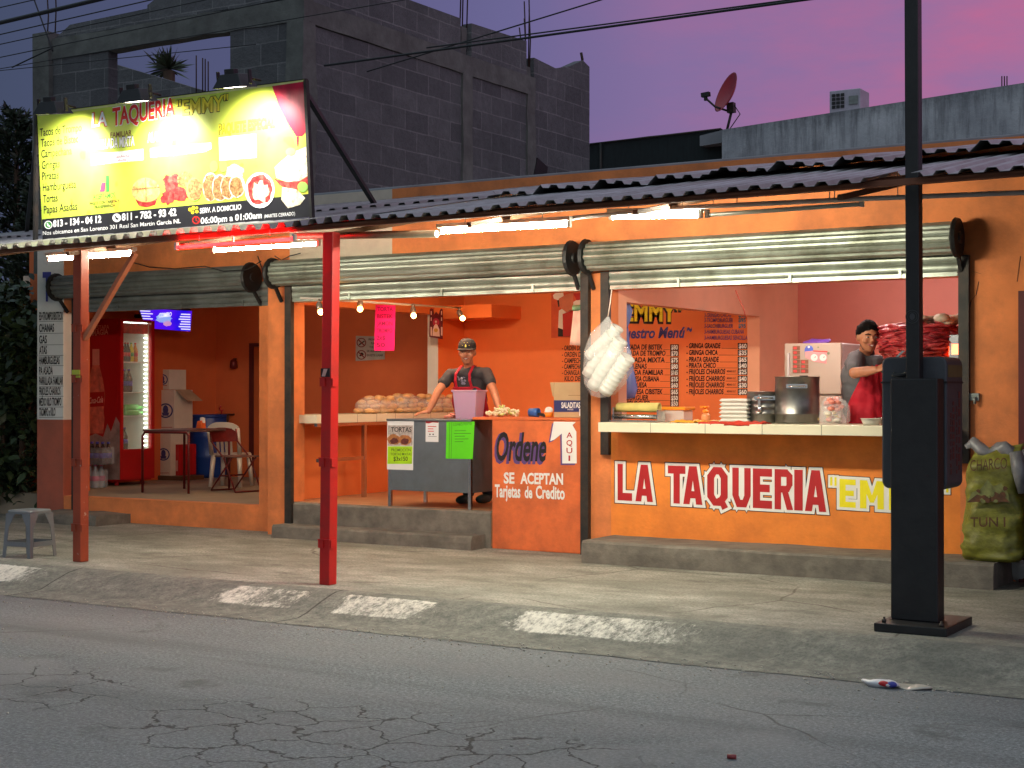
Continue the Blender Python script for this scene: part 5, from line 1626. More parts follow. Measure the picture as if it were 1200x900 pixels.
def bottle(x, y, z, h, r, liq, lab, label, group):
    t = thing("drink_bottle", label, "bottle", (x, y, z), 0, group)
    mb = MB(); mb.lathe((x, y, z), [(r * .85, 0), (r, .02), (r, h * .25), (r * .92, h * .4), (r, h * .5), (r, h * .58), (r * .6, h * .76), (r * .34, h * .86), (r * .34, h * .93)], 14)
    mb.build("body", liq, t)
    mb = MB(); mb.lathe((x, y, z + h * .93), [(r * .42, 0), (r * .42, h * .07)], 10); mb.build("cap", lab, t)
    mb = MB(); mb.lathe((x, y, z + h * .28), [(r * 1.03, 0), (r * 1.03, h * .2)], 14); mb.build("label", lab, t)
M_cola = mat("cola_liquid", (40, 20, 16), .15); M_yel_l = mat("yellow_soda", (206, 190, 30), .15); M_am = mat("amber_soda", (196, 120, 50), .15); M_gr_l = mat("green_soda", (110, 200, 110), .2)
M_lred = mat("label_red", (190, 30, 34), .4); M_lblue = mat("label_blue", (50, 56, 160), .4); M_lgr = mat("label_green", (70, 150, 60), .4)
yy = lambda f: Y0 + .09 + (Y1 - Y0 - .2) * (.2 + .72 * f)
for f, lq, lb, wd in ((.02, M_cola, M_lred, "dark cola bottle nearest the hinge on the top cooler shelf"), (.18, M_cola, M_lred, "dark cola bottle second on the top cooler shelf"), (.34, M_cola, M_lred, "dark cola bottle beside the yellow one on the top cooler shelf"),
                      (.54, M_yel_l, M_lgr, "yellow soda bottle on the top cooler shelf"), (.78, M_am, M_lred, "amber soda bottle on the top cooler shelf")):
    bottle(X1 - .15, yy(f), shz[0], .26, .036, lq, lb, wd, "bottles on the top cooler shelf")
for f, wd in ((.12, "large cola bottle with blue label by the hinge, second cooler shelf"), (.4, "large cola bottle with blue label next along, second cooler shelf")):
    bottle(X1 - .15, yy(f), shz[1], .31, .05, M_cola, M_lblue, wd, "large bottles with blue labels in the cooler")
bottle(X1 - .15, yy(.14), wz0, .30, .048, M_cola, M_lblue, "large cola bottle with blue label on the cooler floor", "large bottles with blue labels in the cooler")
for k, wd in enumerate(("green soda bottle lying nearest the glass on the third cooler shelf", "green soda bottle lying behind the first on the third cooler shelf", "green soda bottle lying on top of the other green ones")):
    mb = MB(); yk = Y0 + .2 + .02 * k; xk = X1 - .14 - (.09 * k if k < 2 else .045); zk = shz[2] + .042 + (.07 if k == 2 else 0)
    mb.lathe((xk, yk, zk), [(.03, 0), (.04, .02), (.04, .24), (.02, .3), (.015, .34)], 12, axis=(0, 1, 0)); tag(mb.build("drink_bottle", M_gr_l), wd, "bottle", "green bottles in the cooler")

# bottle packs on the floor in front of the cooler side
def pack(x, y, z, nx, ny, hb, r, liq, lab, label):
    t = thing("bottle_pack", label, "bottle pack", (x, y, z), 0, "shrink-wrapped bottle packs by the cooler")
    for i in range(nx):
        for j in range(ny):
            bx, by = x + i * r * 2.06, y + j * r * 2.06
            mb = MB(); mb.lathe((bx, by, z), [(r * .85, 0), (r, .02), (r, hb * .3), (r * .92, hb * .42), (r, hb * .55), (r * .6, hb * .76), (r * .34, hb * .87), (r * .34, hb)], 12, 0)
            mb.lathe((bx, by, z + hb * .3), [(r * 1.03, 0), (r * 1.03, hb * .22)], 12, 1); mb.lathe((bx, by, z + hb * .94), [(r * .42, 0), (r * .42, hb * .08)], 8, 1)
            mb.build("bottle", [liq, lab], t)
    mb = MB(); rbox(mb, x - r * 1.1, x + (nx - 1) * r * 2.06 + r * 1.1, y - r * 1.12, y + (ny - 1) * r * 2.06 + r * 1.12, z + .002, z + hb * .78, .02); noisy(mb, .008, 9)
    m, t_, b = newmat("shrink_wrap"); b.inputs["Base Color"].default_value = (.8, .8, .85, 1); b.inputs["Alpha"].default_value = .22; b.inputs["Roughness"].default_value = .15
    mb.build("wrap", m, t)
M_water = mat("clear_bottle", (150, 156, 164), .2, var=.1); M_pinkl = mat("pink_label", (190, 90, 130), .4)
yk = Y0 - .42
xk = on_y(100, 560, yk).x
pack(xk - .02, yk, ZF, 3, 2, .30, .05, M_water, M_pinkl, "bottle pack with pink labels at the bottom of the pile by the cooler")
pack(xk + .02, yk, ZF + .305, 4, 2, .29, .048, M_cola, M_lblue, "dark cola pack with blue labels on top of the pile by the cooler")
pack(xk - .48, yk + .1, ZF, 3, 2, .36, .05, M_water, M_water, "clear water bottle pack behind the orange post")

# cartons behind the cooler
M_carton = mat("white_carton", (206, 198, 186), .7, var=.06); M_cartblue = mat("carton_blue_print", (52, 60, 120), .6)
def carton(x0p, x1p, ytp, ybp, Y, d, label, open_=False):
    a = on_y(x0p, ybp, Y); c = on_y(x1p, ytp, Y)
    t = thing("carton", label, "carton", ((a.x + c.x) / 2, Y + d / 2, a.z), 0, "white cartons with round blue print")
    mb = MB(); mb.box(a.x, c.x, Y, Y + d, a.z, c.z); o = mb.build("box", M_carton, t, bevel=.004)
    mb = MB(); Sx = wall_y(Y); xc, yc = x0p * .38 + x1p * .62, (ytp + ybp) / 2
    rr = min((x1p - x0p) * .42, (ybp - ytp) * .34)
    ring(mb, (xc, yc), rr * .8, rr * .16, Sx, .002, 0); disc(mb, (xc, yc - rr * .1), rr * .3, Sx, .002, 0, 12, rr * .5)
    patch(mb, [(xc - rr * .4, yc + rr * .2), (xc + rr * .4, yc + rr * .2), (xc + rr * .3, yc + rr * .55), (xc - rr * .3, yc + rr * .55)], Sx, .003, 0)
    patch(mb, [(x0p + 1.5, ybp - 5), (x1p - 2, ybp - 5.2), (x1p - 2, ybp - 4.4), (x0p + 1.5, ybp - 4.2)], Sx, .002, 1)
    mb.build("print", [M_cartblue, mat("carton_pink_print", (170, 90, 80), .6)], o)
    if open_:
        mb = MB(); q = Vector((c.x, Y + .02, c.z)); e = on_y(220, 470, Y + .05)
        mb.prism([q, q + Vector((0, d * .8, 0)), e + Vector((0, d * .8, 0)), e], (0, 0, .006)); mb.build("flap", mat("carton_inside", (170, 150, 120), .8), o)
    return a, c
Yb_ = 16.15
carton(178, 200, 506, 559, Yb_, .38, "bottom carton with a blue badge beside the cooler")
carton(178, 204, 457, 505.5, Yb_ + .02, .38, "open carton with its flap hanging out, middle of the stack", True)
carton(178, 198, 433, 456.5, Yb_ + .05, .35, "small closed carton on top of the stack")
a = on_y(201, 557, 16.25); c = on_y(210, 521, 16.25)
cr = thing("red_crate", "red plastic crate between the cartons and the blue barrel", "crate", (a.x + .1, 16.3, ZF))
mb = MB(); mb.box(a.x, c.x, 16.25, 16.6, a.z, c.z); cb_ = mb.build("box", M_red, cr, bevel=.006)
mb = MB(); patch(mb, [(203.5, 540), (208.5, 539.6), (208.5, 552), (203.5, 552.4)], wall_y(16.25), .002, 0); mb.build("card", mat("crate_card", (206, 150, 140), .6), cb_)
mb = MB(); bx = on_y(192, 563, 16.1); mb.box(bx.x - .3, bx.x + .35, 16.1, 16.55, ZF, ZF + .06); tag(mb.build("wooden_pallet", M_wood, bevel=.004), "low wooden board under the stacked cartons", "pallet")
# barrel
bl = on_z(229, 560, ZF)
brl = thing("plastic_barrel", "big blue plastic barrel behind the folding table", "barrel", (bl.x, bl.y + .28, ZF))
M_blue = mat("blue_barrel_plastic", (22, 56, 128), .4, var=.1)
mb = MB(); R_ = .29
mb.lathe((bl.x, bl.y + .28, ZF), [(R_ * .92, 0), (R_, .04), (R_, .28), (R_ * 1.03, .3), (R_, .33), (R_, .58), (R_ * 1.03, .6), (R_, .63), (R_, .86), (R_ * .96, .9)], 28); mb.build("drum", M_blue, brl)
mb = MB(); mb.lathe((bl.x, bl.y + .28, ZF + .88), [(R_ * 1.02, 0), (R_ * 1.02, .04), (R_ * .9, .045), (0.0, .04)], 28); mb.build("lid", M_blue, brl)
tp = on_y(258, 482, 17.0)
tpt = thing("wall_tap", "brown water tap on a pipe beside the blue barrel", "tap", tp)
mb = MB(); mb.tube([tp + Vector((0, .3, -.05)), tp + Vector((0, 0, -.05)), tp + Vector((0, -.02, -.12))], .016, 8); mb.tube([tp + Vector((.05, .1, -1.0)), tp + Vector((.05, .1, -.05))], .018, 8); mb.build("pipe", mat("brass_brown", (96, 60, 36), .5, .4), tpt)
mb = MB(); mb.lathe(tp + Vector((0, .03, -.04)), [(.01, 0), (.01, .05), (.035, .05), (.035, .065)], 10); mb.tube([tp + Vector((-.06, .05, .03)), tp + Vector((-.03, .05, .08))], .012, 6); mb.build("handle", M_red, tpt)
# folding table
A_ = on_z(167, 577, ZF); B_ = on_z(221, 578.5, ZF)
E_ = on_y(272, 503, 15.0)
zt = on_y(167, 504, A_.y).z
lv = Vector((E_.x - B_.x, E_.y - B_.y, 0))
ft = thing("folding_table", "folding table with dark red tube legs in the dining room", "table", ((A_ + B_) / 2 + lv / 2).to_tuple())
M_dred = mat("dark_red_metal", (96, 22, 22), .45, .2, var=.2)
tl = [Vector((A_.x, A_.y, zt)), Vector((B_.x, B_.y, zt)), Vector((B_.x, B_.y, zt)) + lv, Vector((A_.x, A_.y, zt)) + lv]
mb = MB(); mb.prism([p + Vector((0, 0, -.02)) for p in tl], (0, 0, .028)); mb.build("tabletop", mat("grey_laminate", (88, 70, 66), .35), ft, bevel=.004)
for p, q in ((A_, B_), (A_ + lv * .93, B_ + lv * .93)):
    mb = MB()
    p_, q_ = Vector((p.x, p.y, ZF)), Vector((q.x, q.y, ZF)); u = Vector((0, 0, zt - ZF - .025))
    mb.tube([p_, p_ + u * .94, p_ + u + (q_ - p_) * .05, q_ + u - (q_ - p_) * .05, q_ + u * .94, q_], .016, 8); mb.build("leg_frame", M_dred, ft)
np_ = on_y(233, 502, 14.45)
nh = thing("napkin_holder", "orange napkin holder on the folding table", "napkin holder", np_)
mb = MB(); mb.prism([np_ + Vector((-.05, 0, -.0)), np_ + Vector((.05, 0, 0)), np_ + Vector((.04, 0, .1)), np_ + Vector((-.03, 0, .09))], (0, .08, 0)); mb.build("holder", mat("orange_plastic", (226, 100, 40), .4), nh, bevel=.006)
mb = MB(); mb.prism([np_ + Vector((.0, .02, .07)), np_ + Vector((.045, .02, .07)), np_ + Vector((.05, .02, .13)), np_ + Vector((.01, .02, .14))], (0, .04, 0)); noisy(mb, .01, 20); mb.build("napkins", M_white, nh)
# white plastic chair
wc = on_z(256, 571, ZF)
wch = thing("plastic_chair", "white plastic chair with a slatted back behind the folding table", "chair", (wc.x, wc.y + .25, ZF), math.radians(200))
M_wch = mat("white_chair_plastic", (206, 200, 186), .4, var=.04)
mb = MB(); mb.box(-.2, .2, -.2, .2, .42, .445); noisy(mb, .004, 5); mb.build("seat", M_wch, wch, local=True, bevel=.01)
for sx in (-1, 1):
    for sy in (-1, 1):
        mb = MB(); mb.add([], []); 
        mb.tube([(sx * .18, sy * .17, .43), (sx * .21, sy * .21, 0)], [.035, .026], 6); mb.build("leg", M_wch, wch, local=True)
mb = MB()
def arc(x): return .03 * (x / .2) ** 2
for x in (-.09, -.03, .03, .09):
    mb.obox((x, .21 + .04, .58), (.018, 0, 0), (0, .006, 0), (0, .03, .16))
N_ = 12; vs = []
for i in range(N_ + 1):
    x = -.21 + .42 * i / N_
    zt_ = .86 - .06 * (abs(x) / .21) ** 3
    for z, dy in ((.72, .28), (zt_, .31)):
        vs += [(x, dy - arc(x) - .01, z), (x, dy - arc(x) + .01, z)]
mb.add(vs, [f for i in range(N_) for f in ((i * 4, i * 4 + 4, i * 4 + 6, i * 4 + 2), (i * 4 + 1, i * 4 + 3, i * 4 + 7, i * 4 + 5), (i * 4 + 2, i * 4 + 6, i * 4 + 7, i * 4 + 3), (i * 4, i * 4 + 1, i * 4 + 5, i * 4 + 4))], 0)
for sx in (-1, 1):
    mb.tube([(sx * .195, .2, .43), (sx * .2, .24, .6), (sx * .205, .29, .78)], [.03, .026, .026], 6)
mb.build("backrest", M_wch, wch, local=True)
# dark red folding chair facing the table
fc = on_z(262, 577, ZF)
fch = thing("folding_chair", "dark red metal folding chair pulled up to the folding table", "chair", (fc.x + .02, fc.y + .22, ZF), math.radians(78))
mb = MB(); mb.box(-.2, .2, -.2, .2, .435, .455); mb.build("seat", mat("worn_seat_metal", (120, 92, 82), .5, .2, var=.2), fch, local=True, bevel=.008)
mb = MB(); vs = []
for i in range(9):
    x = -.2 + .4 * i / 8; dy = .27 - .03 * (1 - (x / .2) ** 2) * -1
    zt_ = .80 - .05 * (abs(x) / .2) ** 3
    vs += [(x, dy, .62), (x, dy + .012, .62), (x, dy + .02, zt_), (x, dy + .032, zt_)]
mb.add(vs, [f for i in range(8) for f in ((i * 4, i * 4 + 4, i * 4 + 6, i * 4 + 2), (i * 4 + 1, i * 4 + 3, i * 4 + 7, i * 4 + 5), (i * 4 + 2, i * 4 + 6, i * 4 + 7, i * 4 + 3), (i * 4, i * 4 + 1, i * 4 + 5, i * 4 + 4))])
mb.build("backrest", M_dred, fch, local=True)
for nm, pts in (("back_frame", [(-.2, -.24, .012), (-.2, .0, .43), (-.2, .25, .62), (-.2, .29, .78)]), ("back_frame", [(.2, -.24, .012), (.2, .0, .43), (.2, .25, .62), (.2, .29, .78)]),
                ("leg", [(-.185, -.15, .43), (-.185, .27, .03), (-.185, .29, .012), (.185, .29, .012), (.185, .27, .03), (.185, -.15, .43)]), ("stretcher", [(-.2, -.24, .012), (.2, -.24, .012)]), ("stretcher", [(-.185, .1, .2), (.185, .1, .2)])):
    mb = MB(); mb.tube(pts, .011, 8); mb.build(nm, M_dred, fch, local=True)
# screen on the wall
tv = thing("menu_screen", "glowing blue menu screen high on the dining room wall", "screen", on_x(195, 375, -15.3))
q = [on_x(162.5, 361, -15.05), on_x(225, 364.5, -15.05), on_x(223, 388.5, -15.3)]
q.append(on_plane(q[0], (q[1] - q[0]).cross(q[2] - q[0]))(172, 384.5))
nv = (q[1] - q[0]).cross(q[3] - q[0]).normalized()
if nv.dot(CC - q[0]) < 0: nv = -nv
mb = MB(); mb.prism([p - nv * .003 for p in q], -nv * .05); mb.tube([(q[0] + q[2]) / 2 - nv * .05, (-15.74, (q[0].y + q[2].y) / 2, 2.6)], .03, 8); mb.build("casing", M_black, tv)
m, t, b = newmat("screen_glow")
b.inputs["Base Color"].default_value = (0, 0, 0, 1)
t.links.new(nramp(t, nnoise(t, 2.5, 2), [(.35, lin((20, 10, 200))), (.6, lin((70, 10, 210)))]), b.inputs["Emission Color"]); b.inputs["Emission Strength"].default_value = 1.3
Ss = on_plane(q[0], nv)
mb = MB(); mb.poly(q, 0)
pic = mb.build("display", m, tv)
mb = MB()
for i in range(7):
    patch(mb, [(212 - (i % 3) * 1.3, 367.4 + i * 2.9), (223, 367.9 + i * 2.9), (223, 369.2 + i * 2.9), (212 - (i % 3) * 1.3, 368.7 + i * 2.9)], Ss, .002, 0)
for i in range(4):
    patch(mb, [(164 + i, 363.5 + i * 3), (176 + (i % 2) * 3, 364.1 + i * 3), (176 + (i % 2) * 3, 365.3 + i * 3), (164 + i, 364.7 + i * 3)], Ss, .002, 0)
disc(mb, (192, 373), 9, Ss, .002, 1, 20, 6, .35); text(mb, "COMBO", (186, 372), (201, 370.5), 5, Ss, .003, 0, .03, .2); disc(mb, (196, 379), 5, Ss, .003, 2, 14, 3, .3)
mb.build("menu_graphics", [emitter("screen_white", (220, 220, 255), 1.1), emitter("screen_cyan", (110, 160, 235), 1.0), emitter("screen_pink", (190, 130, 190), 1.0)], tv)
wl = on_y(277, 427, 17.28)
hk = thing("wall_light", "small unlit dark red wall light on the dining room wall", "wall light", wl)
mb = MB(); mb.lathe(wl + Vector((0, -.06, -.07)), [(.02, 0), (.06, .02), (.05, .12), (.02, .15)], 12); mb.build("shade", M_dred, hk)
mb = MB(); mb.tube([wl + Vector((0, 0, .08)), wl + Vector((0, -.06, .08))], .012, 6); mb.build("bracket", M_dark, hk)

# loose grit along the gutter
random.seed(91)
mb = MB()
for k in range(700):
    x = random.uniform(-13, -1.2); y = 8.85 - abs(random.gauss(0, .25)) if random.random() < .86 else random.uniform(5.2, 8.8)
    r = random.uniform(.003, .0085)
    z = -.146 if y > 8.7 else -.15
    mb.ball((x, y, z + r * .4), (r * random.uniform(.8, 1.5), r, r * .7), 6)
tag(mb.build("gravel", mat("grit_stone", (166, 162, 150), .95, var=.4, scale=30)), kind="stuff")
# ================================================================== kitchen in the middle
def remesh(mb, name, mats, parent, voxel=.01, smooth=3):
    o = mb.build(name + "_raw", mats, None)
    rm = o.modifiers.new("r", 'REMESH'); rm.mode = 'VOXEL'; rm.voxel_size = voxel; rm.use_smooth_shade = True
    sm = o.modifiers.new("s", 'SMOOTH'); sm.factor = .5; sm.iterations = smooth
    dg = bpy.context.evaluated_depsgraph_get()
    me = bpy.data.meshes.new_from_object(o.evaluated_get(dg))
    me.name = name
    mats = mats if isinstance(mats, (list, tuple)) else [mats]
    me.materials.clear()
    for x in mats: me.materials.append(x)
    bpy.data.objects.remove(o)
    n = bpy.data.objects.new(name, me); COL.objects.link(n)
    if parent is not None:
        me.transform(W_of(parent).inverted()); n.parent = parent
    return n
M_dgrey = mat("lamp_grey_metal", (150, 140, 130), .4, .6)
rail = thing("lamp_rail", "white rail carrying the bare spot bulbs in the kitchen", "rail", on_x(460, 356, -10.15))
mb = MB(); mb.tube([on_x(352, 349, -10.15), on_x(540, 361, -10.15)], .012, 8); mb.build("bar", M_fix, rail)
M_bulb = emitter("warm_bulb_glow", (255, 176, 92), 60)
for px, py, bx, by, lb in ((374, 357, 376, 366, "spot bulb nearest the left pillar, beside the red post"), (422, 354, 422, 367, "spot bulb between the red post and pink paper"),
                           (484, 362, 485, 373, "spot bulb between the pink paper and red ornament"), (538, 366, 541, 371, "spot bulb wrapped in a grey clip above the capped man")):
    p = on_x(px, py, -10.13); q = on_x(bx, by, -10.10)
    t = thing("spot_lamp", lb, "lamp", p, 0, "spot bulbs on the kitchen rail")
    mb = MB(); d = (q - p).normalized()
    mb.tube([p + Vector((0, 0, .06)), p], .014, 8); mb.lathe(p - d * .03, [(.015, 0), (.03, .02), (.034, .07), (.03, .09)], 12, axis=d); mb.build("socket", M_dgrey, t)
    mb = MB(); mb.ball(p + d * .085, .03, 12); mb.build("bulb", M_bulb, t)
# pink hand-written paper hanging from the rail
M_pinkp = mat("fluorescent_pink_paper", (244, 18, 120), .6, var=.03, bump=.1, bscale=8)
Pp = wall_y(13.9)
pk = thing("pink_paper_sign", "fluorescent pink handwritten paper hanging from the lamp rail", "paper sign", Pp(450, 384))
q = [Pp(440, 357), Pp(463.4, 358), Pp(462, 411), Pp(438.4, 411)]
mb = MB(); mb.prism(q, (0, .002, 0)); pq = mb.build("sheet", M_pinkp, pk)
mb = MB()
for i, s in enumerate(("TORTA", "BISTEK", "JAMON", "TROMPO", "2x$", "50")):
    text(mb, s, (442.5 - i * .25, 364.5 + i * 8.4), (460.5 - i * .25 - (8 if len(s) < 4 else 0), 364.5 + i * 8.4), 4.6, Pp, .002, 0, .012)
mb.build("handwriting", mat("magenta_ink", (140, 4, 60), .6), pq)
# red cut-out ornament
Po = wall_y(15.5)
orn = thing("hanging_ornament", "dark red arch-shaped hanging card with a pale praying figure", "ornament", Po(510, 378))
mb = MB(); pts = [(503, 394.5), (518.5, 397.5), (518.5, 363), (517, 361.6), (515.4, 363.5), (514, 369), (511, 365.5), (508.4, 369), (507, 362), (505.2, 361), (503.6, 362.5)]
mb.prism([Po(*a_) for a_ in pts], (0, .008, 0)); oc = mb.build("card", mat("ornament_red", (96, 12, 20), .45), orn)
mb = MB(); patch(mb, [(507, 393.5), (515.4, 394.5), (515, 386), (513, 381.5), (511, 379), (508.6, 382), (507.2, 387)], Po, .002, 0); disc(mb, (511, 377.5), 3.9, Po, .0015, 1, 16, 4.6); disc(mb, (511, 377), 1.3, Po, .003, 0, 10); disc(mb, (511, 387), 2.4, Po, .003, 2, 12)
for xx in (504.6, 516.8):
    patch(mb, [(xx, 383), (xx + 1.8, 383.3), (xx + 1.8, 393.5), (xx, 393)], Po, .002, 0); patch(mb, [(xx + .2, 364.5), (xx + 1.4, 364.5), (xx + 1.4, 369), (xx + .2, 369)], Po, .002, 0); patch(mb, [(xx + .2, 372), (xx + 1.4, 372), (xx + 1.4, 376), (xx + .2, 376)], Po, .002, 0)
mb.build("figure_print", [mat("ornament_pale", (220, 190, 176), .5), mat("ornament_pink", (176, 30, 60), .5), mat("ornament_gold", (200, 150, 60), .5)], oc)
# no smoking sign on the far wall of the dining room
Pn = wall_y(17.28)
ns = thing("rules_sign", "grey rules sign with two red prohibition rings on the brown wall", "sign", Pn(434, 407))
mb = MB(); mb.prism([Pn(417, 393.5), Pn(451, 394.5), Pn(450.5, 421), Pn(416.8, 423)], (0, .01, 0)); nb_ = mb.build("board", mat("grey_board", (170, 170, 166), .5), ns)
mb = MB()
for c_ in ((423.6, 401.5), (423.6, 415.8)):
    ring(mb, c_, 5.6, 1.1, Pn, .002, 0); patch(mb, [(c_[0] - 4.2, c_[1] - 3), (c_[0] - 3.2, c_[1] - 4), (c_[0] + 4.2, c_[1] + 3), (c_[0] + 3.2, c_[1] + 4)], Pn, .003, 0)
patch(mb, [(420.5, 403.5), (427, 399), (427.6, 400.2), (421.2, 404.8)], Pn, .0025, 1); disc(mb, (423.6, 415.8), 2.2, Pn, .0025, 1, 7, jag=.9)
for s, y, x0, x1 in (("PROHIBIDO", 399, 432, 446), ("FUMAR", 403.5, 435, 443), ("Y EL USO", 408, 433, 444), ("DE ALCOHOL", 412.5, 430, 447), ("EN ESTE LUGAR", 417.5, 430, 449)):
    text(mb, s, (x0, y), (x1, y), 2.4, Pn, .002, 1, .02)
mb.build("print", [mat("sign_ring_red", (120, 26, 24), .5), M_tblack], nb_)
# ---- bread bags on the side counter
M_bread = mat("bread_crust", (206, 158, 100), .65, var=.25, scale=14, dirt=(232, 204, 156), dirt_amt=.6, dscale=11)
m, t, b = newmat("clear_bag"); b.inputs["Base Color"].default_value = (.95, .95, .95, 1); b.inputs["Alpha"].default_value = .26; b.inputs["Roughness"].default_value = .12
nbump(t, b, nnoise(t, 14, 4, .6), .6, .02); M_bag = m
random.seed(21)
def bread_bag(px0, px1, ytop, X, label):
    a = on_x(px0, 483, X); c = on_x(px1, 483, X)
    t = thing("bag_of_bread", label, "bread bag", ((X), (a.y + c.y) / 2, 1.29), 0, "clear bags of bread rolls on the side counter")
    zt = on_x((px0 + px1) / 2, ytop, X).z
    L_, H_ = c.y - a.y, max(.16, zt - 1.29)
    k = 0
    mb = MB()
    for row in range(4):
        nn = max(2, int(L_ / .14) - row)
        for i in range(nn):
            for xo in (-.1, .04):
                y = a.y + (L_ * (i + .5 + .5 * (row % 2)) / (nn + .5)) + random.uniform(-.02, .02)
                z = 1.29 + .035 + row * H_ * .27
                mb.ball((X + xo + random.uniform(-.02, .02), y, z), (random.uniform(.045, .06), random.uniform(.06, .095), random.uniform(.028, .042)), 12)
    mb.build("bread_rolls", M_bread, t)
    mb = MB(); mb.ball((X - .03, (a.y + c.y) / 2, 1.29 + H_ * .5), (.2, L_ * .54, H_ * .6), 20); noisy(mb, .03, 7)
    mb.v = [Vector((p.x, p.y, max(1.293, p.z))) for p in mb.v]
    mb.build("bag", M_bag, t)
bread_bag(424, 462, 467, -10.52, "clear bag of bread rolls at the pillar end of the side counter")
bread_bag(458, 497, 464, -10.55, "clear bag of bread rolls in the middle of the side counter")
bread_bag(494, 532, 465, -10.5, "clear bag of bread rolls behind the arm of the capped man")
# ---- sheet metal cart in front of the steps' top
M_cart = mat("galvanised_sheet", (126, 134, 140), .45, .75, var=.12, scale=2.5, bump=.04, bscale=6, dirt=(100, 100, 96), dirt_amt=.5, dscale=2)
ct = thing("metal_cart", "grey sheet-metal serving stand on thin legs with paper notices on its front", "serving stand", (-8.82, 13.15, .36))
cx0, cx1, cy0, cy1, cz = -9.32, -8.31, 12.83, 13.5, 1.255
pb_ = on_y(500, 576, cy0).z
mb = MB(); mb.box(cx0, cx1, cy0, cy0 + .012, pb_, cz - .012); mb.build("front_panel", M_cart, ct, bevel=.003)
mb = MB(); mb.box(cx1 - .012, cx1, cy0 + .012, cy1, pb_, cz - .012); mb.build("side_panel", M_cart, ct); mb = MB(); mb.box(cx0, cx0 + .012, cy0 + .012, cy1, pb_, cz - .012); mb.build("side_panel", M_cart, ct)
mb = MB(); mb.box(cx0 - .015, cx1 + .015, cy0 - .015, cy1 + .01, cz - .012, cz + .008); mb.build("top", M_cart, ct, bevel=.003)
for x in (cx0 + .015, cx1 - .015):
    for y in (cy0 + .016, cy1 - .015):
        mb = MB(); mb.bar((x, y, .362), (x, y, cz - .013), .0165, .0165); mb.build("leg", M_steel, ct)
Pc = wall_y(cy0 - .001)
def notice(pts, label, m, name="paper_notice"):
    t = thing(name, label, "notice", Pc(*pts[0]), 0, "paper notices on the metal stand")
    mb = MB(); mb.prism([Pc(*q) for q in pts], (0, -.0015, 0)); return t, mb.build("sheet", m, t)
M_paper = mat("white_paper", (226, 226, 226), .7, var=.02)
n1_, s_ = notice([(454, 492.5), (485, 493), (484, 551), (453.5, 550)], "white and lime poster with a sandwich picture", M_paper)
mb = MB(); patch(mb, [(455, 498.5), (484, 498.5), (483.6, 522.4), (454.6, 522.4)], Pc, .003, 0); disc(mb, (462, 515), 7.5, Pc, .004, 1, 18, 6, .2); disc(mb, (475, 515.5), 7.5, Pc, .004, 1, 18, 6, .2)
disc(mb, (462, 517), 5, Pc, .005, 5, 14, 3.6, .4); disc(mb, (475, 517), 5, Pc, .005, 5, 14, 3.6, .4)
patch(mb, [(454.6, 523), (483.6, 523), (483, 543.6), (454.2, 543.6)], Pc, .003, 2); text(mb, "TORTAS", (458.6, 506), (482.5, 506), 5.4, Pc, .006, 3, .01)
text(mb, "PROMOCIÓN", (458.8, 529), (481.5, 529), 3.4, Pc, .004, 4, .005); text(mb, "TORTAS MIXTAS", (458, 533.6), (482.5, 533.6), 3.0, Pc, .004, 4, .005); text(mb, "$3x150", (461.5, 540), (478, 540), 4.8, Pc, .004, 3, .012)
mb.build("print", [mat("poster_photo_ground", (176, 166, 160), .5, var=.4, scale=30), mat("poster_bread", (170, 110, 60), .5, var=.4, scale=30), mat("poster_lime", (170, 220, 20), .5), M_tblack, mat("poster_green_ink", (70, 100, 20), .5), mat("poster_meat", (96, 40, 34), .5, var=.4, scale=40)], s_)
n2_, s_ = notice([(499, 494), (514, 494.6), (513.8, 518), (498.8, 517.6)], "small white notice with a red top edge", M_paper)
mb = MB(); patch(mb, [(499.2, 493.6), (514, 494.2), (513.8, 495.4), (507, 494.9), (503, 496.2), (499.2, 496)], Pc, .003, 0)
for i, (x0, x1) in enumerate(((501.4, 511.5), (501.6, 508), (501.6, 508.6))):
    patch(mb, [(x0, 499.2 + i * 2.8), (x1, 499.3 + i * 2.8), (x1, 500.3 + i * 2.8), (x0, 500.2 + i * 2.8)], Pc, .003, 1)
disc(mb, (504, 509), .9, Pc, .003, 2, 8); disc(mb, (507.8, 509), .9, Pc, .003, 2, 8); patch(mb, [(502, 511.2), (512, 511.4), (512, 511.8), (502, 511.6)], Pc, .003, 2)
mb.build("print", [M_tred, mat("notice_pink_ink", (206, 90, 90), .5), M_tblack], s_)
n3_, s_ = notice([(523.4, 494.2), (556.3, 494), (554, 538), (522.4, 537.4)], "bright green handwritten notice", mat("fluorescent_green_paper", (92, 214, 12), .6, var=.04))
mb = MB(); M_gink = mat("green_notice_ink", (40, 110, 20), .6)
text(mb, "COMBO MIXTO", (531, 499), (553, 498), 2.6, Pc, .002, 0, 0)
for i, (x0, x1) in enumerate(((533, 546), (532, 552), (533, 545), (533, 549), (533, 543))):
    patch(mb, [(x0, 504.6 + i * 3.2), (x1, 504.4 + i * 3.2), (x1, 505 + i * 3.2), (x0, 505.2 + i * 3.2)], Pc, .002, 0)
for xx in (527, 529.4):
    patch(mb, [(xx, 495), (xx + .4, 495), (xx - .4, 537), (xx - .8, 537)], Pc, .002, 0)
mb.build("handwriting", M_gink, s_)
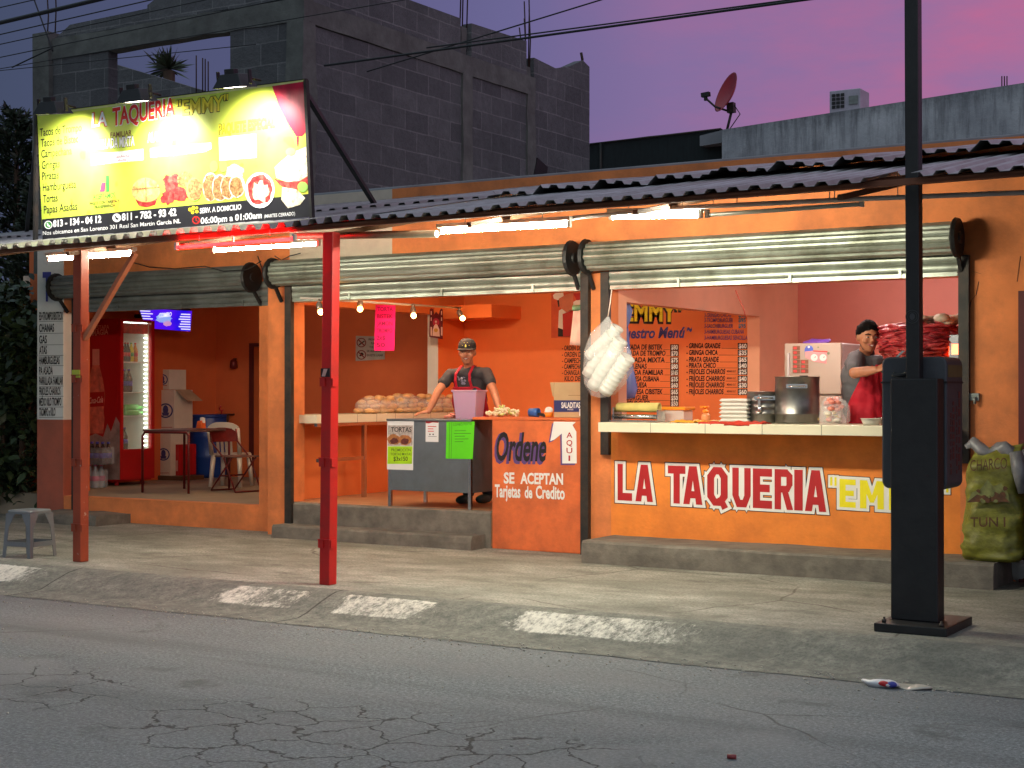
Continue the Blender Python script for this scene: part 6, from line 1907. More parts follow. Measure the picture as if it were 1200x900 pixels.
# translucent bucket, onions, meat, small things on the counter
bkc = on_y(550, 490, 13.15)
bk = thing("plastic_bucket", "milky square plastic tub standing upright on the metal stand", "tub", (bkc.x, 13.15, cz))
m, t, b = newmat("milky_plastic"); b.inputs["Base Color"].default_value = (*lin((214, 176, 206)), 1); b.inputs["Roughness"].default_value = .3; b.inputs["Transmission Weight"].default_value = .25; b.inputs["Subsurface Weight"].default_value = .3; M_milk = m
mb = MB(); zt = on_y(550, 457, 13.15).z; wb, wt = .107, .133; rot = math.radians(10)
def rsq(w, z): return [Vector((bkc.x + w * (cx * math.cos(rot) - cy * math.sin(rot)), 13.15 + w * (cx * math.sin(rot) + cy * math.cos(rot)), z)) for cx, cy in ((-1, -1), (1, -1), (1, 1), (-1, 1))]
L4 = [rsq(wb, cz + .009), rsq(wt * .98, zt - .02), rsq(wt * 1.06, zt - .02), rsq(wt * 1.08, zt), rsq(wt * .97, zt), rsq(wb * .95, cz + .02)]
mb.add([p for r in L4 for p in r], [(i * 4 + k, i * 4 + (k + 1) % 4, i * 4 + 4 + (k + 1) % 4, i * 4 + 4 + k) for i in range(5) for k in range(4)] + [(3, 2, 1, 0), (20, 21, 22, 23)])
mb.build("tub", M_milk, bk, bevel=.008)
random.seed(5)
oc_ = on_y(587, 488, 13.05)
on_t = thing("onion_heap", "heap of pale spring onions lying on the order counter", "onions", (oc_.x, 13.05, 1.29))
mb = MB()
for k in range(95):
    a = random.uniform(0, 6.28); d = random.uniform(0, 1) ** .6
    x = oc_.x + .02 + d * .19 * math.cos(a); y = 13.06 + d * .15 * math.sin(a); z = 1.295 + (1 - d) * random.uniform(0, .1) + .012
    v = Vector((random.uniform(-1, 1), random.uniform(-1, .4), random.uniform(-.1, .9))).normalized() * random.uniform(.03, .06)
    mb.tube([(x, y, z), Vector((x, y, z)) + v * .6, Vector((x, y, z)) + v], [.013, .011, .008], 6, mi=0 if random.random() < .75 else 1)
mb.build("onions", [mat("onion_white", (236, 224, 186), .5, var=.06), mat("onion_green", (196, 206, 120), .5)], on_t)
mc = on_y(534, 489, 13.2)
mt_ = thing("chopped_meat", "small pinkish heap beside the milky tub", "food", (mc.x, 13.2, cz))
mb = MB()
for k in range(26):
    mb.ball((mc.x + random.gauss(0, .045), 13.2 + random.gauss(0, .05), cz + .02 + random.random() * .035), (.022, .02, .016), 7)
mb.build("pieces", mat("pink_meat", (214, 130, 110), .5, var=.2, scale=30), mt_)
cu = on_y(627, 489, 13.0)
cp = thing("blue_cup", "small blue cup lying on its side with a dark handle", "cup", cu)
mb = MB(); mb.lathe((cu.x - .06, 13.0, 1.295 + .042), [(.042, 0), (.044, .1), (.036, .102), (.034, .02)], 16, axis=(1, 0, 0)); mb.build("cup", mat("cup_blue", (40, 96, 170), .35), cp)
mb = MB(); mb.bar((cu.x + .045, 13.0, 1.325), (cu.x + .14, 12.98, 1.305), .022, .012); mb.build("handle", M_black, cp)
oj = on_y(643, 489, 13.0)
ob_ = thing("orange_pot", "small orange pot with a white crumpled cloth in it beside the cardboard box", "pot", oj)
mb = MB(); mb.lathe((oj.x, 13.0, 1.291), [(.04, 0), (.044, .05), (.038, .05)], 14); mb.build("pot", mat("pot_orange", (240, 130, 30), .4), ob_)
mb = MB(); mb.ball((oj.x, 13.0, 1.36), (.04, .035, .035), 12); noisy(mb, .02, 18); mb.build("cloth", M_white, ob_)
# cracker carton on the counter
a = on_y(649, 491, 12.98); c = on_y(686, 448, 12.98)
bxt = thing("cardboard_box", "open brown cardboard box with a navy SALADITAS band on the counter", "box", ((a.x + c.x) / 2, 13.1, 1.29))
M_card = mat("brown_cardboard", (186, 156, 116), .85, var=.08, scale=5, bump=.1)
mb = MB(); mb.box(a.x, c.x + .06, 12.98, 13.3, 1.292, c.z); bo = mb.build("box", M_card, bxt, bevel=.003)
mb = MB(); e = on_y(645, 449, 12.96); mb.prism([(a.x, 12.98, c.z), (e.x, 12.95, c.z - .0), (a.x - .01, 12.97, c.z - .13), (a.x, 12.98, c.z - .14)], (0, .2, 0)); mb.build("flap", M_card, bo)
Pb = wall_y(12.979)
mb = MB(); patch(mb, [(649.2, 469), (687, 469.2), (687, 482.5), (649.2, 482.8)], Pb, .0015, 0); text(mb, "SALADITAS", (658, 478), (680, 478), 6.4, Pb, .003, 1, .02); text(mb, "CRACKERS", (665, 480.6), (672, 480.6), 1.6, Pb, .003, 1, .01)
patch(mb, [(679, 479), (684, 479), (684, 487.5), (679, 487.5)], Pb, .004, 1); patch(mb, [(666, 463), (686, 463), (686, 463.6), (666, 463.6)], Pb, .002, 2)
mb.build("print", [mat("navy_print", (34, 42, 96), .6), M_twhite, mat("card_line", (140, 110, 76), .8)], bo)
# chef poster on the menu wall
Pq = wall_y(16.43)
ch = thing("wall_poster", "wall poster of a cook in a white hat and red apron", "poster", Pq(666, 370))
mb = MB(); mb.prism([Pq(646, 341), Pq(690, 341), Pq(690, 396), Pq(646, 396)], (0, .004, 0)); cs = mb.build("sheet", mat("poster_orange", (206, 86, 50), .6), ch)
mb = MB(); M_skin_p = mat("poster_skin", (200, 120, 90), .6)
for pts, mi in (([(648, 346), (652, 342), (660, 342), (661, 350), (654, 352), (649, 350)], 0), ([(655, 350), (664, 345), (672, 343), (672, 362), (664, 366), (656, 360)], 3), ([(653, 352), (656.5, 351), (657, 358), (654.5, 360)], 2),
                ([(655, 364), (675, 352), (688, 348), (688, 353), (664, 372), (660, 386), (654, 386)], 0), ([(659.5, 368), (676, 362), (678, 386), (668, 394), (660, 394)], 1), ([(654, 384), (660, 386), (668, 394.5), (654, 394.5)], 2), ([(664, 363), (671, 361), (672, 369), (665, 371)], 0), ([(672, 344), (690, 343), (690, 350), (676, 352)], 1)):
    patch(mb, pts, Pq, .0015 + .0006 * mi + (.002 if mi == 1 else 0), mi)
mb.build("picture", [M_twhite, M_red, M_tblack, M_skin_p], cs)
tw = thing("hanging_towel", "pale pink towel hanging on a green-topped hook before the menu wall", "towel", on_y(679, 380, 13.6))
Pt = wall_y(13.6)
mb = MB(); vs = []
for i in range(9):
    f = i / 8
    for j in range(9):
        g = j / 8
        x = (672 - 5 * g) + (21 + 8 * g) * f; y = 362 + 42 * g + 2 * f
        vs.append(Pt(x, y) + Vector((0, .02 * math.sin(f * 9 + g), 0)))
mb.add(vs, [(j * 9 + i, j * 9 + i + 1, (j + 1) * 9 + i + 1, (j + 1) * 9 + i) for j in range(8) for i in range(8)], 0, True)
# rows were laid f-major
o = mb.build("cloth", mat("pale_pink_cloth", (232, 196, 180), .8, bump=.3, bscale=60), tw); sm = o.modifiers.new("t", 'SOLIDIFY'); sm.thickness = .006
mb = MB(); mb.tube([Pt(672, 361), Pt(690, 360)], .03, 8); mb.build("fold", mat("green_white_cloth", (120, 170, 130), .7, var=.5, scale=9), tw)
hk_ = MB(); hk_.tube([Pt(681, 360), Pt(682, 320)], .004, 5); hk_.build("cord", M_cable, tw)
# ================================================================== grill shop on the right
# clear bag of foam cups hanging from the shutter rail
Pg = wall_y(12.62)
bc_ = thing("bag_of_cups", "clear plastic bag full of white foam cup stacks hanging by a string", "bag of cups", Pg(713, 400))
mb = MB(); mb.tube([Pg(717, 339), Pg(715, 355), Pg(712.5, 371)], .006, 6); mb.build("string", mat("white_string", (226, 200, 186), .7), bc_)
M_foam = mat("white_foam", (206, 204, 196), .55, var=.03)
for (x0, y0, x1, y1, r, dy) in ((694, 455, 728, 398, 0.066, 0.0), (708, 460, 736, 418, 0.072, -.03), (688, 440, 724, 383, 0.06, .07), (690, 418, 716, 392, 0.058, .03)):
    p, q = on_y(x0, y0, 12.58 + dy), on_y(x1, y1, 12.55 + dy)
    d = q - p; n = 9; prof = []
    for i in range(n):
        prof += [(r * .9, d.length * i / n), (r * (1.0 + .01 * i), d.length * (i + .75) / n), (r * 1.03, d.length * (i + .95) / n)]
    prof += [(r * .82, d.length * .99), (0.0, d.length * .9)]
    prof = [(0.0, 0.0)] + prof
    mb = MB(); mb.lathe(p, prof, 18, axis=d); mb.build("cup_stack", M_foam, bc_)
mb = MB(); base_ = Pg(711, 418)
rs = [(712.5, 371, .012), (711.5, 375, .035), (709, 390, .14), (711, 412, .235), (713, 432, .25), (709, 450, .20), (706, 463, .12), (704, 466, .03)]
n = 20; vs = []
for x, y, r in rs:
    c_ = on_y(x, y, 12.60)
    for k in range(n):
        a_ = 2 * math.pi * k / n
        wv = 1 + .07 * math.sin(5 * a_ + y * .2) + .04 * math.sin(11 * a_)
        vs.append(c_ + Vector((r * wv * math.cos(a_), r * .62 * wv * math.sin(a_), 0)))
mb.add(vs, [(i * n + k, i * n + (k + 1) % n, i * n + n + (k + 1) % n, i * n + n + k) for i in range(len(rs) - 1) for k in range(n)], 0, True)
mb.build("bag", M_bag, bc_)
pb2 = thing("blue_plastic_bag", "bluish plastic bag hanging behind the foam cups beside the painted menu", "plastic bag", on_y(737, 440, 13.3))
P2 = wall_y(13.35)
m, t, b = newmat("blue_bag"); b.inputs["Base Color"].default_value = (*lin((120, 150, 226)), 1); b.inputs["Alpha"].default_value = .7; b.inputs["Roughness"].default_value = .25; nbump(t, b, nnoise(t, 16, 4), .6, .02)
mb = MB()
for pts in (((735, 352, .02), (736, 364, .045), (735.5, 376, .035), (734, 384, .012)), ((735, 384, .01), (736, 420, .03), (738, 440, .05), (738.5, 455, .07), (738, 465, .06), (738, 467, .02))):
    ps = [P2(x, y) for x, y, r in pts]; mb.tube(ps, [r for _, _, r in pts], 10)
noisy(mb, .015, 12); mb.build("bag", m, pb2)
ZC = 1.262
# roll of wrapping paper on a steel dispenser
a = on_y(724, 484, 12.75); c = on_y(773, 484, 12.75)
rl = thing("paper_roll", "yellowish roll of wrapping paper in a steel dispenser on the serving counter", "paper roll", ((a.x + c.x) / 2, 12.75, ZC))
zc = on_y(748, 477.5, 12.75).z
mb = MB(); mb.lathe((a.x, 12.75, zc), [(.044, 0), (.045, c.x - a.x), (.032, c.x - a.x), (.03, .1)], 22, axis=(1, 0, 0)); mb.build("roll", mat("kraft_yellow", (206, 190, 110), .7, var=.12, scale=9), rl)
mb = MB(); mb.box(a.x - .04, c.x, 12.66, 12.86, ZC + .004, ZC + .016); mb.tube([(a.x - .03, 12.70, ZC + .05), (c.x, 12.70, ZC + .05)], .022, 10); mb.box(a.x - .02, a.x - .005, 12.68, 12.84, ZC + .016, zc); mb.box(c.x + .004, c.x + .016, 12.68, 12.84, ZC + .016, zc - .02); mb.build("dispenser", M_steel, rl)
q = on_y(716, 488, 12.9)
pb3 = MB(); pb3.lathe((q.x, 12.9, ZC), [(.04, 0), (.045, .03), (.04, .08), (.03, .13)], 12); noisy(pb3, .01, 20); tag(pb3.build("purple_packet", mat("purple_packet", (130, 50, 120), .4, var=.4, scale=20)), "purple and red packet at the left end of the serving counter", "packet")
# clear box with an orange lid
a = on_y(772, 492, 12.95); c = on_y(801, 480, 12.95)
ol = thing("lidded_container", "clear plastic container with an orange lid beside the paper roll", "container", ((a.x + c.x) / 2, 13.0, ZC))
m, t, b = newmat("clear_plastic"); b.inputs["Base Color"].default_value = (.85, .84, .8, 1); b.inputs["Alpha"].default_value = .45; b.inputs["Roughness"].default_value = .15
zz = on_y(786, 480.5, 12.95).z
mb = MB(); rbox(mb, a.x, c.x, 12.95, 13.15, ZC + .003, zz, .02); mb.build("box", m, ol)
mb = MB(); mb.box(a.x - .015, c.x + .02, 12.93, 13.17, zz, zz + .03); mb.build("lid", mat("lid_orange", (246, 140, 20), .4), ol, bevel=.008)
# cloths
def cloth(px0, px1, py, Y, d, m, label, seed, hang=0.0):
    a = on_y(px0, py, Y); c = on_y(px1, py, Y)
    mb = MB(); nx, ny = 26, 8; vs = []
    for j in range(ny + 1):
        for i in range(nx + 1):
            f, g = i / nx, j / ny
            x = a.x + (c.x - a.x) * f; y = Y + d * g + .02 * mnoise.noise(Vector((f * 5, seed, g)))
            z = ZC + .006 + abs(mnoise.noise(Vector((f * 7 + seed, g * 3, 1)))) * .035
            if j == 0 and hang: y -= .03; z = ZC - hang * (.4 + .6 * abs(mnoise.noise(Vector((f * 4 + seed, 2, 2)))))
            elif j == 1 and hang: y = Y - .03
            vs.append((x, y, z))
    mb.add(vs, [(j * (nx + 1) + i, j * (nx + 1) + i + 1, (j + 1) * (nx + 1) + i + 1, (j + 1) * (nx + 1) + i) for j in range(ny) for i in range(nx)], 0, True)
    o = mb.build("cloth", m); s = o.modifiers.new("t", 'SOLIDIFY'); s.thickness = .006
    return tag(o, label, "cloth", "cloths on the serving counter")
cloth(785, 832, 492, 12.55, .22, mat("yellow_cloth", (216, 150, 30), .85, var=.15, bump=.4), "yellow cloth spread on the serving counter", 1.0)
cloth(806, 846, 488, 12.85, .2, mat("cream_cloth", (226, 206, 150), .85, var=.08), "cream cloth behind the yellow one on the counter", 4.0)
cloth(820, 895, 494, 12.43, .18, mat("red_cloth", (186, 50, 30), .85, var=.15, bump=.4), "red cloth lying along the front edge of the counter", 7.0, .03)
q = on_y(827, 491, 12.85)
sb = thing("squeeze_bottle", "squat clear sauce jar with an orange cap", "sauce jar", (q.x, 12.85, ZC))
mb = MB(); mb.lathe((q.x, 12.85, ZC + .003), [(.035, 0), (.042, .02), (.04, .06), (.028, .085)], 16); mb.build("jar", mat("jar_amber", (222, 140, 90), .2), sb)
mb = MB(); mb.lathe((q.x, 12.85, ZC + .088), [(.03, 0), (.03, .02), (.012, .025), (.014, .045), (.03, .047), (.03, .06)], 14); mb.box(q.x - .05, q.x, 12.84, 12.86, ZC + .13, ZC + .15); mb.build("cap", mat("cap_orange", (244, 130, 20), .4), sb)
# foam boxes in a stack
a = on_y(846, 492, 12.8); c = on_y(880, 492, 12.8); zt = on_y(862, 467, 12.8).z
nb = 6; hh = (zt - ZC - .004) / nb; w2 = (c.x - a.x) / 2; xm = (a.x + c.x) / 2
def foam():
    mb = MB()
    def r_(w, d, z): return [Vector((-w, -d, z)), Vector((w, -d, z)), Vector((w, d, z)), Vector((-w, d, z))]
    R4 = [r_(w2 * .84, .10, 0), r_(w2 * .98, .115, hh * .45), r_(w2, .118, hh * .47), r_(w2, .118, hh * .53), r_(w2 * .98, .115, hh * .55), r_(w2 * .86, .102, hh * .99)]
    mb.add([p for r in R4 for p in r], [(i * 4 + k, i * 4 + (k + 1) % 4, i * 4 + 4 + (k + 1) % 4, i * 4 + 4 + k) for i in range(5) for k in range(4)] + [(3, 2, 1, 0), (20, 21, 22, 23)])
    return mb.build("foam_box", M_foam, None, bevel=.006)
f0 = foam()
for i, lb in enumerate(("bottom white foam box of the stack on the counter", "second white foam box from the bottom of the stack", "third white foam box from the bottom of the stack", "third white foam box from the top of the stack",
                        "second white foam box from the top of the stack", "topmost white foam box of the stack on the counter")):
    o = f0 if i == 0 else f0.copy()
    if i: COL.objects.link(o)
    o.location = (xm + random.uniform(-.006, .006), 12.86 + random.uniform(-.006, .006), ZC + .003 + hh * i); o.rotation_euler = (0, 0, random.uniform(-.05, .05))
    tag(o, lb, "foam box", "stacked foam boxes on the serving counter")
# steel pots
M_pot = mat('worn_steel', (128, 126, 122), .36, .95, var=.15, scale=6, dirt=(86, 80, 72), dirt_amt=.5, dscale=5)
def pot(xc, Y, r, h, label, bands):
    t = thing("steel_pot", label, "pot", (xc, Y, ZC), 0, "steel pots on the serving counter")
    mb = MB(); pr = [(r * .97, 0), (r, .012)]
    for bz in bands: pr += [(r, h * bz - .006), (r + .004, h * bz), (r, h * bz + .006)]
    pr += [(r, h - .006), (r + .008, h), (r - .004, h), (r - .006, .02), (0.0, .015)]
    mb.lathe((xc, Y, ZC + .002), pr, 36); mb.build("body", M_pot, t)
    for a_ in (-70, 110):
        ca, sa = math.cos(math.radians(a_)), math.sin(math.radians(a_)); tx, ty = -sa, ca
        mb = MB(); z = ZC + h * .8
        P_ = [Vector((xc + ca * (r + .002) + tx * s, Y + sa * (r + .002) + ty * s, z)) for s in (-.07, .07)]
        o_ = Vector((ca, sa, 0)) * .04
        mb.tube([P_[0], P_[0] + o_, P_[1] + o_, P_[1]], .007, 6)
        mb.obox((P_[0] + P_[1]) / 2 + o_ * .05, Vector((tx, ty, 0)) * .09, Vector((ca, sa, 0)) * .003, (0, 0, .018)); mb.build("handle", M_steel, t)
    return t
a = on_y(912, 494, 12.98); c = on_y(964.5, 494, 12.98)
pot((a.x + c.x) / 2, 12.9, (c.x - a.x) / 2 * .93, on_y(938, 441.5, 12.75).z - ZC, "big steel stock pot in front of the white fridge", (.2,))
a2 = on_y(881, 494, 12.98); r2 = .165
p2 = pot(on_y(897, 490, 12.95).x, 12.95, r2, on_y(896, 459, 12.8).z - ZC, "smaller ribbed steel pot beside the stock pot", (.3, .5, .7))
mb = MB(); q = on_y(890, 476, 12.76)
mb.bar(q + Vector((0, 0, .1)), q + Vector((0, 0, -.02)), .012, .006); mb.ball(q - Vector((0, 0, .03)), (.022, .01, .03), 10); mb.build("clasp", M_steel, p2)
q = on_y(976, 492, 12.9)
fb = thing("bag_of_meat", "clear bag of pink and white scraps beside the stock pot", "food bag", (q.x, 12.9, ZC))
mb = MB()
for k in range(40):
    z = random.random() ** 1.2 * .2
    mb.ball((q.x + random.gauss(0, .06) * (1 - z * 2.6), 12.92 + random.gauss(0, .05), ZC + .02 + z), (.03, .026, .02), 7, 0 if z > .08 else random.choice((0, 1, 2)))
mb.build("scraps", [mat("pink_scraps", (230, 140, 120), .5, var=.2, scale=20), mat("white_scraps", (232, 222, 204), .5), mat("yellow_scraps", (226, 206, 130), .5)], fb)
mb = MB(); mb.ball((q.x, 12.92, ZC + .1), (.13, .1, .14), 18); noisy(mb, .05, 8); mb.v = [Vector((p.x, p.y, max(p.z, ZC + .004))) for p in mb.v]; mb.build("bag", M_bag, fb)
for (x, y, Y, r, h, lb) in ((1021, 495, 12.55, .088, .055, "pale shallow bowl on the counter before the aproned cook"), (1041, 494, 12.75, .09, .06, "steel bowl half hidden by the grey cabinet")):
    q = on_y(x, y, Y); mb = MB(); mb.lathe((q.x, Y, ZC + .002), [(r * .7, 0), (r * .85, h * .4), (r, h), (r * 1.05, h), (r * .95, h * .9), (r * .6, .012), (0, .01)], 26)
    tag(mb.build("bowl", M_foam if Y < 12.6 else M_steel), lb, "bowl", "bowls on the serving counter")
# fridge
fx0, fx1 = on_y(919, 403, 14.5).x, on_y(985.5, 403, 14.5).x
zf = on_y(950, 402, 14.5).z
fr = thing("white_fridge", "white refrigerator covered with magnets behind the stock pot", "refrigerator", ((fx0 + fx1) / 2, 14.85, .36))
M_fr = mat("fridge_enamel", (190, 188, 184), .35, var=.03)
mb = MB(); mb.box(fx0, fx1, 14.56, 15.25, .38, zf); mb.build("body", M_fr, fr, bevel=.015)
zs = on_y(950, 463, 14.5).z
for z0, z1 in ((zs + .006, zf), (.42, zs - .006)):
    mb = MB(); mb.box(fx0, fx1, 14.5, 14.555, z0, z1); d_ = mb.build("door", mat("fridge_door", (168, 154, 138), .35, var=.03), fr, bevel=.012)
    mb = MB(); mb.bar((fx0 + .05, 14.485, max(z0, zs - .3) + .05), (fx0 + .05, 14.485, min(z1, zs + .42)), .012, .014); mb.build("handle", M_fr, d_, bevel=.004)
Pf = wall_y(14.498)
mb = MB()
for i in range(6):
    patch(mb, [(929, 405.5 + i * 5.4), (937.6, 405.5 + i * 5.4), (937.6, 410.3 + i * 5.4), (929, 410.3 + i * 5.4)], Pf, .002, 0); patch(mb, [(930, 406.4 + i * 5.4), (934, 406.4 + i * 5.4), (934, 409.4 + i * 5.4), (930, 409.4 + i * 5.4)], Pf, .004, 1)
for i in range(3):
    patch(mb, [(938.2, 421.7 + i * 5.4), (947.4, 421.7 + i * 5.4), (947.4, 426.5 + i * 5.4), (938.2, 426.5 + i * 5.4)], Pf, .002, 0); patch(mb, [(939.4, 422.6 + i * 5.4), (943.6, 422.6 + i * 5.4), (943.6, 425.6 + i * 5.4), (939.4, 425.6 + i * 5.4)], Pf, .004, 1)
patch(mb, [(943, 418), (943, 409), (945, 405.6), (948, 404.4), (951, 405.4), (953, 408), (953, 411), (943.4, 412)], Pf, .002, 2); disc(mb, (948, 406.6), 1.4, Pf, .004, 4, 10)
patch(mb, [(944, 412), (953, 411), (969, 412), (968.6, 426), (955, 424), (944, 419)], Pf, .0025, 3); patch(mb, [(953, 410.6), (970, 411.4), (970, 413), (953, 412)], Pf, .004, 1)
for c_ in ((954.3, 419), (964.6, 419)):
    disc(mb, c_, 4.6, Pf, .003, 4, 20); ring(mb, c_, 4.8, .7, Pf, .004, 3); patch(mb, [(c_[0], c_[1] + .4), (c_[0] + 1.6, c_[1] - 1.6), (c_[0] + 2, c_[1] - .4)], Pf, .005, 5)
disc(mb, (971, 414), 1.6, Pf, .004, 6, 10); disc(mb, (959, 407), 1.0, Pf, .004, 6, 8); patch(mb, [(937, 440), (947, 440), (947, 441.2), (937, 441.2)], Pf, .003, 5)
mb.build("magnets", [mat("magnet_brown", (120, 76, 50), .5, var=.3, scale=30), mat("magnet_red", (200, 60, 56), .5), mat("magnet_blue", (70, 96, 190), .5), mat("magnet_pink", (224, 150, 150), .5), M_white, M_tblack, mat("magnet_green", (110, 120, 90), .5)], fr)
q = on_y(957, 400, 14.8)
mb = MB(); mb.ball((q.x, 14.8, zf + .02), (.15, .12, .035), 16); noisy(mb, .03, 10); mb.v = [Vector((p.x, p.y, max(p.z, zf + .004))) for p in mb.v]
tag(mb.build("purple_bag", mat("purple_bag", (110, 70, 170), .4, bump=.4)), "purple bag lying on top of the white fridge", "bag")
# trompo: the spit of red marinated meat with its burner
tx, ty = -3.90, 13.15
tr = thing("meat_spit", "big vertical spit of red marinated meat before a glowing burner", "meat spit", (tx, ty, ZC))
m, t, b = newmat("marinated_meat")
n = nnoise(t, 7, 6, .7, stretch=(1, 1, 3.5)); n2 = nnoise(t, 22, 4, .7)
col = nramp(t, n, [(.3, lin((100, 18, 26))), (.5, lin((176, 38, 48))), (.7, lin((222, 96, 90)))])
gz = t.nodes.new("ShaderNodeNewGeometry"); sz = t.nodes.new("ShaderNodeSeparateXYZ"); t.links.new(gz.outputs["Position"], sz.inputs[0])
col = nmix(t, nramp(t, nmath(t, 'ADD', sz.outputs[2], nmath(t, 'MULTIPLY', n, .25)), [(0.0, 0.0), (1.0, 1.0)]), col, col)
brown = nmix(t, n2, lin((120, 46, 26)), lin((206, 96, 60)))
zr = nmath(t, 'SUBTRACT', sz.outputs[2], 1.30)
col = nmix(t, nramp(t, nmath(t, 'ADD', zr, nmath(t, 'MULTIPLY', n2, .3)), [(.58, .75), (.78, 0.0)]), col, brown)
t.links.new(col, b.inputs["Base Color"]); b.inputs["Roughness"].default_value = .32; b.inputs["Specular IOR Level"].default_value = .6
nbump(t, b, n, .9, .04); nbump(t, b, n2, .5, .01)
mb = MB(); prof = [(.10, 1.42), (.15, 1.52), (.20, 1.64), (.255, 1.76), (.31, 1.86), (.352, 1.95), (.362, 2.02), (.335, 2.075), (.27, 2.10)]
mb.lathe((tx, ty, 0), [(0.0, 1.41)] + [(r * .93, h) for r, h in prof] + [(0.0, 2.11)], 30)
random.seed(33)
h = 1.43
while h < 2.11:
    for (r0, h0), (r1, h1) in zip(prof[:-1], prof[1:]):
        if h0 <= h <= h1: r = r0 + (r1 - r0) * (h - h0) / (h1 - h0)
    k_ = max(6, int(2 * math.pi * r / .10))
    o_ = random.random() * 6
    for k in range(k_):
        a_ = o_ + 2 * math.pi * (k + random.uniform(-.3, .3)) / k_
        q = r * random.uniform(.90, 1.0) - .03
        s0 = len(mb.v)
        mb.ball((tx + q * math.cos(a_), ty + q * math.sin(a_), h + random.uniform(-.012, .012)), (.055, random.uniform(.05, .085), random.uniform(.009, .017)), 10,
                rot=Matrix.Rotation(a_, 3, 'Z') @ Matrix.Rotation(random.uniform(-.1, .45), 3, 'Y') @ Matrix.Rotation(random.uniform(-.25, .25), 3, 'X'))
        noisy(mb, .018, 13, s0)
    h += random.uniform(.016, .024)
for k in range(40):
    a_ = random.uniform(0, 6.28); q = .3 * random.random() ** .5
    s0 = len(mb.v); mb.ball((tx + q * math.cos(a_), ty + q * math.sin(a_), 2.10), (.08, .07, .018), 10); noisy(mb, .02, 13, s0)
mb.build("meat", m, tr)
mb = MB(); mb.tube([(tx, ty, ZC + .02), (tx, ty, 2.3)], .012, 8); mb.lathe((tx, ty, ZC + .003), [(.2, 0), (.22, .03), (.21, .03), (.2, .01), (0, .01)], 24); mb.build("spit", M_steel, tr)
mb = MB()
for k in range(12):
    mb.ball((tx + .2 + random.gauss(0, .09), ty - .02 + random.gauss(0, .09), 2.12 + random.random() * .06), (.07, .06, .035), 9)
noisy(mb, .03, 12); mb.build("fat_pieces", mat("grey_fat", (176, 160, 140), .6, var=.3, scale=14), tr)
mb = MB(); mb.box(-3.60, -3.50, 12.98, 13.35, ZC + .003, 2.02); mb.build("burner_frame", M_steel, tr)
mb = MB()
for i in range(4):
    z = 1.40 + i * .15
    mb.box(-3.606, -3.602, 12.99, 13.33, z, z + .1); mb.box(-3.58, -3.52, 12.974, 12.978, z + .005, z + .095)
mb.build("burner_glow", emitter("burner_glow", (255, 84, 20), 5), tr)
# ceiling lamp inside the grill shop
M_in = emitter("inner_tube_glow", (255, 226, 222), 230)
tube_lamp((-5.4, 13.7, 2.82), (-4.2, 13.7, 2.82), "lit tube lamp on the grill shop ceiling", M_in, fix=False, group="ceiling tube lamps indoors")
tube_lamp((-9.6, 13.3, 2.82), (-8.4, 13.3, 2.82), "added unseen tube lamp brightening the kitchen", emitter("kitchen_fill_glow", (255, 220, 180), 300), fix=False, group="ceiling tube lamps indoors")  # added out of view to brighten the kitchen and the man in front

tube_lamp((-13.4, 14.6, 2.82), (-12.2, 14.6, 2.82), "added unseen fill tube over the dining room", emitter("dining_fill_glow", (255, 218, 180), 105), fix=False, group="ceiling tube lamps indoors")  # fill lamp added out of view to lift the dining room

tube_lamp((-5.6, 16.4, 2.86), (-4.4, 16.4, 2.86), "lit cool white tube lamp at the back of the grill shop ceiling", emitter("back_tube_glow", (236, 232, 240), 85), fix=False, group="ceiling tube lamps indoors")
# ================================================================== people
M_skin = mat("skin", (182, 118, 86), .5, var=.14, scale=16, bump=.1, bscale=90, dirt=(150, 84, 62), dirt_amt=.35, dscale=9)
M_hair = mat("black_hair", (15, 12, 12), .95, spec=.1, var=.3, scale=40)
M_tee = mat("charcoal_tee", (52, 50, 54), .85, var=.1, bump=.2, bscale=60)
M_polo = mat("grey_polo", (92, 90, 94), .85, var=.08, bump=.2, bscale=60)
M_apron = mat("red_apron", (186, 14, 40), .75, var=.08, bump=.25, bscale=30)
M_jean = mat("dark_trousers", (34, 44, 58), .85, var=.15, bump=.2)
M_shoe = mat("dark_green_shoes", (30, 60, 58), .6, var=.2)
M_eye = mat("eye_white", (220, 214, 206), .3, var=.0); M_iris = mat("dark_iris", (24, 16, 12), .2, var=0); M_lip = mat("lips", (150, 76, 66), .5, var=.05); M_teeth = mat("teeth", (226, 220, 208), .3, var=0)
def folds(o, amp=.009):
    """cloth creases: noise stretched along the body"""
    for v in o.data.vertices:
        p = v.co
        q = mnoise.noise(Vector((p.x * 15 + p.z * 9, p.y * 15, p.z * 6))) * amp + mnoise.noise(Vector((p.x * 30, p.y * 30, p.z * 16))) * amp * .4
        v.co = p + v.normal * q
    o.data.update()
def limb(mb, pts, rs, n=12):
    mb.tube(pts, rs, n)
    for p, r in zip(pts, rs): mb.ball(p, r * .995, 10)
def basis(f):
    f = Vector(f).normalized(); s = Vector((0, 0, 1)).cross(f).normalized() * -1      # s: the figure's own right seen from the viewer's left
    return f, s, s.cross(f) * -1 if s.cross(f).z < 0 else s.cross(f)
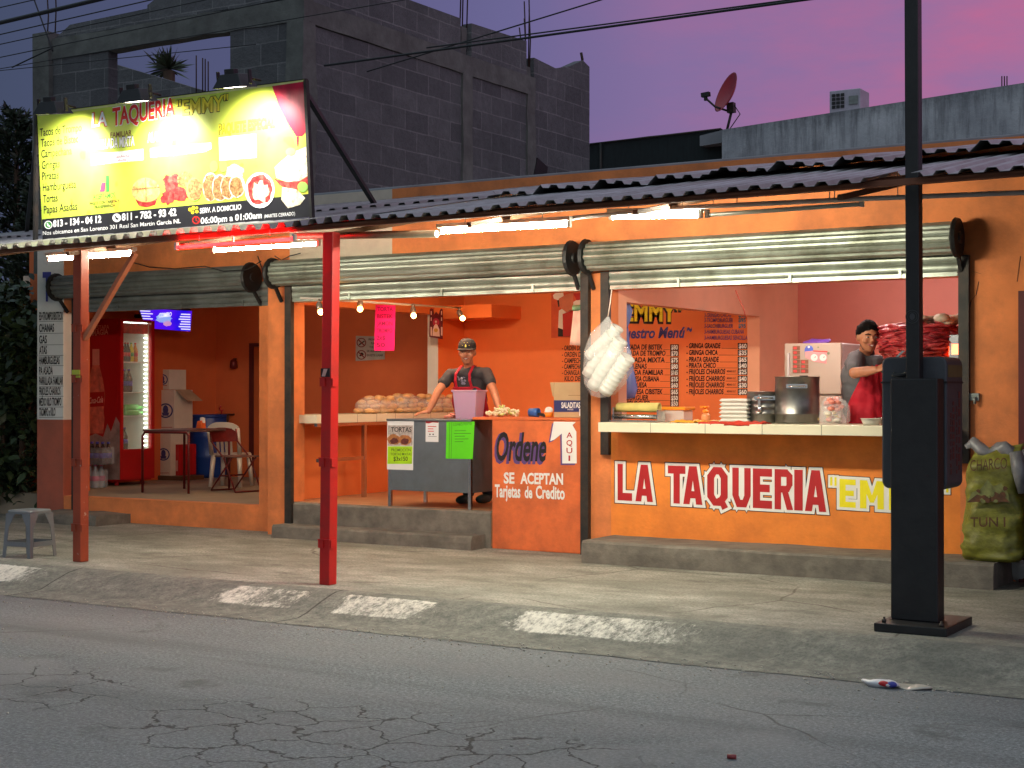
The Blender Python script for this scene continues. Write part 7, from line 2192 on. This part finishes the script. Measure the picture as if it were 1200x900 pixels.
def head(mb, c, f, s, u, k=1.0):
    R = Matrix((s, f, u)).transposed()
    mb.ball(c + u * .02 * k, (.076 * k, .094 * k, .098 * k), 20, rot=R)
    mb.ball(c - u * .045 * k + f * .022 * k, (.058 * k, .066 * k, .068 * k), 16, rot=R)
    mb.ball(c - u * .088 * k + f * .052 * k, (.026 * k, .024 * k, .02 * k), 10, rot=R)      # chin
    mb.tube([c + f * .092 * k + u * .012 * k, c + f * .108 * k - u * .018 * k, c + f * .094 * k - u * .026 * k], [.009 * k, .015 * k, .013 * k], 8)
    mb.ball(c + f * .084 * k + u * .03 * k, (.05 * k, .016 * k, .012 * k), 10, rot=R)       # brow
    for q in (-1, 1):
        mb.ball(c + s * q * .077 * k - f * .006 * k, (.012 * k, .022 * k, .032 * k), 10, rot=R)
        mb.ball(c + s * q * .042 * k + f * .066 * k - u * .022 * k, (.026 * k, .022 * k, .024 * k), 10, rot=R)
def face(parent, c, f, s, u, k=1.0, smile=1.0):
    R = Matrix((s, f, u)).transposed()
    mb = MB()
    for q in (-1, 1):
        mb.ball(c + s * q * .031 * k + f * .0845 * k + u * .008 * k, (.012 * k, .007 * k, .005 * k), 10, 0, R)
        mb.ball(c + s * q * .031 * k + f * .090 * k + u * .008 * k, (.0065 * k, .005 * k, .0065 * k), 8, 1, R)
    mb.build("eyes", [M_eye, M_iris], parent)
    mb = MB()
    for q in (-1, 1):
        mb.tube([c + s * q * .014 * k + f * .097 * k + u * .027 * k, c + s * q * .033 * k + f * .094 * k + u * .033 * k, c + s * q * .052 * k + f * .08 * k + u * .026 * k], [.004 * k, .0055 * k, .003 * k], 6)
    mb.build("eyebrows", M_hair, parent)
    mb = MB()
    P_ = [c + s * x * k + f * (.0925 - abs(x) * .45) * k - u * (.058 - .32 * abs(x) * smile) * k for x in (-.03, -.016, 0, .016, .03)]
    mb.tube(P_, [.004 * k, .009 * k, .0105 * k, .009 * k, .004 * k], 8, 0)
    Q_ = [p + f * .006 * k + u * .001 for p in P_[1:4]]
    mb.tube(Q_, [.003 * k, .006 * k, .003 * k], 6, 1)
    mb.build("mouth", [M_lip, M_teeth], parent)
def hand(mb, w, d, up, k=1.0, curl=.35, side=1):
    """palm plus five unequal bent fingers; w wrist, d direction of the fingers, up back of the hand"""
    d = Vector(d).normalized(); up = Vector(up); up = (up - d * up.dot(d)).normalized(); s = d.cross(up) * side
    R = Matrix((s, d, up)).transposed()
    pc = w + d * .048 * k
    mb.ball(pc, (.041 * k, .054 * k, .016 * k), 12, rot=R)
    for i, (o_, L_) in enumerate(((-.030, .062), (-.010, .074), (.011, .079), (.031, .07))):
        p = w + d * .085 * k + s * o_ * k
        a1 = d * math.cos(curl * .5) - up * math.sin(curl * .5); a2 = d * math.cos(curl * 1.6) - up * math.sin(curl * 1.6)
        q = p + a1 * L_ * .5 * k + s * o_ * .12; e = q + a2 * L_ * .5 * k
        limb(mb, [p - d * .02 * k, p, q, e], [.0095 * k, .0095 * k, .0088 * k, .0075 * k], 8)
    p = w + d * .028 * k + s * .034 * k
    q = p + (d * .7 + s * .7 - up * .2).normalized() * .036 * k; e = q + (d * .95 + s * .15 - up * .3).normalized() * .03 * k
    limb(mb, [p, q, e], [.0125 * k, .0105 * k, .0085 * k], 8)

# ---- the man in the cap leaning on the stand
Zf = .36
H = on_y(547.5, 413.5, 13.42)
f, s, u = basis((.42, -.90, -.04))
m1 = thing("person", "smiling man in black cap and red apron leaning on the metal stand", "person", (H.x, 13.65, Zf))
shL = on_y(528, 437, 13.5); shR = on_y(570, 436, 13.52)
elL = on_y(513, 459, 13.34); wrL = on_y(502.5, 482, 13.2); wrL.z = max(wrL.z, 1.30)
elR = on_y(579, 459, 13.42); wrR = on_y(586, 482, 13.2); wrR.z = max(wrR.z, 1.335)
nk = on_y(549, 431, 13.5); chest = on_y(551, 452, 13.56); waist = on_y(554, 480, 13.66); hip = on_y(556, 500, 13.7)
ftL = on_y(546, 588, 13.55); ftR = on_y(569, 587, 13.75)
k1 = 1.07
mb = MB()
head(mb, H, f, s, u, k1)
limb(mb, [H - u * .05 - f * .02, nk + Vector((0, .01, .0)), nk - Vector((0, 0, .05))], [.052, .054, .07])
RT_ = Matrix.Rotation(math.radians(-6), 3, 'Z')
def torso(mb, g=0.0):
    for c_, r_ in ((nk + (chest - nk) * .35, (.155 + g, .09 + g, .07 + g)), (chest + Vector((0, 0, .02)), (.185 + g, .115 + g, .14 + g)), ((chest + waist) / 2, (.170 + g, .115 + g, .15 + g)), (waist, (.160 + g, .115 + g, .14 + g))):
        mb.ball(c_, r_, 18, rot=RT_)
torso(mb)
mb.ball(hip, (.165, .12, .13), 16)
for sh, el, wr in ((shL, elL, wrL), (shR, elR, wrR)):
    limb(mb, [nk + (sh - nk) * .55 - Vector((0, 0, .03)), sh - Vector((0, 0, .02)), el, (el * .45 + wr * .55), wr], [.056, .056, .043, .040, .028])
hand(mb, wrL, (-.75, -.6, -.18), (0, -.2, 1), 1.0, .25, 1); hand(mb, wrR, (.2, -.9, -.25), (0, -.2, 1), 1.0, .3, -1)
for q, ft in ((-1, ftL), (1, ftR)):
    hp = hip + Vector((q * .085, 0, -.04)); kn = Vector(((hp.x + ft.x) / 2, hip.y - .04, .86)); an = Vector((ft.x, ft.y + .05, Zf + .09))
    limb(mb, [hp, kn, an], [.088, .062, .042]); mb.ball((ft.x, ft.y - .03, Zf + .045), (.042, .12, .042), 12)
b1 = remesh(mb, "body", M_skin, m1, .0085, 2)
face(b1, H, f, s, u, k1)
mb = MB(); torso(mb, .019)
for sh, el in ((shL, elL), (shR, elR)):
    e_ = sh + (el - sh) * .52
    limb(mb, [nk + (sh - nk) * .5 - Vector((0, 0, .035)), sh - Vector((0, 0, .018)), e_], [.066, .070, .064])
mb.ball(nk + Vector((0, .035, .0)), (.075, .05, .035), 12)
sh1 = remesh(mb, "tshirt", M_tee, m1, .011, 3); folds(sh1)
mb = MB()
for q, ft in ((-1, ftL), (1, ftR)):
    hp = hip + Vector((q * .085, 0, -.04)); kn = Vector(((hp.x + ft.x) / 2, hip.y - .04, .86)); an = Vector((ft.x, ft.y + .05, Zf + .12))
    limb(mb, [hp, kn, an], [.102, .078, .066])
mb.ball(hip, (.178, .132, .14), 16)
remesh(mb, "trousers", M_jean, m1, .012, 2)
for ft in (ftL, ftR):
    mb = MB(); mb.ball((ft.x, ft.y - .04, Zf + .048), (.052, .14, .05), 14); mb.ball((ft.x, ft.y + .04, Zf + .07), (.048, .06, .066), 12); mb.v = [Vector((p.x, p.y, max(p.z, Zf + .004))) for p in mb.v]; mb.build("shoe", M_shoe, m1)
def front_sheet(mb, ctr, cols, off, nx=28):
    """cloth wrapped round the front of a torso: cols rows of (centre, half angle, rx, ry)"""
    vs = []
    fine = []
    for A_, B_ in zip(cols[:-1], cols[1:]):
        for k in range(6):
            w_ = k / 6
            fine.append((A_[0] * (1 - w_) + B_[0] * w_, A_[1] * (1 - w_) + B_[1] * w_, A_[2] * (1 - w_) + B_[2] * w_, A_[3] * (1 - w_) + B_[3] * w_))
    cols = fine + [cols[-1]]
    for c_, ha, rx, ry in cols:
        for i in range(nx + 1):
            a_ = -math.pi / 2 + ctr + ha * (2 * i / nx - 1)
            w = 1 + .02 * math.sin(i * .9 + c_.z * 6)
            vs.append(c_ + Vector((math.cos(a_) * (rx + off) * w, math.sin(a_) * (ry + off) * w, 0)))
    k = nx + 1
    mb.add(vs, [(j * k + i, j * k + i + 1, (j + 1) * k + i + 1, (j + 1) * k + i) for j in range(len(cols) - 1) for i in range(nx)], 0, True)
mb = MB()
bt = chest + Vector((0, -.0, -.015))
front_sheet(mb, .05, [(bt, .8, .185, .125), ((chest + waist) / 2 + Vector((0, 0, .05)), 1.25, .19, .135), ((chest + waist) / 2 - Vector((0, 0, .05)), 1.35, .19, .14), (waist, 1.4, .185, .14), (hip + Vector((0, 0, -.05)), 1.4, .195, .15), (hip + Vector((0, 0, -.35)), 1.2, .2, .17)], .022)
ap = mb.build("apron", M_apron, m1); folds(ap, .012); sm = ap.modifiers.new("t", 'SOLIDIFY'); sm.thickness = .005
for q in (-1, 1):
    top_ = nk + Vector((q * .062, -.02, .012)); bot = bt + Vector((q * .095 + .01, -.135, 0)); mid = nk + Vector((q * .085, -.088, -.065))
    mid2 = (mid + bot) / 2 + Vector((0, -.028, 0))
    mb = MB()
    P4 = [nk + Vector((q * .05, .06, .02)), top_ + Vector((q * .012, 0, .008)), mid + Vector((0, -.022, 0)), mid2, bot]
    for a_, c_ in zip(P4[:-1], P4[1:]): mb.bar(a_, c_, .014, .004)
    mb.build("strap", M_apron, ap)
# shirt print
mb = MB()
for k in range(16):
    a_ = random.uniform(-.5, .5); z = random.uniform(-.035, .06)
    p = chest + Vector((math.sin(a_) * .19 + .01, -math.cos(a_) * .137, z + .05))
    mb.ball(p, (.016, .005, .013), 7, random.choice((0, 0, 1)))
mb.build("shirt_print", [mat("shirt_print_grey", (120, 118, 140), .8), mat("shirt_print_pale", (170, 170, 180), .8)], sh1)
# cap
Rh = Matrix((s, f, u)).transposed()
mb = MB(); hc = H + u * .045
pr = [(r_ * 1.07, h_ * 1.05) for r_, h_ in ((.101, -.01), (.103, .02), (.097, .055), (.075, .085), (.04, .1), (0, .104))]
n = 26; vs = []
for r, h in pr:
    for k in range(n):
        a_ = 2 * math.pi * k / n; vs.append(hc + s * r * .86 * math.cos(a_) + f * r * 1.04 * math.sin(a_) + u * h)
mb.add(vs, [(i * n + k, i * n + (k + 1) % n, i * n + n + (k + 1) % n, i * n + n + k) for i in range(len(pr) - 1) for k in range(n)], 0, True)
cap = mb.build("cap", mat("black_cap", (24, 24, 27), .8), b1)
mb = MB(); vs = []
for j, (ex, dz) in enumerate(((0.0, 0.0), (.035, -.006), (.065, -.016))):
    for i in range(13):
        a_ = math.radians(20 + 140 * i / 12); vs.append(hc + s * (.094 + ex * .15) * math.cos(a_) + f * (.113 * math.sin(a_) + ex * math.sin(a_) ** .5) + u * (dz + .004))
mb.add(vs, [(j * 13 + i, j * 13 + i + 1, (j + 1) * 13 + i + 1, (j + 1) * 13 + i) for j in range(2) for i in range(12)], 0, True)
br = mb.build("brim", mat("black_cap", (24, 24, 27), .8), cap); sm = br.modifiers.new("t", 'SOLIDIFY'); sm.thickness = .005
mb = MB()
def capp(x, z): return hc + s * x + f * (.116 * math.sqrt(max(0, 1 - (x / .09) ** 2)) - max(0, z - .02) * .32 + .002) + u * z
for q in (-1, 1):
    mb.add([capp(q * .002, .012), capp(q * .036, .06), capp(q * .014, .066), capp(-q * .002, .04)], [(0, 1, 2, 3)]); mb.add([capp(q * .032, .03), capp(q * .052, .036), capp(q * .05, .056), capp(q * .036, .048)], [(0, 1, 2, 3)])
mb.build("cap_emblem", mat("emblem_yellow", (226, 214, 90), .5), cap)
mb = MB(); mb.ball(H + u * .03 - f * .022, (.079, .084, .082), 16, rot=Rh); mb.build("hair", M_hair, b1)

# ---- the cook slicing the spit
k2 = 1.14
H2 = on_y(1017, 395.5, 13.05)
f, s, u = basis((.62, -.78, -.10))
m2 = thing("person", "cook in grey polo and red apron slicing meat from the spit", "person", (H2.x - .05, 13.3, .36))
shA = on_y(1003, 421, 13.08); shB = shA + Vector((.27, .27, .0))
elA = on_y(1001.5, 437, 12.86); wrA = on_y(1026, 433.5, 12.80)
elB = shB + Vector((.12, -.1, -.26)); wrB = Vector((tx - .36, ty + .06, 1.75))
nk2 = on_y(1014, 415, 13.18); ch2 = on_y(1012, 441, 13.25); wa2 = on_y(1011, 476, 13.3); hp2 = on_y(1012, 508, 13.3)
mb = MB(); head(mb, H2, f, s, u, k2)
limb(mb, [H2 - u * .05 - f * .025, nk2, nk2 - Vector((0, 0, .05))], [.056, .058, .075])
R2 = Matrix.Rotation(math.radians(28), 3, 'Z')
def torso2(mb, g=0.0):
    for c_, r_ in ((nk2 - Vector((.01, 0, .085)), (.16 + g, .095 + g, .075 + g)), (ch2, (.19 + g, .125 + g, .16 + g)), ((ch2 + wa2) / 2, (.18 + g, .135 + g, .16 + g)), (wa2, (.175 + g, .14 + g, .16 + g))):
        mb.ball(c_, r_, 18, rot=R2)
torso2(mb); mb.ball(hp2, (.17, .14, .14), 16)
limb(mb, [nk2 + (shA - nk2) * .5 - Vector((0, 0, .03)), shA, elA, elA * .4 + wrA * .6, wrA], [.06, .064, .05, .045, .032])
limb(mb, [nk2 + (shB - nk2) * .4 - Vector((0, 0, .06)), shB - Vector((.03, 0, .05)), elB, wrB], [.06, .06, .045, .03])
hand(mb, wrA, (.9, -.1, .25), (-.1, -.6, .75), 1.05, .75, -1); hand(mb, wrB, (.9, -.2, .3), (0, -.2, 1), 1.05, .6, 1)
for q in (-1, 1):
    limb(mb, [hp2 + Vector((q * .09, 0, -.05)), Vector((hp2.x + q * .1, 13.28, .8)), Vector((hp2.x + q * .1, 13.32, .45))], [.09, .065, .045]); mb.ball((hp2.x + q * .1, 13.26, .40), (.045, .13, .04), 10)
b2 = remesh(mb, "body", M_skin, m2, .0085, 2)
face(b2, H2, f, s, u, k2, 1.4)
mb = MB(); torso2(mb, .015)
e_ = shA + (elA - shA) * .78
limb(mb, [nk2 + (shA - nk2) * .5 - Vector((0, 0, .04)), shA, e_], [.075, .082, .072])
e_ = shB + (elB - shB) * .6
limb(mb, [nk2 + (shB - nk2) * .4 - Vector((0, 0, .06)), shB - Vector((.03, 0, .05)), e_], [.075, .076, .066])
p1_ = remesh(mb, "polo_shirt", M_polo, m2, .011, 3); folds(p1_)
mb = MB()
for q in (-1, 1):
    mb.bar(nk2 + f * .06 + s * q * .012 + Vector((0, 0, .0)), nk2 + s * q * .07 + f * .01 + Vector((0, 0, .02)), .012, .02); mb.bar(nk2 + s * q * .07 + f * .01 + Vector((0, 0, .02)), nk2 - f * .06 + Vector((0, 0, .03)), .012, .02)
mb.build("collar", M_polo, p1_)
mb = MB()
front_sheet(mb, .72, [(ch2 + Vector((0, 0, .10)), .5, .185, .14), (ch2 - Vector((0, 0, .03)), .62, .185, .145), ((ch2 + wa2) / 2, .85, .185, .15), (wa2 + Vector((0, 0, .03)), 1.1, .185, .155), (wa2 - Vector((0, 0, .12)), 1.2, .185, .16), (hp2 - Vector((0, 0, .3)), 1.2, .19, .16)], .02)
a2_ = mb.build("apron", M_apron, m2); folds(a2_, .016); sm = a2_.modifiers.new("t", 'SOLIDIFY'); sm.thickness = .005
mb = MB(); mb.ball(hp2 - Vector((0, 0, .02)), (.185, .155, .15), 16)
for q in (-1, 1):
    limb(mb, [hp2 + Vector((q * .09, 0, -.05)), Vector((hp2.x + q * .1, 13.28, .8)), Vector((hp2.x + q * .1, 13.32, .45))], [.105, .08, .065])
remesh(mb, "trousers", mat("blue_jeans", (60, 70, 92), .85), m2, .012, 2)
mb = MB(); Rh = Matrix((s, f, u)).transposed()
s0 = len(mb.v)
mb.ball(H2 + u * .022 * k2 - f * .004, (.081 * k2, .1 * k2, .106 * k2), 40, rot=Rh)
for i in range(s0, len(mb.v)):
    p = mb.v[i] - H2
    t_ = p.dot(u) * .85 - p.dot(f) * .52 - .010 * k2 + mnoise.noise(p * 40) * .004
    if t_ < 0: mb.v[i] = H2 + u * .022 * k2 + (p - u * .022 * k2) * max(.7, 1 + t_ * 14)
    else: mb.v[i] += (p.normalized()) * (abs(mnoise.noise(p * 60)) * .016 + min(t_, .05) * .12)
mb.build("hair", M_hair, b2)
mb = MB()
mb.tube([H2 - u * .098 * k2 + f * .06, H2 - u * .085 * k2 + f * .03 + s * .05, H2 - u * .05 * k2 + s * .07], [.012, .01, .004], 6)
mb.tube([H2 - u * .098 * k2 + f * .06, H2 - u * .085 * k2 + f * .03 - s * .05, H2 - u * .05 * k2 - s * .07], [.012, .01, .004], 6)
mb.build("stubble", mat("short_beard", (92, 60, 48), .8), b2)
# the long knife in his hand
kn = thing("kitchen_knife", "long knife held by the cook against the red meat", "knife", wrA)
g = wrA + Vector((.085, -.01, .01))
mb = MB(); mb.bar(g - Vector((.03, 0, .03)), g + Vector((.03, 0, .03)), .009, .012); mb.build("handle", M_black, kn)
mb = MB(); mb.prism([g + Vector((.03, 0, .02)), g + Vector((.04, 0, .045)), g + Vector((.2, .02, .21)), g + Vector((.19, .02, .17))], (0, .003, 0)); mb.build("blade", M_steel, kn)
